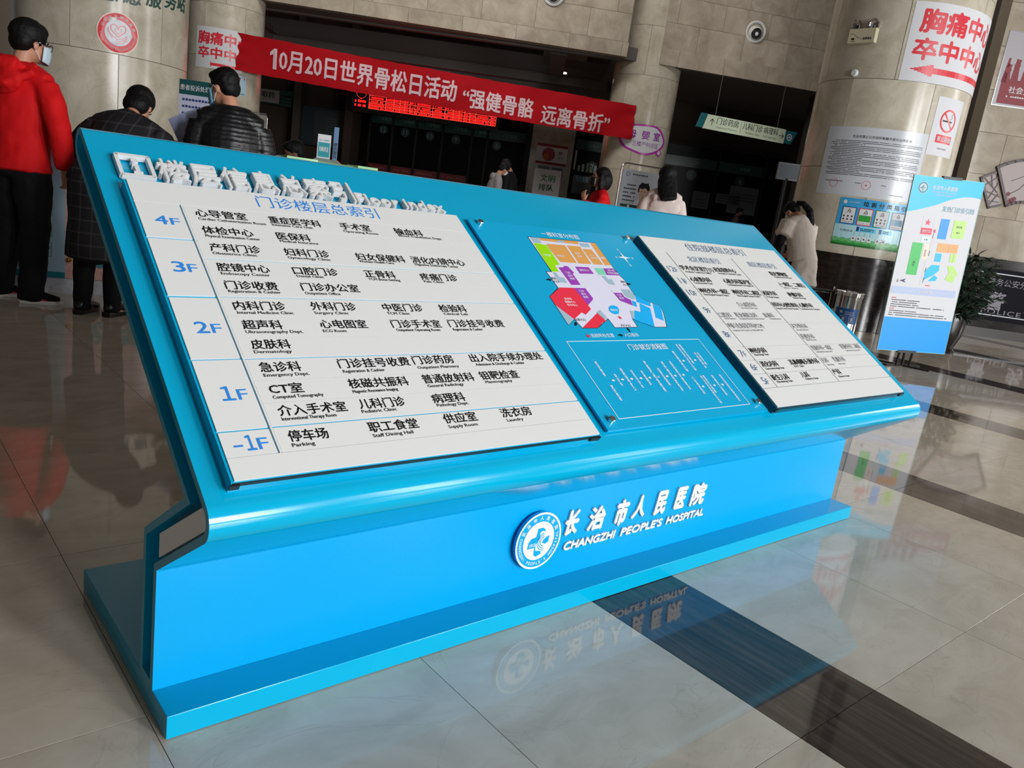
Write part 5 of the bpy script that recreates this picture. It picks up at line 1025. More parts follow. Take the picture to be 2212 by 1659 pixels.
star(q, ST, -0.130, 0.425, 0.034, 0.0018, M1['crimson']); BX(-0.188, 0.312, -0.070, 0.372, M1['crimson']); text(q, ST, '发热门诊', -0.129, 0.328, 0.026, 0.088, PAPER, bold=0.02, n=0.003, align='C', res=1)
BX(-0.163, 0.237, -0.067, 0.287, M1['pale']); text(q, ST, '方舱', -0.115, 0.252, 0.020, None, INKTHIN, n=0.003, align='C', res=1)
BX(-0.245, -0.084, -0.133, 0.227, M1['green']); text(q, ST, '一病区', -0.189, 0.0, 0.026, None, INK, n=0.003, align='C', vertical=True, res=1)
BX(-0.120, 0.075, -0.060, 0.222, M1['tan']); text(q, ST, '高压氧', -0.090, 0.10, 0.022, None, INKTHIN, n=0.003, align='C', vertical=True, res=1)
BX(0.004, 0.281, 0.098, 0.473, M1['blue']); BX(0.149, 0.301, 0.282, 0.471, M1['lime']); text(q, ST, '规培楼', 0.216, 0.40, 0.020, None, INKTHIN, n=0.003, align='C', res=1); text(q, ST, '餐厅', 0.216, 0.345, 0.020, None, INKTHIN, n=0.003, align='C', res=1)
BX(0.029, 0.157, 0.147, 0.242, M1['orange']); BX(0.152, 0.158, 0.255, 0.243, M1['orange']); BX(0.027, 0.063, 0.055, 0.144, M1['cyan']); BX(0.060, 0.063, 0.095, 0.144, M1['cyan']); BX(0.190, 0.068, 0.222, 0.151, M1['lime']); BX(0.227, 0.068, 0.255, 0.151, M1['lime'])
q.poly(ST, [(0.013, 0.029), (0.099, 0.03), (0.103, -0.022), (0.046, -0.074), (-0.037, -0.123), (-0.046, -0.035)], 0.0018, 0.0018, M1['cyan']); q.poly(ST, [(0.065, -0.07), (0.103, -0.087), (0.092, -0.124), (0.007, -0.131)], 0.0018, 0.0018, M1['cyan'])
q.poly(ST, [(0.185, 0.032), (0.251, 0.034), (0.316, -0.034), (0.28, -0.126), (0.187, -0.104), (0.216, -0.036)], 0.0018, 0.0018, M1['lime']); stroke(q, ST, [(0.20, -0.06), (0.25, -0.03), (0.30, -0.08)], 0.006, 0.0022, PAPER)
text(q, ST, '北', -0.334, -0.167, 0.028, None, INKTHIN, n=0.002, res=1); q.poly(ST, [(-0.298, -0.148), (-0.232, -0.125), (-0.250, -0.147), (-0.226, -0.165)], 0.002, 0.002, mat('navy_ink', '#1a2a6a'))
for P0 in ([(-0.036, 0.36), (-0.064, 0.046), (-0.076, -0.167), (0.109, -0.164)],): stroke(q, ST, P0, 0.0015, 0.0017, PAPERG)
for y in (0.33, 0.16, -0.0, -0.10): stroke(q, ST, [(-0.042, y), (-0.046, y - 0.05)], 0.005, 0.002, INKTHIN)
BX(-0.050, 0.335, -0.030, 0.365, M1['crimson']); BX(-0.010, -0.180, 0.045, -0.172, M1['crimson'])
BX(-0.360, -0.275, 0.346, -0.205, M1['band']); rect(q, ST, -0.35, -0.242, 0.335, -0.240, 0.0022, PAPER); text(q, ST, '长兴中路', 0.0, -0.258, 0.034, 0.16, PAPER, bold=0.02, n=0.003, align='C', res=1)
for i, (L_, c) in enumerate(((0.05, 'r'), (0.32, 0), (0.29, 0), (0.31, 0), (0.60, 0), (0.05, 'r'), (0.30, 0), (0.62, 0), (0.66, 0))):
    dashes(q, ST, -0.340 + (0 if c == 'r' else 0.0), -0.340 + L_, -0.322 - i * 0.0212, 0.010, 0.002, (REDV if c == 'r' else INKTHIN), rnd, step=0.0125)
frame_rect(q, ST, -0.381, -0.845, 0.381, 0.850, 0.003, 0.0025, mat('board_edge', '#9fd8d0'))
q.build('print', None, BRD, kind='stuff')
for x, y in ((0.03, 0.852), (-0.045, -0.847)): q = MB(); q.slab(ST, x - 0.10, x + 0.10, y - 0.012, y + 0.014, -0.03, 0.006); q.build('clip', BLACK, t)
for x in (-0.115, 0.03): q = MB(); q.tube([ST(x, -0.86, -0.012), ST(x - 0.006, -0.99, -0.02)], 0.013, n=8); q.build('leg', BLACK, t)
q = MB(); q.tube([ST(-0.045, 0.85, -0.03), ST(-0.045, -0.99, -0.03)], 0.014, n=8); q.build('pole', BLACK, t)
bc = hall(3.90, 8.03); q = MB(); q.box(bc + Vector((0, 0, 0.008)), (0.52, 0.05, 0.014), rz=HANG + 0.5); q.box(bc + Vector((0, 0, 0.008)), (0.52, 0.05, 0.014), rz=HANG - 0.6); q.build('cross_base', BLACK, t)

# waste bins
def bin_(loc, label, blue=True):
    t = wthing('waste_bin', label, 'bin', loc)
    r, h = 0.155, 0.60
    q = MB(); q.lathe([(0, 0), (r + 0.004, 0), (r + 0.004, 0.03), (r, 0.035), (r, h - 0.05), (r + 0.006, h - 0.045), (r + 0.008, h - 0.005), (r - 0.005, h), (r - 0.02, h - 0.01), (r - 0.03, h - 0.06), (0, h - 0.07)], n=36, o=loc); q.build('drum', CHROME, t, smooth=True)
    v = Vector(loc) - HALL0; ss, dd_ = v.dot(SV), v.dot(DV)
    fb = Cyl(ss, dd_, r, -18)
    q = MB(); q.slab(fb, -0.13, 0.13, 0.25, 0.42, 0.001, 0.0025, mat('bin_blue', '#1c5fae', rough=0.3), nx=8)
    text(q, fb, '可回收物', 0.03, 0.365, 0.022, 0.11, PAPER, n=0.003, align='C', res=1); disc(q, fb, -0.06, 0.375, 0.016, 0.0032, PAPER, 12); dashes(q, fb, -0.02, 0.09, 0.35, 0.008, 0.003, PAPER, rnd, step=0.01)
    for x in (-0.06, 0.03): frame_rect(q, fb, x, 0.265, x + 0.07, 0.335, 0.003, 0.0035, PAPER, n0=0.003); rect(q, fb, x + 0.022, 0.278, x + 0.048, 0.320, 0.0035, PAPERG)
    q.build('label', None, t, kind='stuff')
bin_(hall(3.66, 9.12), 'polished steel round bin with blue recycling label beside the dark column base')
t = wthing('tissue_stand', 'black and steel rectangular dispenser stand between woman and round bin', 'stand', hall(3.42, 9.3)); fb = Plane(hall(3.42, 9.3, 0), SV, ZV)
q = MB(); q.slab(fb, -0.12, 0.12, 0, 0.57, -0.15, 0.0); q.build('body', BLACK, t, bevel=0.008)
q = MB(); frame_rect(q, fb, -0.10, 0.36, 0.10, 0.55, 0.012, 0.008, CHROME, n0=0.0005); frame_rect(q, fb, -0.10, 0.10, 0.10, 0.34, 0.010, 0.008, CHROME, n0=0.0005); q.slab(fb, -0.10, 0.10, 0.345, 0.36, 0.0005, 0.012, CHROME); q.slab(fb, 0.125, 0.14, 0, 0.62, -0.04, -0.02, CHROME); q.build('trim_frame', None, t)

# ------------------------------------------------------------------ curved reception desk
DC = (-5.701, 10.526); RD = 5.42
DF = Cyl(DC[0], DC[1], RD, 0)
t = wthing('reception_desk', 'curved reception desk with pink marble front and grey plinth', 'desk', DF(math.radians(28) * RD, 0, 0))
def X_(dg): return math.radians(dg) * RD
q = MB(); q.slab(DF, X_(10), X_(52), 0.10, 1.06, -0.55, -0.02, nx=30); q.build('carcass', PINKM, t, smooth=True)
for i in range(7): q = MB(); q.slab(DF, X_(10 + i * 6) + 0.002, X_(16 + i * 6) - 0.002, 0, 0.108, -0.52, -0.008, nx=6); q.build('plinth_stone', PLINTHM, t, smooth=True)
for i in range(7): q = MB(); q.slab(DF, X_(10 + i * 6) + 0.002, X_(16 + i * 6) - 0.002, 0.112, 1.055, -0.02, 0.0, nx=6); q.build('front_panel', PINKM, t, smooth=True)
GG = mat('green_glass_top', '#6f9c6c', rough=0.15); GL = mat('pale_green_glass', '#a8d8a4', rough=0.15)
q = MB(); q.slab(DF, X_(10), X_(52), 1.06, 1.085, -0.60, 0.03, nx=30); q.build('top', mat('desk_top', '#6d6a5e', rough=0.2), t, smooth=True)
for a, c, z, m_ in ((33, 42.4, 1.155, mat('deep_green_glass', '#3c5a3e', rough=0.15)), (42.5, 45.4, 1.165, GL), (45.4, 51.4, 1.158, GG), (49.6, 51.9, 1.168, GL)):
    q = MB(); q.slab(DF, X_(a), X_(c), z, z + 0.028, -0.38 if m_ is not GL else -0.16, -0.06 if m_ is not GL else 0.0, nx=8); q.build('glass_shelf', m_, t, smooth=True)
q = MB(); q.slab(DF, X_(42.5), X_(45.1), 1.135, 1.155, -0.16, -0.01, nx=6); q.build('ledge', PINKM, t)
for a in (34, 39, 44, 49): q = MB(); q.slab(DF, X_(a), X_(a) + 0.03, 1.085, 1.158, -0.3, -0.1); q.build('shelf_bracket', STEEL, t)
GOLD = mat('brass', '#c8a24a', rough=0.2, metal=1.0)
q = MB(); kn = DF(X_(26.35), 0.245, 0.0); q.lathe([(0.0, 0.018), (0.014, 0.014), (0.018, 0.006), (0.02, 0)][::-1], n=14, o=kn, axis=(DF(X_(26.35), 0, 1) - DF(X_(26.35), 0, 0))); q.build('knob', GOLD, t, smooth=True)
q = MB(); text(q, DF, '我', X_(26.75), 0.205, 0.17, 0.19, mat('teal_paint_letter', '#1f6f74'), bold=0.03, n=0.002, ext=0.004, step=0.05); text(q, DF, '帮您', X_(29.6), 0.205, 0.17, 0.40, mat('teal_paint_letter', '#1f6f74'), bold=0.03, n=0.002, ext=0.004, step=0.05); q.build('lettering', None, t, kind='stuff')
t = sheet('desk_poster', 'pale blue flow-chart panel with teal lower edge standing against the desk', 'poster', DF, X_(12), X_(26.1), 0.115, 1.02, t=0.012, m=mat('pale_blue_panel', '#93aebd', rough=0.3), n0=0.001)
q = MB(); q.slab(DF, X_(12), X_(26.1), 0.115, 0.155, 0.013, 0.016, mat('panel_teal', '#16727d', rough=0.3), nx=16)
for a in (20.6, 22.3, 23.9):
    for z in (0.26, 0.40, 0.55):
        frame_rect(q, DF, X_(a), z, X_(a) + 0.125, z + 0.10, 0.003, 0.0145, mat('box_line', '#4c6c80'), n0=0.0135)
        dashes(q, DF, X_(a) + 0.015, X_(a) + 0.11, z + 0.055, 0.022, 0.0145, INKTHIN, rnd, step=0.026); dashes(q, DF, X_(a) + 0.03, X_(a) + 0.10, z + 0.02, 0.022, 0.0145, INKTHIN, rnd, step=0.026)
q.build('print', None, t, kind='stuff')
# things on the desk
def on_desk(a, r): return Vector(Cyl(DC[0], DC[1], r, 0)(math.radians(a) * r, 0, 0))
def facing(p, yaw=0.0): return Plane(p, SV * math.cos(yaw) + DV * math.sin(yaw), ZV)
p0 = on_desk(47.2, 5.22); fa = facing(p0, 0.25)
t = wthing('card_stand', 'acrylic card stand with teal and white card on the green counter', 'sign', p0 + ZV * 1.186)
q = MB(); q.slab(fa, -0.055, 0.055, 1.215, 1.41, -0.004, 0.004); q.build('card', PAPER, t)
q = MB(); rect(q, fa, -0.048, 1.225, 0.048, 1.345, 0.005, mat('card_teal', '#20909c')); text(q, fa, '扫码关注', 0, 1.27, 0.04, 0.075, PAPER, bold=0.02, n=0.006, align='C', res=1); dashes(q, fa, -0.04, 0.04, 1.36, 0.008, 0.005, mat('card_teal', '#20909c'), rnd); q.build('print', None, t, kind='stuff')
q = MB(); q.poly(fa, [(-0.10, 1.187), (0.10, 1.187), (0.055, 1.215), (-0.055, 1.215)], -0.05, 0.012); q.build('acrylic_foot', mat('smoked_acrylic', '#7d8a84', rough=0.1), t)
p0 = on_desk(48.9, 5.16); fa = facing(p0, 0.1)
t = wthing('slim_card_stand', 'slim upright blue card stand at the right end of counter', 'sign', p0 + ZV * 1.186)
q = MB(); q.slab(fa, -0.02, 0.02, 1.21, 1.49, -0.004, 0.004); q.build('card', mat('steel_blue_card', '#6c8fb4', rough=0.3), t)
q = MB(); text(q, fa, '便民服务', 0, 1.225, 0.032, None, INKTHIN, bold=0.02, n=0.005, align='C', vertical=True, res=1); q.build('print', None, t, kind='stuff'); q = MB(); q.poly(fa, [(-0.06, 1.187), (0.06, 1.187), (0.02, 1.215), (-0.02, 1.215)], -0.04, 0.012); q.build('acrylic_foot', mat('smoked_acrylic', '#7d8a84'), t)
p0 = on_desk(40.7, 5.25); fa = facing(p0, 0.15)
t = wthing('service_card', 'rounded blue service sign with white rim on the counter beside man', 'sign', p0 + ZV * 1.184)
q = MB(); q.poly(fa, [(-0.16, 1.19), (0.045, 1.19), (0.055, 1.20), (0.055, 1.355), (0.035, 1.385), (-0.16, 1.395)], -0.006, 0.006); q.build('board', PAPER, t)
q = MB(); q.poly(fa, [(-0.155, 1.20), (0.042, 1.20), (0.046, 1.35), (0.03, 1.375), (-0.155, 1.385)], 0.007, 0.007, mat('sign_royal_blue', '#1c55b0', rough=0.3)); disc(q, fa, 0.05, 1.33, 0.016, 0.008, mat('amber', '#d8a850'), 14)
text(q, fa, '共享轮椅', -0.10, 1.335, 0.018, 0.10, PAPER, bold=0.02, n=0.008, res=1); text(q, fa, '免费使用', -0.07, 1.30, 0.018, 0.10, PAPER, bold=0.02, n=0.008, res=1); q.build('print', None, t, kind='stuff')
p0 = on_desk(41.9, 4.97); fa = facing(p0, 0.3)
t = wthing('desk_screen', 'grey divider screen with rounded chrome frame on the counter', 'screen', p0 + ZV * 1.085)
q = MB(); q.slab(fa, -0.075, 0.055, 1.12, 1.49, -0.004, 0.004); q.build('panel', mat('grey_panel', '#6d6763', rough=0.3), t)
q = MB(); q.tube([fa(-0.08, 1.087, 0), fa(-0.08, 1.47, 0), fa(-0.065, 1.50, 0), fa(0.045, 1.50, 0), fa(0.06, 1.47, 0), fa(0.06, 1.087, 0)], 0.005, n=8); q.build('frame', CHROME, t, smooth=True)
p0 = on_desk(39.6, 5.0); fa = facing(p0, 0.2)
t = wthing('desk_monitor', 'back of a pale grey monitor behind the blue service sign', 'monitor', p0 + ZV * 1.085)
q = MB(); q.slab(fa, -0.09, 0.11, 1.27, 1.46, -0.02, 0.0); q.build('screen_back', mat('pale_grey_plastic', '#a9a9a6', rough=0.4), t, bevel=0.006); q = MB(); q.tube([fa(0, 1.087, -0.01), fa(0, 1.28, -0.01)], 0.012); q.slab(fa, -0.06, 0.06, 1.086, 1.094, -0.06, 0.04); q.build('monitor_foot', BLACK, t)
# complaint board behind the man in the padded jacket
fc = facing(hall(0, 7.05, 0))
t = wthing('complaint_board', 'board with dark teal header 投诉处理制度 behind man in padded jacket', 'sign', hall(-2.95, 7.05, 0))
q = MB(); q.slab(fc, -3.16, -2.80, 1.10, 1.70, -0.01, 0.0); q.build('board', mat('pale_lilac_board', '#b9bdd2', rough=0.3), t)
q = MB(); rect(q, fc, -3.16, 1.58, -2.80, 1.70, 0.001, mat('dark_teal_header', '#114a4a')); text(q, fc, '患者投诉处理制度', -3.20 + 0.05, 1.615, 0.045, 0.34, PAPER, bold=0.01, n=0.003, res=1)
for i in range(7): dashes(q, fc, -3.13, -2.84, 1.53 - i * 0.055, 0.020, 0.002, mat('indigo_print', '#34406e'), rnd, step=0.028)
q.build('print', None, t, kind='stuff')
for x in (-3.12, -2.84): q = MB(); q.tube([fc(x, 0, -0.02), fc(x, 1.2, -0.02)], 0.012, n=8); q.build('leg', STEEL, t)

# ------------------------------------------------------------------ people
class Rig:
    """collects tubes and ellipsoids in a person's own space (x right, y forward, z up) and fuses them into one skin"""
    def __init__(self): self.mb = MB()
    def tube(self, pts, rs, n=12, flat=None):
        """pts: centres, rs: (half width, half depth) or radius; flat: direction of the wide side"""
        P_ = [Vector(p) for p in pts]; V = []; Fc = []; k = len(P_)
        if not isinstance(rs, (list, tuple)): rs = [rs] * k
        for i, p in enumerate(P_):
            t = (P_[min(i + 1, k - 1)] - P_[max(i - 1, 0)]).normalized()
            u = Vector(flat) if flat is not None else (Vector((0, 1, 0)) if abs(t.y) < 0.8 else Vector((1, 0, 0)))
            u = (u - t * u.dot(t)).normalized(); w = t.cross(u)
            r = rs[i] if isinstance(rs, (list, tuple)) else rs
            a, b = r if isinstance(r, (list, tuple)) else (r, r)
            for j in range(n):
                g_ = 2 * PI * j / n; V.append(p + u * (a * math.cos(g_)) + w * (b * math.sin(g_)))
        V.append(P_[0] - (P_[1] - P_[0]).normalized() * 0.3 * (min(rs[0]) if isinstance(rs[0], (list, tuple)) else rs[0])); V.append(P_[-1] + (P_[-1] - P_[-2]).normalized() * 0.3 * (min(rs[-1]) if isinstance(rs[-1], (list, tuple)) else rs[-1]))
        for i in range(k - 1):
            for j in range(n):
                a = i * n + j; b = i * n + (j + 1) % n; Fc.append((a, b, b + n, a + n))
        for j in range(n):
            Fc.append((j, k * n, (j + 1) % n)[::-1]); c = (k - 1) * n; Fc.append((c + j, c + (j + 1) % n, k * n + 1))
        self.mb.add(V, Fc); return self
    def ell(self, c, r, q=None, n=16): self.mb.ell(c, r, None, n, q); return self
    def fuse(self, name, m, parent, voxel=0.012, smooth=3, folds=0.0, fscale=0.12):
        me = self.mb.mesh(name); bm = bmesh.new(); bm.from_mesh(me); bmesh.ops.recalc_face_normals(bm, faces=bm.faces); bm.to_mesh(me); bm.free()
        o = bpy.data.objects.new(name, me); COL.objects.link(o)
        md = o.modifiers.new('r', 'REMESH'); md.mode = 'VOXEL'; md.voxel_size = voxel
        if smooth: sm = o.modifiers.new('s', 'SMOOTH'); sm.iterations = smooth; sm.factor = 0.5
        if folds:
            tx = bpy.data.textures.new('folds', 'CLOUDS'); tx.noise_scale = fscale; tx.noise_depth = 1
            dp = o.modifiers.new('d', 'DISPLACE'); dp.texture = tx; dp.strength = folds; dp.mid_level = 0.5; dp.texture_coords = 'LOCAL'
        dg = bpy.context.evaluated_depsgraph_get(); ev = bpy.data.meshes.new_from_object(o.evaluated_get(dg))
        bpy.data.objects.remove(o); ev.materials.clear()
        return put(name, ev, m, parent, smooth=True)

def hand(rig, wrist, d, palm, s=1.0, curl=0.5, thumb=1):
    """palm and five fingers: d = direction of the hand, palm = the way the palm looks, thumb side +1/-1"""
    d = Vector(d).normalized(); pn = Vector(palm); pn = (pn - d * pn.dot(d)).normalized(); side = d.cross(pn) * thumb
    w = Vector(wrist)
    rig.tube([w - d * 0.02 * s, w + d * 0.03 * s, w + d * 0.085 * s], [(0.026 * s, 0.019 * s), (0.036 * s, 0.015 * s), (0.040 * s, 0.013 * s)], flat=side)
    for i, (o_, L_) in enumerate(((0.030, 0.068), (0.010, 0.078), (-0.010, 0.072), (-0.029, 0.056))):
        a = w + d * 0.085 * s + side * o_ * s; c = curl
        p1 = a + (d * math.cos(c * 0.6) + pn * math.sin(c * 0.6)) * L_ * 0.42 * s
        p2 = p1 + (d * math.cos(c * 1.4) + pn * math.sin(c * 1.4)) * L_ * 0.34 * s
        p3 = p2 + (d * math.cos(c * 2.1) + pn * math.sin(c * 2.1)) * L_ * 0.26 * s
        rig.tube([a - d * 0.01 * s, p1, p2, p3], [0.0095 * s, 0.009 * s, 0.0082 * s, 0.007 * s], n=8)
    a = w + d * 0.02 * s + side * 0.026 * s; p1 = a + (d * 0.7 + side * 0.6 + pn * 0.3).normalized() * 0.038 * s; p2 = p1 + (d * 0.85 + side * 0.15 + pn * 0.5).normalized() * 0.032 * s
    rig.tube([a, p1, p2], [0.014 * s, 0.0105 * s, 0.008 * s], n=8)

def head_axes(yaw, pitch, roll=0.0):     # yaw + turns the face to the person's left, pitch + looks down
    return (Matrix.Rotation(yaw, 3, 'Z') @ Matrix.Rotation(-pitch, 3, 'X') @ Matrix.Rotation(roll, 3, 'Y'))

def person(label, loc, az, H=1.70, pelvis=(0, 0, 0.52), bend=0.05, side=0.0, hd=(0, 0.1), armL=None, armR=None, legs=None, skin=SKIN, voxel=0.010, sh=0.195, wide=1.0, group=None):
    """builds the bare figure as one mesh; returns root and the joints, clothes are laid over it afterwards"""
    rz = math.atan2(DV.y, DV.x) - az - PI / 2
    t = thing('person', label, 'person', loc, rz, group); k = H / 1.0
    pel = Vector(pelvis) * k
    up = Vector((math.sin(side), math.sin(bend), math.cos(bend))).normalized(); fw = Vector((0, math.cos(bend), -math.sin(bend)))
    J = {'k': k, 'pel': pel, 'up': up, 'fw': fw}
    J['waist'] = pel + up * 0.085 * k; J['chest'] = pel + up * 0.20 * k + fw * 0.004 * k; J['neck0'] = pel + up * 0.315 * k - fw * 0.006 * k
    J['shL'] = pel + up * 0.288 * k + Vector((-sh * 0.5 * k * 1.02, 0, 0)); J['shR'] = pel + up * 0.288 * k + Vector((sh * 0.5 * k * 1.02, 0, 0))
    HA = head_axes(*hd); J['HA'] = HA; nb = (up * 0.7 + HA @ Vector((0, 0.0, 1)) * 0.5 + HA @ Vector((0, 0.25, 0)) * 0.4).normalized()
    J['neck1'] = J['neck0'] + nb * 0.048 * k
    J['head'] = J['neck1'] + HA @ Vector((0, 0.022 * k, 0.060 * k))
    legs = legs or (((-0.055, 0.0, 0.28), (-0.06, -0.01, 0.035), (-0.06, 0.10, 0.0)), ((0.055, 0.0, 0.28), (0.06, -0.01, 0.035), (0.06, 0.10, 0.0)))
    r = Rig(); hc = J['head']
    # head: skull, jaw, nose, ears, neck
    q = HA.to_quaternion()
    r.ell(hc + HA @ Vector((0, -0.008, 0.018)) * k, (0.0445 * k, 0.054 * k, 0.050 * k), q)
    r.ell(hc + HA @ Vector((0, 0.014, -0.022)) * k, (0.036 * k, 0.038 * k, 0.043 * k), q); r.ell(hc + HA @ Vector((0, 0.036, -0.048)) * k, (0.018 * k, 0.014 * k, 0.012 * k), q)
    r.tube([hc + HA @ Vector((0, 0.050, 0.004)) * k, hc + HA @ Vector((0, 0.062, -0.016)) * k], [0.006 * k, 0.0095 * k], n=8)
    for s in (-1, 1): r.ell(hc + HA @ Vector((s * 0.045, -0.004, -0.008)) * k, (0.005 * k, 0.011 * k, 0.018 * k), q, 10)
    r.tube([J['neck0'] - up * 0.02 * k, J['neck1'], hc + HA @ Vector((0, -0.012, -0.02)) * k], [0.036 * k, 0.031 * k, 0.033 * k])
    # torso
    r.tube([pel - up * 0.03 * k, pel + up * 0.02 * k, J['waist'], J['chest'], pel + up * 0.27 * k, J['neck0'] - up * 0.005 * k],
           [(0.088 * k, 0.058 * k), (0.095 * k * wide, 0.062 * k), (0.078 * k * wide, 0.055 * k), (0.092 * k * wide, 0.064 * k), (0.088 * k, 0.052 * k), (0.045 * k, 0.036 * k)], flat=(1, 0, 0), n=16)
    arms = []
    for s, A, nm in ((-1, armL, 'L'), (1, armR, 'R')):
        shp = J['sh' + nm]
        if A is None: A = ((s * 0.135, -0.02, 0.64), (s * 0.15, 0.01, 0.49), (0, 0.1, -1), (-s, 0, 0), 0.5)
        e, w = Vector(A[0]) * k, Vector(A[1]) * k
        r.tube([shp - up * 0.026 * k, shp + (e - shp) * 0.3, e, e + (w - e) * 0.35, w], [0.024 * k, 0.026 * k, 0.022 * k, 0.022 * k, 0.0155 * k])
        hand(r, w, A[2], A[3], s=k / 1.70 * 0.98, curl=A[4], thumb=(A[5] if len(A) > 5 else 1)); arms.append((shp, e, w, A))
    lg = []
    for s, (kn, an, to) in zip((-1, 1), legs):
        hp_ = pel + Vector((s * 0.05 * k, 0, -0.01 * k)); kn, an = Vector(kn) * k, Vector(an) * k
        to = Vector((to[0], to[1], 0)) * k
        r.tube([hp_, hp_ + (kn - hp_) * 0.4, kn, kn + (an - kn) * 0.3, an + Vector((0, 0, 0.01))], [0.052 * k, 0.048 * k, 0.033 * k, 0.034 * k, 0.022 * k])
        f = (to - Vector((an.x, an.y, 0))); r.tube([an, Vector((an.x, an.y, 0.03)) + f * 0.3, Vector((an.x, an.y, 0.026)) + f * 0.85], [0.022 * k, 0.024 * k, 0.018 * k]); lg.append((hp_, kn, an, to))
    r.fuse('body', skin, t, voxel=voxel, smooth=2)
    J['arms'] = arms; J['legs'] = lg; J['t'] = t; J['q'] = q
    for s in (-1, 1):
        eye = MB(); eye.ell(hc + HA @ Vector((s * 0.018, 0.046, 0.002)) * k, (0.0065 * k, 0.004 * k, 0.0035 * k), None, 8, q)
        eye.build('eye', mat('eye_dark', '#1a1210', rough=0.2), t, smooth=True)
    for s in (-1, 1):
        br = MB(); br.tube([hc + HA @ Vector((s * 0.009, 0.050, 0.013)) * k, hc + HA @ Vector((s * 0.022, 0.047, 0.016)) * k, hc + HA @ Vector((s * 0.031, 0.040, 0.012)) * k], 0.002 * k, n=6)
        br.build('eyebrow', HAIR, t)
    return t, J
def top_shell(J, m, name='jacket', puff=0.012, hem=-0.02, hemw=0.1, collar=True, sleeve=1.0, voxel=0.012, folds=0.012, cuff=0.0, fscale=0.12, belly=0.0, parent=None, arm_r=None, hemr=None):
    k, up, pel = J['k'], J['up'], J['pel']; r = Rig(); p = puff
    pts = [pel + up * hem * k, pel + up * (hem * 0.4 + 0.03) * k, J['waist'], J['chest'], pel + up * 0.265 * k, J['neck0'] + up * 0.004 * k]
    hw = hemr or (0.100 * k + p, 0.070 * k + p)
    rs = [hw, (0.098 * k + p, 0.068 * k + p), (0.090 * k + p, 0.064 * k + p + belly), (0.100 * k + p, 0.070 * k + p), (0.094 * k + p, 0.058 * k + p), (0.044 * k + p, 0.038 * k + p)]
    r.tube(pts, rs, flat=(1, 0, 0), n=20)
    ar = arm_r or (0.034, 0.030, 0.024)
    for nm in 'LR': r.tube([J['neck0'] - up * 0.006 * k, J['neck0'] * 0.5 + J['sh' + nm] * 0.5 - up * 0.002 * k, J['sh' + nm] - up * 0.012 * k], [0.040 * k + p * .5, 0.037 * k + p * .6, 0.032 * k + p * .6])
    for shp, e, w, A in J['arms']:
        w2 = e + (w - e) * sleeve if sleeve > 0 else shp + (e - shp) * (-sleeve)
        if sleeve > 0: r.tube([shp - up * 0.014 * k, shp + (e - shp) * 0.4, e, e + (w2 - e) * 0.6, w2], [ar[0] * k * .92 + p * .6, ar[0] * k * 0.97 + p * .7, ar[1] * k + p * .7, ar[1] * 0.92 * k + p * .5, ar[2] * k + p * .4])
        else: r.tube([shp + up * 0.004 * k, shp + (e - shp) * 0.4, w2], [ar[0] * k + p, ar[0] * k + p, ar[0] * 1.05 * k + p])
    if collar: r.tube([J['neck0'] - up * 0.01 * k, J['neck0'] + (J['neck1'] - J['neck0']) * 0.55], [(0.044 * k + p, 0.040 * k + p), (0.036 * k + p * .6, 0.036 * k + p * .6)], flat=(1, 0, 0))
    return r.fuse(name, m, parent or J['t'], voxel=voxel, smooth=4, folds=folds, fscale=fscale)
def trousers(J, m, w=0.012, voxel=0.012, folds=0.012, hemz=0.02, name='trousers', taper=1.0):
    k = J['k']; r = Rig(); up = J['up']; pel = J['pel']
    r.tube([pel + up * 0.05 * k, pel, pel - Vector((0, 0, 0.05 * k))], [(0.090 * k + w, 0.062 * k + w), (0.094 * k + w, 0.066 * k + w), (0.086 * k + w, 0.060 * k + w)], flat=(1, 0, 0), n=18)
    for hp_, kn, an, to in J['legs']:
        a2 = Vector((an.x, an.y, hemz + 0.01)); r.tube([hp_, hp_ + (kn - hp_) * 0.45, kn, kn + (an - kn) * 0.35, an + Vector((0, 0, 0.02)), a2], [0.055 * k + w, 0.050 * k + w, 0.036 * k + w, 0.036 * k + w * .9, (0.026 * k + w) * taper, (0.027 * k + w) * taper])
    return r.fuse(name, m, J['t'], voxel=voxel, smooth=4, folds=folds, fscale=0.09)
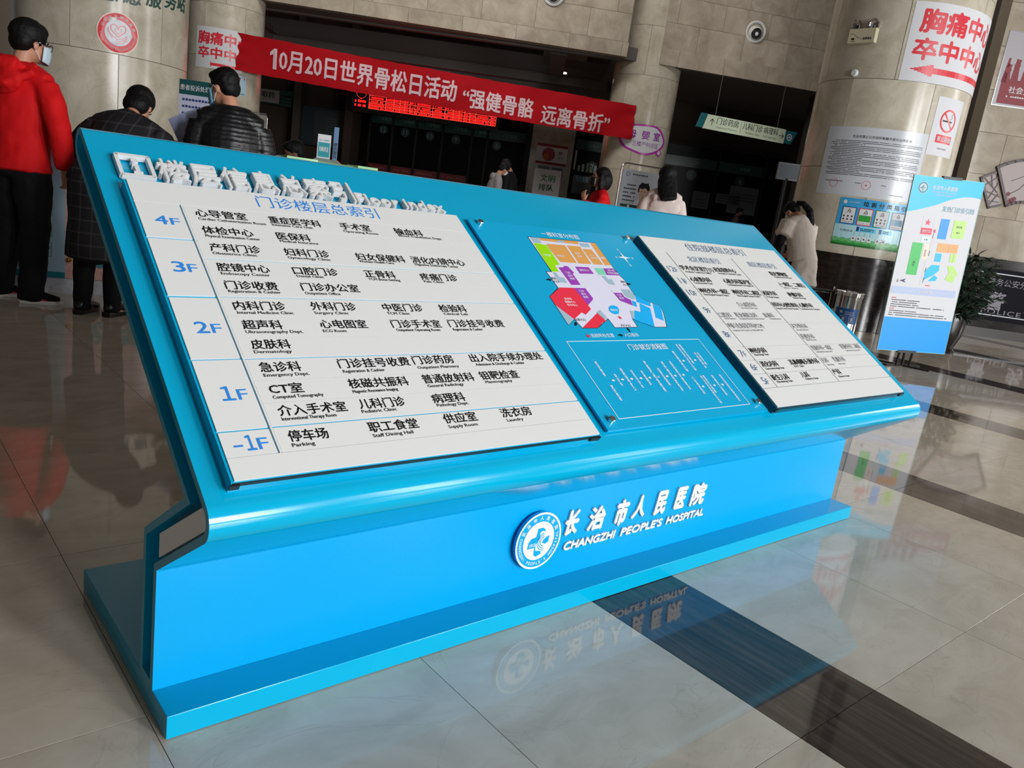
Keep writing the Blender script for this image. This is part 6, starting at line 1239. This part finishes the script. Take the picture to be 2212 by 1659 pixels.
def shoes(J, m_up, m_sole, s=1.0, accent=None):
    for hp_, kn, an, to in J['legs']:
        k = J['k']; b0 = Vector((an.x, an.y, 0)); f = (to - b0); L_ = f.length; f.normalize(); sd = Vector((f.y, -f.x, 0))
        def P3(a, b, z): return b0 + f * a + sd * b + Vector((0, 0, z))
        r = Rig(); Lf = 0.205 * s
        r.tube([P3(-0.055, 0, 0.075), P3(-0.03, 0, 0.060), P3(0.04, 0, 0.055), P3(0.11, 0.003, 0.044), P3(Lf - 0.04, 0.003, 0.036)], [(0.026, 0.034), (0.038, 0.042), (0.041, 0.036), (0.046, 0.026), (0.032, 0.018)], flat=sd)
        r.tube([P3(0, 0, 0.05), P3(-0.01, 0, 0.115)], [0.040, 0.040])
        o = r.fuse('shoe', m_up, J['t'], voxel=0.007, smooth=3)
        q = MB(); OUT = [(-0.075, 0.0), (-0.065, 0.030), (-0.02, 0.038), (0.05, 0.038), (0.11, 0.047), (0.16, 0.036), (0.185, 0.012), (0.185, -0.012), (0.16, -0.032), (0.11, -0.044), (0.05, -0.036), (-0.02, -0.038), (-0.065, -0.030)]
        kk = len(OUT); V = [P3(a * 0.97, b * 0.95, 0.001) for a, b in OUT] + [P3(a, b, 0.012) for a, b in OUT] + [P3(a, b, 0.028 + 0.01 * max(0, -a * 8)) for a, b in OUT]
        q.add(V, [tuple(range(kk - 1, -1, -1)), tuple(range(2 * kk, 3 * kk))] + [(i + j * kk, (i + 1) % kk + j * kk, (i + 1) % kk + (j + 1) * kk, i + (j + 1) * kk) for i in range(kk) for j in range(2)])
        q.build('sole', m_sole, o, smooth=True)
        if accent is not None:
            q = MB()
            for sg in (1, -1):
                q.add([P3(-0.04, sg * 0.041, 0.030), P3(0.07, sg * 0.0445, 0.028), P3(0.12, sg * 0.048, 0.028), P3(0.04, sg * 0.043, 0.050), P3(-0.03, sg * 0.040, 0.075), P3(-0.055, sg * 0.030, 0.085)], [(0, 1, 2, 3, 4, 5)])
            q.build('accent', accent, o)
def hair_cap(J, m=HAIR, back=0.0, extra=None, puff=1.0, voxel=0.008, folds=0.006, name='hair', fringe=True):
    k, HA, hc, q = J['k'], J['HA'], J['head'], J['q']; r = Rig(); X = lambda a, b, c: hc + HA @ Vector((a, b, c)) * k
    r.ell(X(0, -0.016, 0.028), (0.050 * k * puff, 0.056 * k * puff, 0.049 * k * puff), q); r.ell(X(0, -0.034, -0.002), (0.045 * k * puff, 0.034 * k * puff, 0.042 * k), q)
    if fringe: r.ell(X(0, 0.014, 0.050), (0.041 * k, 0.034 * k, 0.021 * k), q)
    if extra: extra(r, X, k, q)
    return r.fuse(name, m, J['t'], voxel=voxel, smooth=2, folds=folds, fscale=0.03)
def mask(J, m, voxel=0.006, strap=None):
    k, HA, hc, q = J['k'], J['HA'], J['head'], J['q']; X = lambda a, b, c: hc + HA @ Vector((a, b, c)) * k
    V = []; Fc = []; nu, nv = 8, 6
    for i in range(nu + 1):
        a = -1.15 + 2.3 * i / nu
        for j in range(nv + 1):
            z = -0.060 + 0.062 * j / nv; rr_ = (0.047 + 0.018 * (1 - (a / 1.15) ** 2) * (0.75 + 0.25 * math.sin(PI * j / nv)))
            sq = 1 - 0.25 * abs(a) ** 2 * abs(j / nv - 0.45)
            V.append(X(math.sin(a) * 0.047, 0.004 + math.cos(a) * rr_, -0.028 + (z + 0.029) * sq))
    for i in range(nu):
        for j in range(nv): c = i * (nv + 1) + j; Fc.append((c, c + nv + 1, c + nv + 2, c + 1))
    b = MB(); b.add(V, Fc); o = b.build('face_mask', m, J['t'], smooth=True); md = o.modifiers.new('t', 'SOLIDIFY'); md.thickness = 0.003
    b = MB()
    for s in (-1, 1):
        e = X(s * 0.051, -0.004, -0.004); lo = X(s * 0.050, -0.006, -0.022)
        b.tube([X(s * 0.043, 0.018, 0.000), X(s * 0.048, 0.006, 0.006), e], 0.0022, n=6); b.tube([X(s * 0.043, 0.018, -0.052), X(s * 0.048, 0.004, -0.034), lo], 0.0022, n=6)
    b.build('ear_loops', strap or PAPER, o)
    return o
def cloth_mat(name, col, rough=0.75, checks=None):
    m = mat(name, col, rough=rough, noise=0.10, nscale=6, spec=0.2)
    if checks:
        nt = m.node_tree; N = nt.nodes; L = nt.links; b = N['Principled BSDF']; src = b.inputs['Base Color'].links[0].from_socket
        tc = N.new('ShaderNodeTexCoord'); acc = None
        for ax, dirn in ((0, 'X'), (1, 'Z')):
            w = N.new('ShaderNodeTexWave'); w.bands_direction = dirn; w.inputs['Scale'].default_value = 4.2; w.inputs['Distortion'].default_value = 0.2; L.new(tc.outputs['Object'], w.inputs['Vector'])
            r = N.new('ShaderNodeMapRange'); r.inputs['From Min'].default_value = 0.93; r.inputs['From Max'].default_value = 1.0; r.inputs['To Max'].default_value = 0.32; L.new(w.outputs['Fac'], r.inputs['Value'])
            mx = N.new('ShaderNodeMix'); mx.data_type = 'RGBA'; L.new(r.outputs[0], mx.inputs[0]); L.new(src, mx.inputs[6]); mx.inputs[7].default_value = lin(checks); src = mx.outputs[2]
        L.new(src, b.inputs['Base Color'])
    return m
REDC = cloth_mat('red_hoodie_cloth', '#c80f14'); BLK = cloth_mat('black_cloth', '#0c0c0f'); BLK2 = cloth_mat('black_trouser_cloth', '#0d0e11', rough=0.85)

# --- man in the red hoodie, seen from behind, looking to the right
az = math.radians(14)
t, J = person('man in red hoodie and black trousers, glasses and face mask, standing at left edge', hall(-3.37, 5.24), az, H=1.765, pelvis=(0, 0.0, 0.515), bend=0.03, hd=(math.radians(-19), 0.14), wide=1.18, sh=0.212,
              armR=((0.185, -0.005, 0.645), (0.185, 0.020, 0.505), (0.0, 0.25, -1), (-1, 0.3, 0), 1.0), armL=((-0.175, 0.0, 0.645), (-0.175, 0.06, 0.505), (0, 0.25, -1), (1, 0.3, 0), 1.0),
              legs=(((-0.075, 0.02, 0.28), (-0.09, -0.01, 0.035), (-0.03, 0.075, 0)), ((0.06, 0.01, 0.28), (0.07, -0.02, 0.035), (0.155, 0.04, 0))), voxel=0.007)
top_shell(J, REDC, 'hoodie', puff=0.030, hem=-0.03, folds=0.022, voxel=0.012, collar=False, hemr=(0.108 * J['k'] + .022, 0.080 * J['k'] + .022), sleeve=0.93)
r = Rig(); k = J['k']; n0 = J['neck0']
r.tube([n0 + Vector((-0.075, 0.045, -0.015)), n0 + Vector((-0.10, -0.02, 0.03)), n0 + Vector((-0.06, -0.09, 0.035)), n0 + Vector((0, -0.115, 0.03)), n0 + Vector((0.06, -0.09, 0.03)), n0 + Vector((0.105, -0.02, 0.02)), n0 + Vector((0.085, 0.06, -0.01))], [0.040, 0.050, 0.055, 0.058, 0.055, 0.050, 0.040])
r.ell(n0 + Vector((0.0, -0.125, -0.06)), (0.14, 0.05, 0.10)); r.tube([n0 + Vector((-0.16, -0.07, 0.0)), n0 + Vector((-0.05, -0.165, -0.09)), n0 + Vector((0.06, -0.165, -0.09)), n0 + Vector((0.165, -0.06, 0.0))], 0.028); r.fuse('hood', REDC, t, voxel=0.010, smooth=3, folds=0.014, fscale=0.07)
r = Rig()
for shp, e, w, A in J['arms']:
    d_ = (w - e).normalized(); r.tube([w - d_ * 0.075, w - d_ * 0.05, w - d_ * 0.005], [0.044, 0.040, 0.036])
    
r.fuse('cuffs', REDC, t, voxel=0.008, smooth=2)
trousers(J, BLK2, w=0.026, folds=0.016, taper=1.15); shoes(J, BLK, mat('white_sole', '#d8d4d0', rough=0.5), accent=mat('red_accent', '#c01d30', rough=0.5))
hair_cap(J, puff=1.13, folds=0.006, fringe=False, extra=lambda r, X, k, q: (r.ell(X(0, 0.012, 0.045), (0.047 * k, 0.036 * k, 0.030 * k), q)))
mask(J, mat('pale_blue_mask', '#b9ccd8', rough=0.7))
X = lambda a, b, c: J['head'] + J['HA'] @ Vector((a, b, c)) * k
b = MB()
for s in (-1, 1):
    c = X(s * 0.020, 0.058, 0.001)
    b.tube([c + J['HA'] @ Vector((0.017 * k * math.cos(a), -abs(math.cos(a)) * 0.002, 0.012 * k * math.sin(a))) for a in [2 * PI * i / 12 for i in range(13)]], 0.0020, n=6)
    b.tube([X(s * 0.038, 0.056, 0.005), X(s * 0.050, 0.02, 0.004), X(s * 0.051, -0.006, 0.0)], 0.0024, n=6)
b.tube([X(-0.004, 0.061, 0.004), X(0.004, 0.061, 0.004)], 0.002, n=6); b.build('glasses', BLACK, t)

# --- person in a checked coat bending over the desk
PL = cloth_mat('checked_wool', '#1d1b1e', checks='#4d4a4c')
t, J = person('person in dark checked coat bending over the desk beside the red hoodie', hall(-2.71, 5.20), math.radians(-2), H=1.64, pelvis=(0.0, -0.14, 0.53), bend=0.74, side=0.02, hd=(math.radians(0), 0.75), sh=0.215,
              armL=((-0.215, 0.06, 0.62), (-0.17, 0.17, 0.655), (0.3, 1, 0), (0, 0, -1), 0.4), armR=((0.20, 0.10, 0.64), (0.13, 0.20, 0.66), (-0.3, 1, 0), (0, 0, -1), 0.4),
              legs=(((-0.09, -0.06, 0.28), (-0.10, -0.06, 0.035), (-0.10, 0.05, 0)), ((0.01, -0.03, 0.28), (0.01, -0.04, 0.035), (0.03, 0.07, 0))))
top_shell(J, PL, 'coat', puff=0.030, hem=-0.02, folds=0.014, voxel=0.013, sleeve=0.97, fscale=0.2)
r = Rig(); pz = J['pel']; r.tube([pz + J['up'] * 0.08, pz + Vector((0, -0.01, -0.02)), pz + Vector((0, -0.02, -0.25)), pz + Vector((0, -0.02, -0.47))], [(0.175, 0.13), (0.185, 0.145), (0.175, 0.145), (0.18, 0.15)], flat=(1, 0, 0), n=20); r.fuse('coat_skirt', PL, t, voxel=0.013, smooth=3, folds=0.02, fscale=0.2)
trousers(J, BLK2, w=0.012); shoes(J, mat('black_leather', '#0b0b0c', rough=0.35), BLACK, s=1.02)
hair_cap(J, puff=1.12, folds=0.006, extra=lambda r, X, k, q: (r.ell(X(0, -0.03, -0.015), (0.052 * k, 0.042 * k, 0.045 * k), q)))

# --- man in the black padded jacket at the counter
t, J = person('man in black padded jacket with blue face mask holding a paper at counter', hall(-2.07, 5.40), math.radians(-24), H=1.665, pelvis=(0, 0, 0.52), bend=0.10, hd=(math.radians(48), 0.25), sh=0.215, wide=1.15,
              armL=((-0.14, 0.03, 0.63), (-0.10, 0.15, 0.635), (0.2, 1, 0.1), (1, 0, 0), 0.7), armR=((0.15, 0.02, 0.62), (0.10, 0.14, 0.62), (-0.2, 1, 0.1), (-1, 0, 0), 0.7))
PJ = mat('black_quilted_nylon', '#0b0c10', rough=0.4, spec=0.4)
o = top_shell(J, PJ, 'padded_jacket', puff=0.040, hem=-0.04, folds=0.0, voxel=0.011, sleeve=0.95)
for v in o.data.vertices:                                   # quilted rows
    z = v.co.z; s = math.sin(z * 2 * PI / 0.055); n_ = v.normal; v.co += n_ * (0.008 * (abs(s) ** 0.5) - 0.005)
trousers(J, BLK2, w=0.016); shoes(J, BLK, BLACK)
hair_cap(J, puff=1.05, folds=0.010); mask(J, mat('sky_blue_mask', '#6fb0cc', rough=0.7))
k = J['k']; X = lambda a, b, c: J['head'] + J['HA'] @ Vector((a, b, c)) * k
t = wthing('paper_sheet', 'bluish white paper sheet held by the man in padded jacket', 'paper', hall(-2.36, 5.5, 1.19))
pA = Plane(hall(-2.36, 5.50, 1.23), SV * 0.8 + DV * 0.2 + ZV * 0.45, -SV * 0.45 + ZV * 0.8); q = MB(); V = []; 
for i in range(7):
    for j in range(7): V.append(pA(-0.105 + 0.035 * i, -0.15 + 0.05 * j, 0.02 * math.sin(i * 0.6)))
q.add(V, [(i * 7 + j, i * 7 + 7 + j, i * 7 + 8 + j, i * 7 + j + 1) for i in range(6) for j in range(6)]); o = q.build('sheet', mat('blue_white_paper', '#9a9fc0', rough=0.5), t, smooth=True)

# --- distant pair looking at a phone
GH = cloth_mat('grey_hoodie_cloth', '#8f8b8c'); fr0 = hall(-1.33, 22.8)
t, J = person('person in light grey hoodie bending over a phone, far behind', hall(-0.97, 16.1), math.radians(75), H=1.72, bend=0.22, hd=(math.radians(5), 0.55), voxel=0.013,
              armL=((-0.13, 0.05, 0.62), (-0.05, 0.17, 0.63), (0.3, 1, 0), (0, 0, 1), 0.5), armR=((0.13, 0.05, 0.62), (0.05, 0.17, 0.63), (-0.3, 1, 0), (0, 0, 1), 0.5))
top_shell(J, GH, 'hoodie', puff=0.03, voxel=0.018, sleeve=0.95); n0 = J['neck0']; r = Rig(); r.ell(n0 + Vector((0, -0.09, -0.02)), (0.11, 0.06, 0.09)); r.fuse('hood', GH, t, voxel=0.016, smooth=2)
trousers(J, BLK2, voxel=0.018); shoes(J, BLK, PAPER); hair_cap(J, puff=1.08, voxel=0.012); mask(J, PAPER)
t, J = person('man with cropped hair and black T-shirt facing the grey hoodie, far behind', hall(-0.56, 16.3), math.radians(-70), H=1.80, bend=0.12, hd=(math.radians(8), 0.6), voxel=0.013, skin=mat('skin_tan', '#9c6c54', rough=0.5),
              armL=((-0.13, 0.03, 0.62), (-0.06, 0.15, 0.60), (0.3, 1, 0), (0, 0, 1), 0.5), armR=((0.13, 0.03, 0.62), (0.06, 0.15, 0.60), (-0.3, 1, 0), (0, 0, 1), 0.5))
top_shell(J, BLK, 'shirt', puff=0.022, voxel=0.018, sleeve=-0.9); trousers(J, BLK2, voxel=0.018); shoes(J, BLK, BLACK); hair_cap(J, puff=1.0, voxel=0.012, fringe=False)

# --- woman with black mask, red jacket
t, J = person('woman with bobbed black hair, black face mask and red jacket, hand at her mask', hall(0.66, 8.7), math.radians(-100), H=1.52, bend=0.04, hd=(math.radians(-12), 0.0), voxel=0.009,
              armL=((-0.14, 0.07, 0.66), (-0.045, 0.13, 0.775), (0.35, 0.15, 0.9), (0.6, -0.8, 0), 0.7, -1))
RJ = cloth_mat('red_jacket_cloth', '#c21018'); top_shell(J, RJ, 'jacket', puff=0.030, voxel=0.014, sleeve=0.93, collar=False)
r = Rig(); n0 = J['neck0']; r.tube([n0 + Vector((0, 0.0, -0.03)), n0 + Vector((0, 0.01, 0.035))], [(0.085, 0.08), (0.072, 0.070)], flat=(1, 0, 0)); r.fuse('dark_collar', cloth_mat('dark_maroon_cloth', '#2a0c10'), t, voxel=0.010, smooth=2)
trousers(J, BLK2, voxel=0.018); shoes(J, BLK, BLACK)
def bob(r, X, k, q): r.ell(X(0, -0.040, -0.015), (0.068 * k, 0.056 * k, 0.075 * k), q); r.tube([X(-0.055, -0.01, 0.02), X(-0.058, -0.012, -0.03), X(-0.052, -0.02, -0.075)], [0.012 * k, 0.022 * k, 0.020 * k]); r.tube([X(0.055, -0.01, 0.02), X(0.058, -0.012, -0.03), X(0.052, -0.02, -0.075)], [0.012 * k, 0.022 * k, 0.020 * k]); r.ell(X(0, -0.02, 0.03), (0.058 * k, 0.058 * k, 0.050 * k), q)
hair_cap(J, extra=bob, voxel=0.010, fringe=False); mask(J, BLACK, strap=mat('grey_strap', '#2a2626'))

# --- woman in the pale coat seen from behind, long black hair
PC_ = cloth_mat('pale_fleece', '#d9cbc5'); t, J = person('woman with long black hair and pale hooded coat, back turned, by portrait stand', hall(1.34, 8.83), math.radians(12), H=1.63, bend=0.03, hd=(math.radians(10), 0.1), voxel=0.012)
top_shell(J, PC_, 'coat', puff=0.040, hem=-0.12, voxel=0.014, sleeve=0.97, folds=0.015)
r = Rig(); n0 = J['neck0']; r.ell(n0 + Vector((0.03, -0.09, -0.13)), (0.17, 0.05, 0.10)); r.tube([n0 + Vector((-0.13, -0.02, -0.04)), n0 + Vector((-0.08, -0.09, -0.05)), n0 + Vector((0.10, -0.09, -0.05)), n0 + Vector((0.14, -0.02, -0.04))], 0.045); r.fuse('hood', PC_, t, voxel=0.012, smooth=3, folds=0.012)
trousers(J, BLK2, voxel=0.018); shoes(J, BLK, BLACK)
def longh(r, X, k, q): r.ell(X(0, -0.038, -0.03), (0.062 * k, 0.045 * k, 0.080 * k), q); r.tube([X(0, -0.04, 0.0), X(0.005, -0.080, -0.08), X(0.02, -0.125, -0.15)], [(0.058 * k, 0.04 * k), (0.066 * k, 0.030 * k), (0.055 * k, 0.018 * k)], flat=(1, 0, 0)); r.ell(X(0, -0.015, 0.03), (0.058 * k, 0.060 * k, 0.052 * k), q)
hair_cap(J, extra=longh, voxel=0.010, puff=1.22)

# --- nurse in a short-sleeved white coat, head bowed
CW = cloth_mat('white_coat_cloth', '#d8cbc1'); t, J = person('woman in short-sleeved white coat with black ponytail, head bowed, beside right column', hall(3.17, 9.75), math.radians(-22), H=1.60, pelvis=(0.02, -0.06, 0.52), bend=0.36, side=-0.05, hd=(math.radians(12), 0.95), voxel=0.010,
              armL=((-0.165, 0.02, 0.63), (-0.175, 0.08, 0.52), (0, 0.5, -1), (1, 0, 0), 0.6), armR=((0.12, 0.06, 0.62), (0.08, 0.17, 0.56), (0, 1, -0.4), (-1, 0, 0), 0.6))
top_shell(J, BLK, 'undershirt', puff=0.010, voxel=0.012, sleeve=0.75, folds=0.008)
top_shell(J, CW, 'coat', puff=0.032, hem=0.0, voxel=0.011, sleeve=-0.62, folds=0.014, arm_r=(0.042, 0.04, 0.04))
r = Rig(); pz = J['pel']; r.tube([pz + J['up'] * 0.10, pz + Vector((0, -0.01, 0.0)), pz + Vector((0, -0.02, -0.14)), pz + Vector((0, -0.03, -0.27))], [(0.155, 0.12), (0.175, 0.145), (0.195, 0.165), (0.21, 0.18)], flat=(1, 0, 0), n=20); r.fuse('coat_skirt', CW, t, voxel=0.012, smooth=3, folds=0.035, fscale=0.12)
trousers(J, BLK2, w=0.014, voxel=0.014); shoes(J, mat('white_leather', '#c9c5c0', rough=0.5), PAPER)
def pony(r, X, k, q):
    r.ell(X(0, -0.05, 0.045), (0.018 * k, 0.018 * k, 0.018 * k), q)
hair_cap(J, extra=pony, puff=1.04, voxel=0.009)
k = J['k']; X = lambda a, b, c: J['head'] + J['HA'] @ Vector((a, b, c)) * k
p0 = X(0.0, -0.062, 0.04); r = Rig(); r.tube([p0, p0 + Vector((0.06, -0.09, 0.0)), p0 + Vector((0.12, -0.16, -0.08)), p0 + Vector((0.15, -0.20, -0.22)), p0 + Vector((0.16, -0.20, -0.36))], [0.020, 0.036, 0.046, 0.038, 0.010]); r.fuse('ponytail', HAIR, t, voxel=0.009, smooth=2, folds=0.01, fscale=0.03)
q = MB(); q.lathe([(0.022, -0.012), (0.028, 0), (0.022, 0.012)], n=14, o=p0 + Vector((0.01, -0.012, 0)), axis=(0.6, -0.6, 0)); q.build('hair_tie', mat('hair_tie_grey', '#77726f'), t, smooth=True)
mask(J, PAPER)

# --- two dim figures behind the counters, the seated one added for a reflection
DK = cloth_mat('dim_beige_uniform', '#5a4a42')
t, J = person('seated figure in beige uniform, stand-in for a reflection beside the grey screen', hall(-2.12, 7.35), math.radians(200), H=1.58, pelvis=(0, 0, 0.36), bend=0.15, hd=(math.radians(-40), 0.3), voxel=0.013, skin=mat('skin_dim', '#7a5040', rough=0.6),
              armR=((0.14, 0.08, 0.50), (0.05, 0.12, 0.64), (-0.2, 0, 1), (0, -1, 0), 0.9), legs=(((-0.07, 0.22, 0.33), (-0.07, 0.22, 0.035), (-0.07, 0.33, 0)), ((0.07, 0.22, 0.33), (0.07, 0.22, 0.035), (0.07, 0.33, 0))))
top_shell(J, DK, 'uniform', puff=0.02, voxel=0.016); trousers(J, BLK2, voxel=0.018); shoes(J, BLK, BLACK); hair_cap(J, puff=1.05, voxel=0.012)
st = wthing('office_chair', 'black swivel chair under the reflection stand-in behind the curved desk', 'chair', hall(-2.12, 7.35))
q = MB(); q.lathe([(0, 0.40), (0.20, 0.41), (0.22, 0.44), (0.20, 0.47), (0, 0.48)], n=20, o=hall(-2.12, 7.35)); q.build('seat', BLACK, st, smooth=True); q = MB(); q.tube([hall(-2.12, 7.35, 0.06), hall(-2.12, 7.35, 0.41)], 0.03); q.build('post', STEEL, st)
for i in range(5): q = MB(); q.tube([hall(-2.12, 7.35, 0.08), hall(-2.12 + 0.26 * math.cos(i * 1.257), 7.35 + 0.26 * math.sin(i * 1.257), 0.03)], 0.018, n=6); q.build('leg', BLACK, st)
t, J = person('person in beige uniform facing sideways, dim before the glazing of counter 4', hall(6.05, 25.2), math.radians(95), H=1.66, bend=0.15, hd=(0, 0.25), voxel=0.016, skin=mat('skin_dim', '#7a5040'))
top_shell(J, DK, 'uniform', puff=0.02, voxel=0.02); trousers(J, BLK2, voxel=0.02); shoes(J, BLK, BLACK); hair_cap(J, puff=1.05, voxel=0.014)

for t in ROOTS:
    if 'w' in t: del t['w']
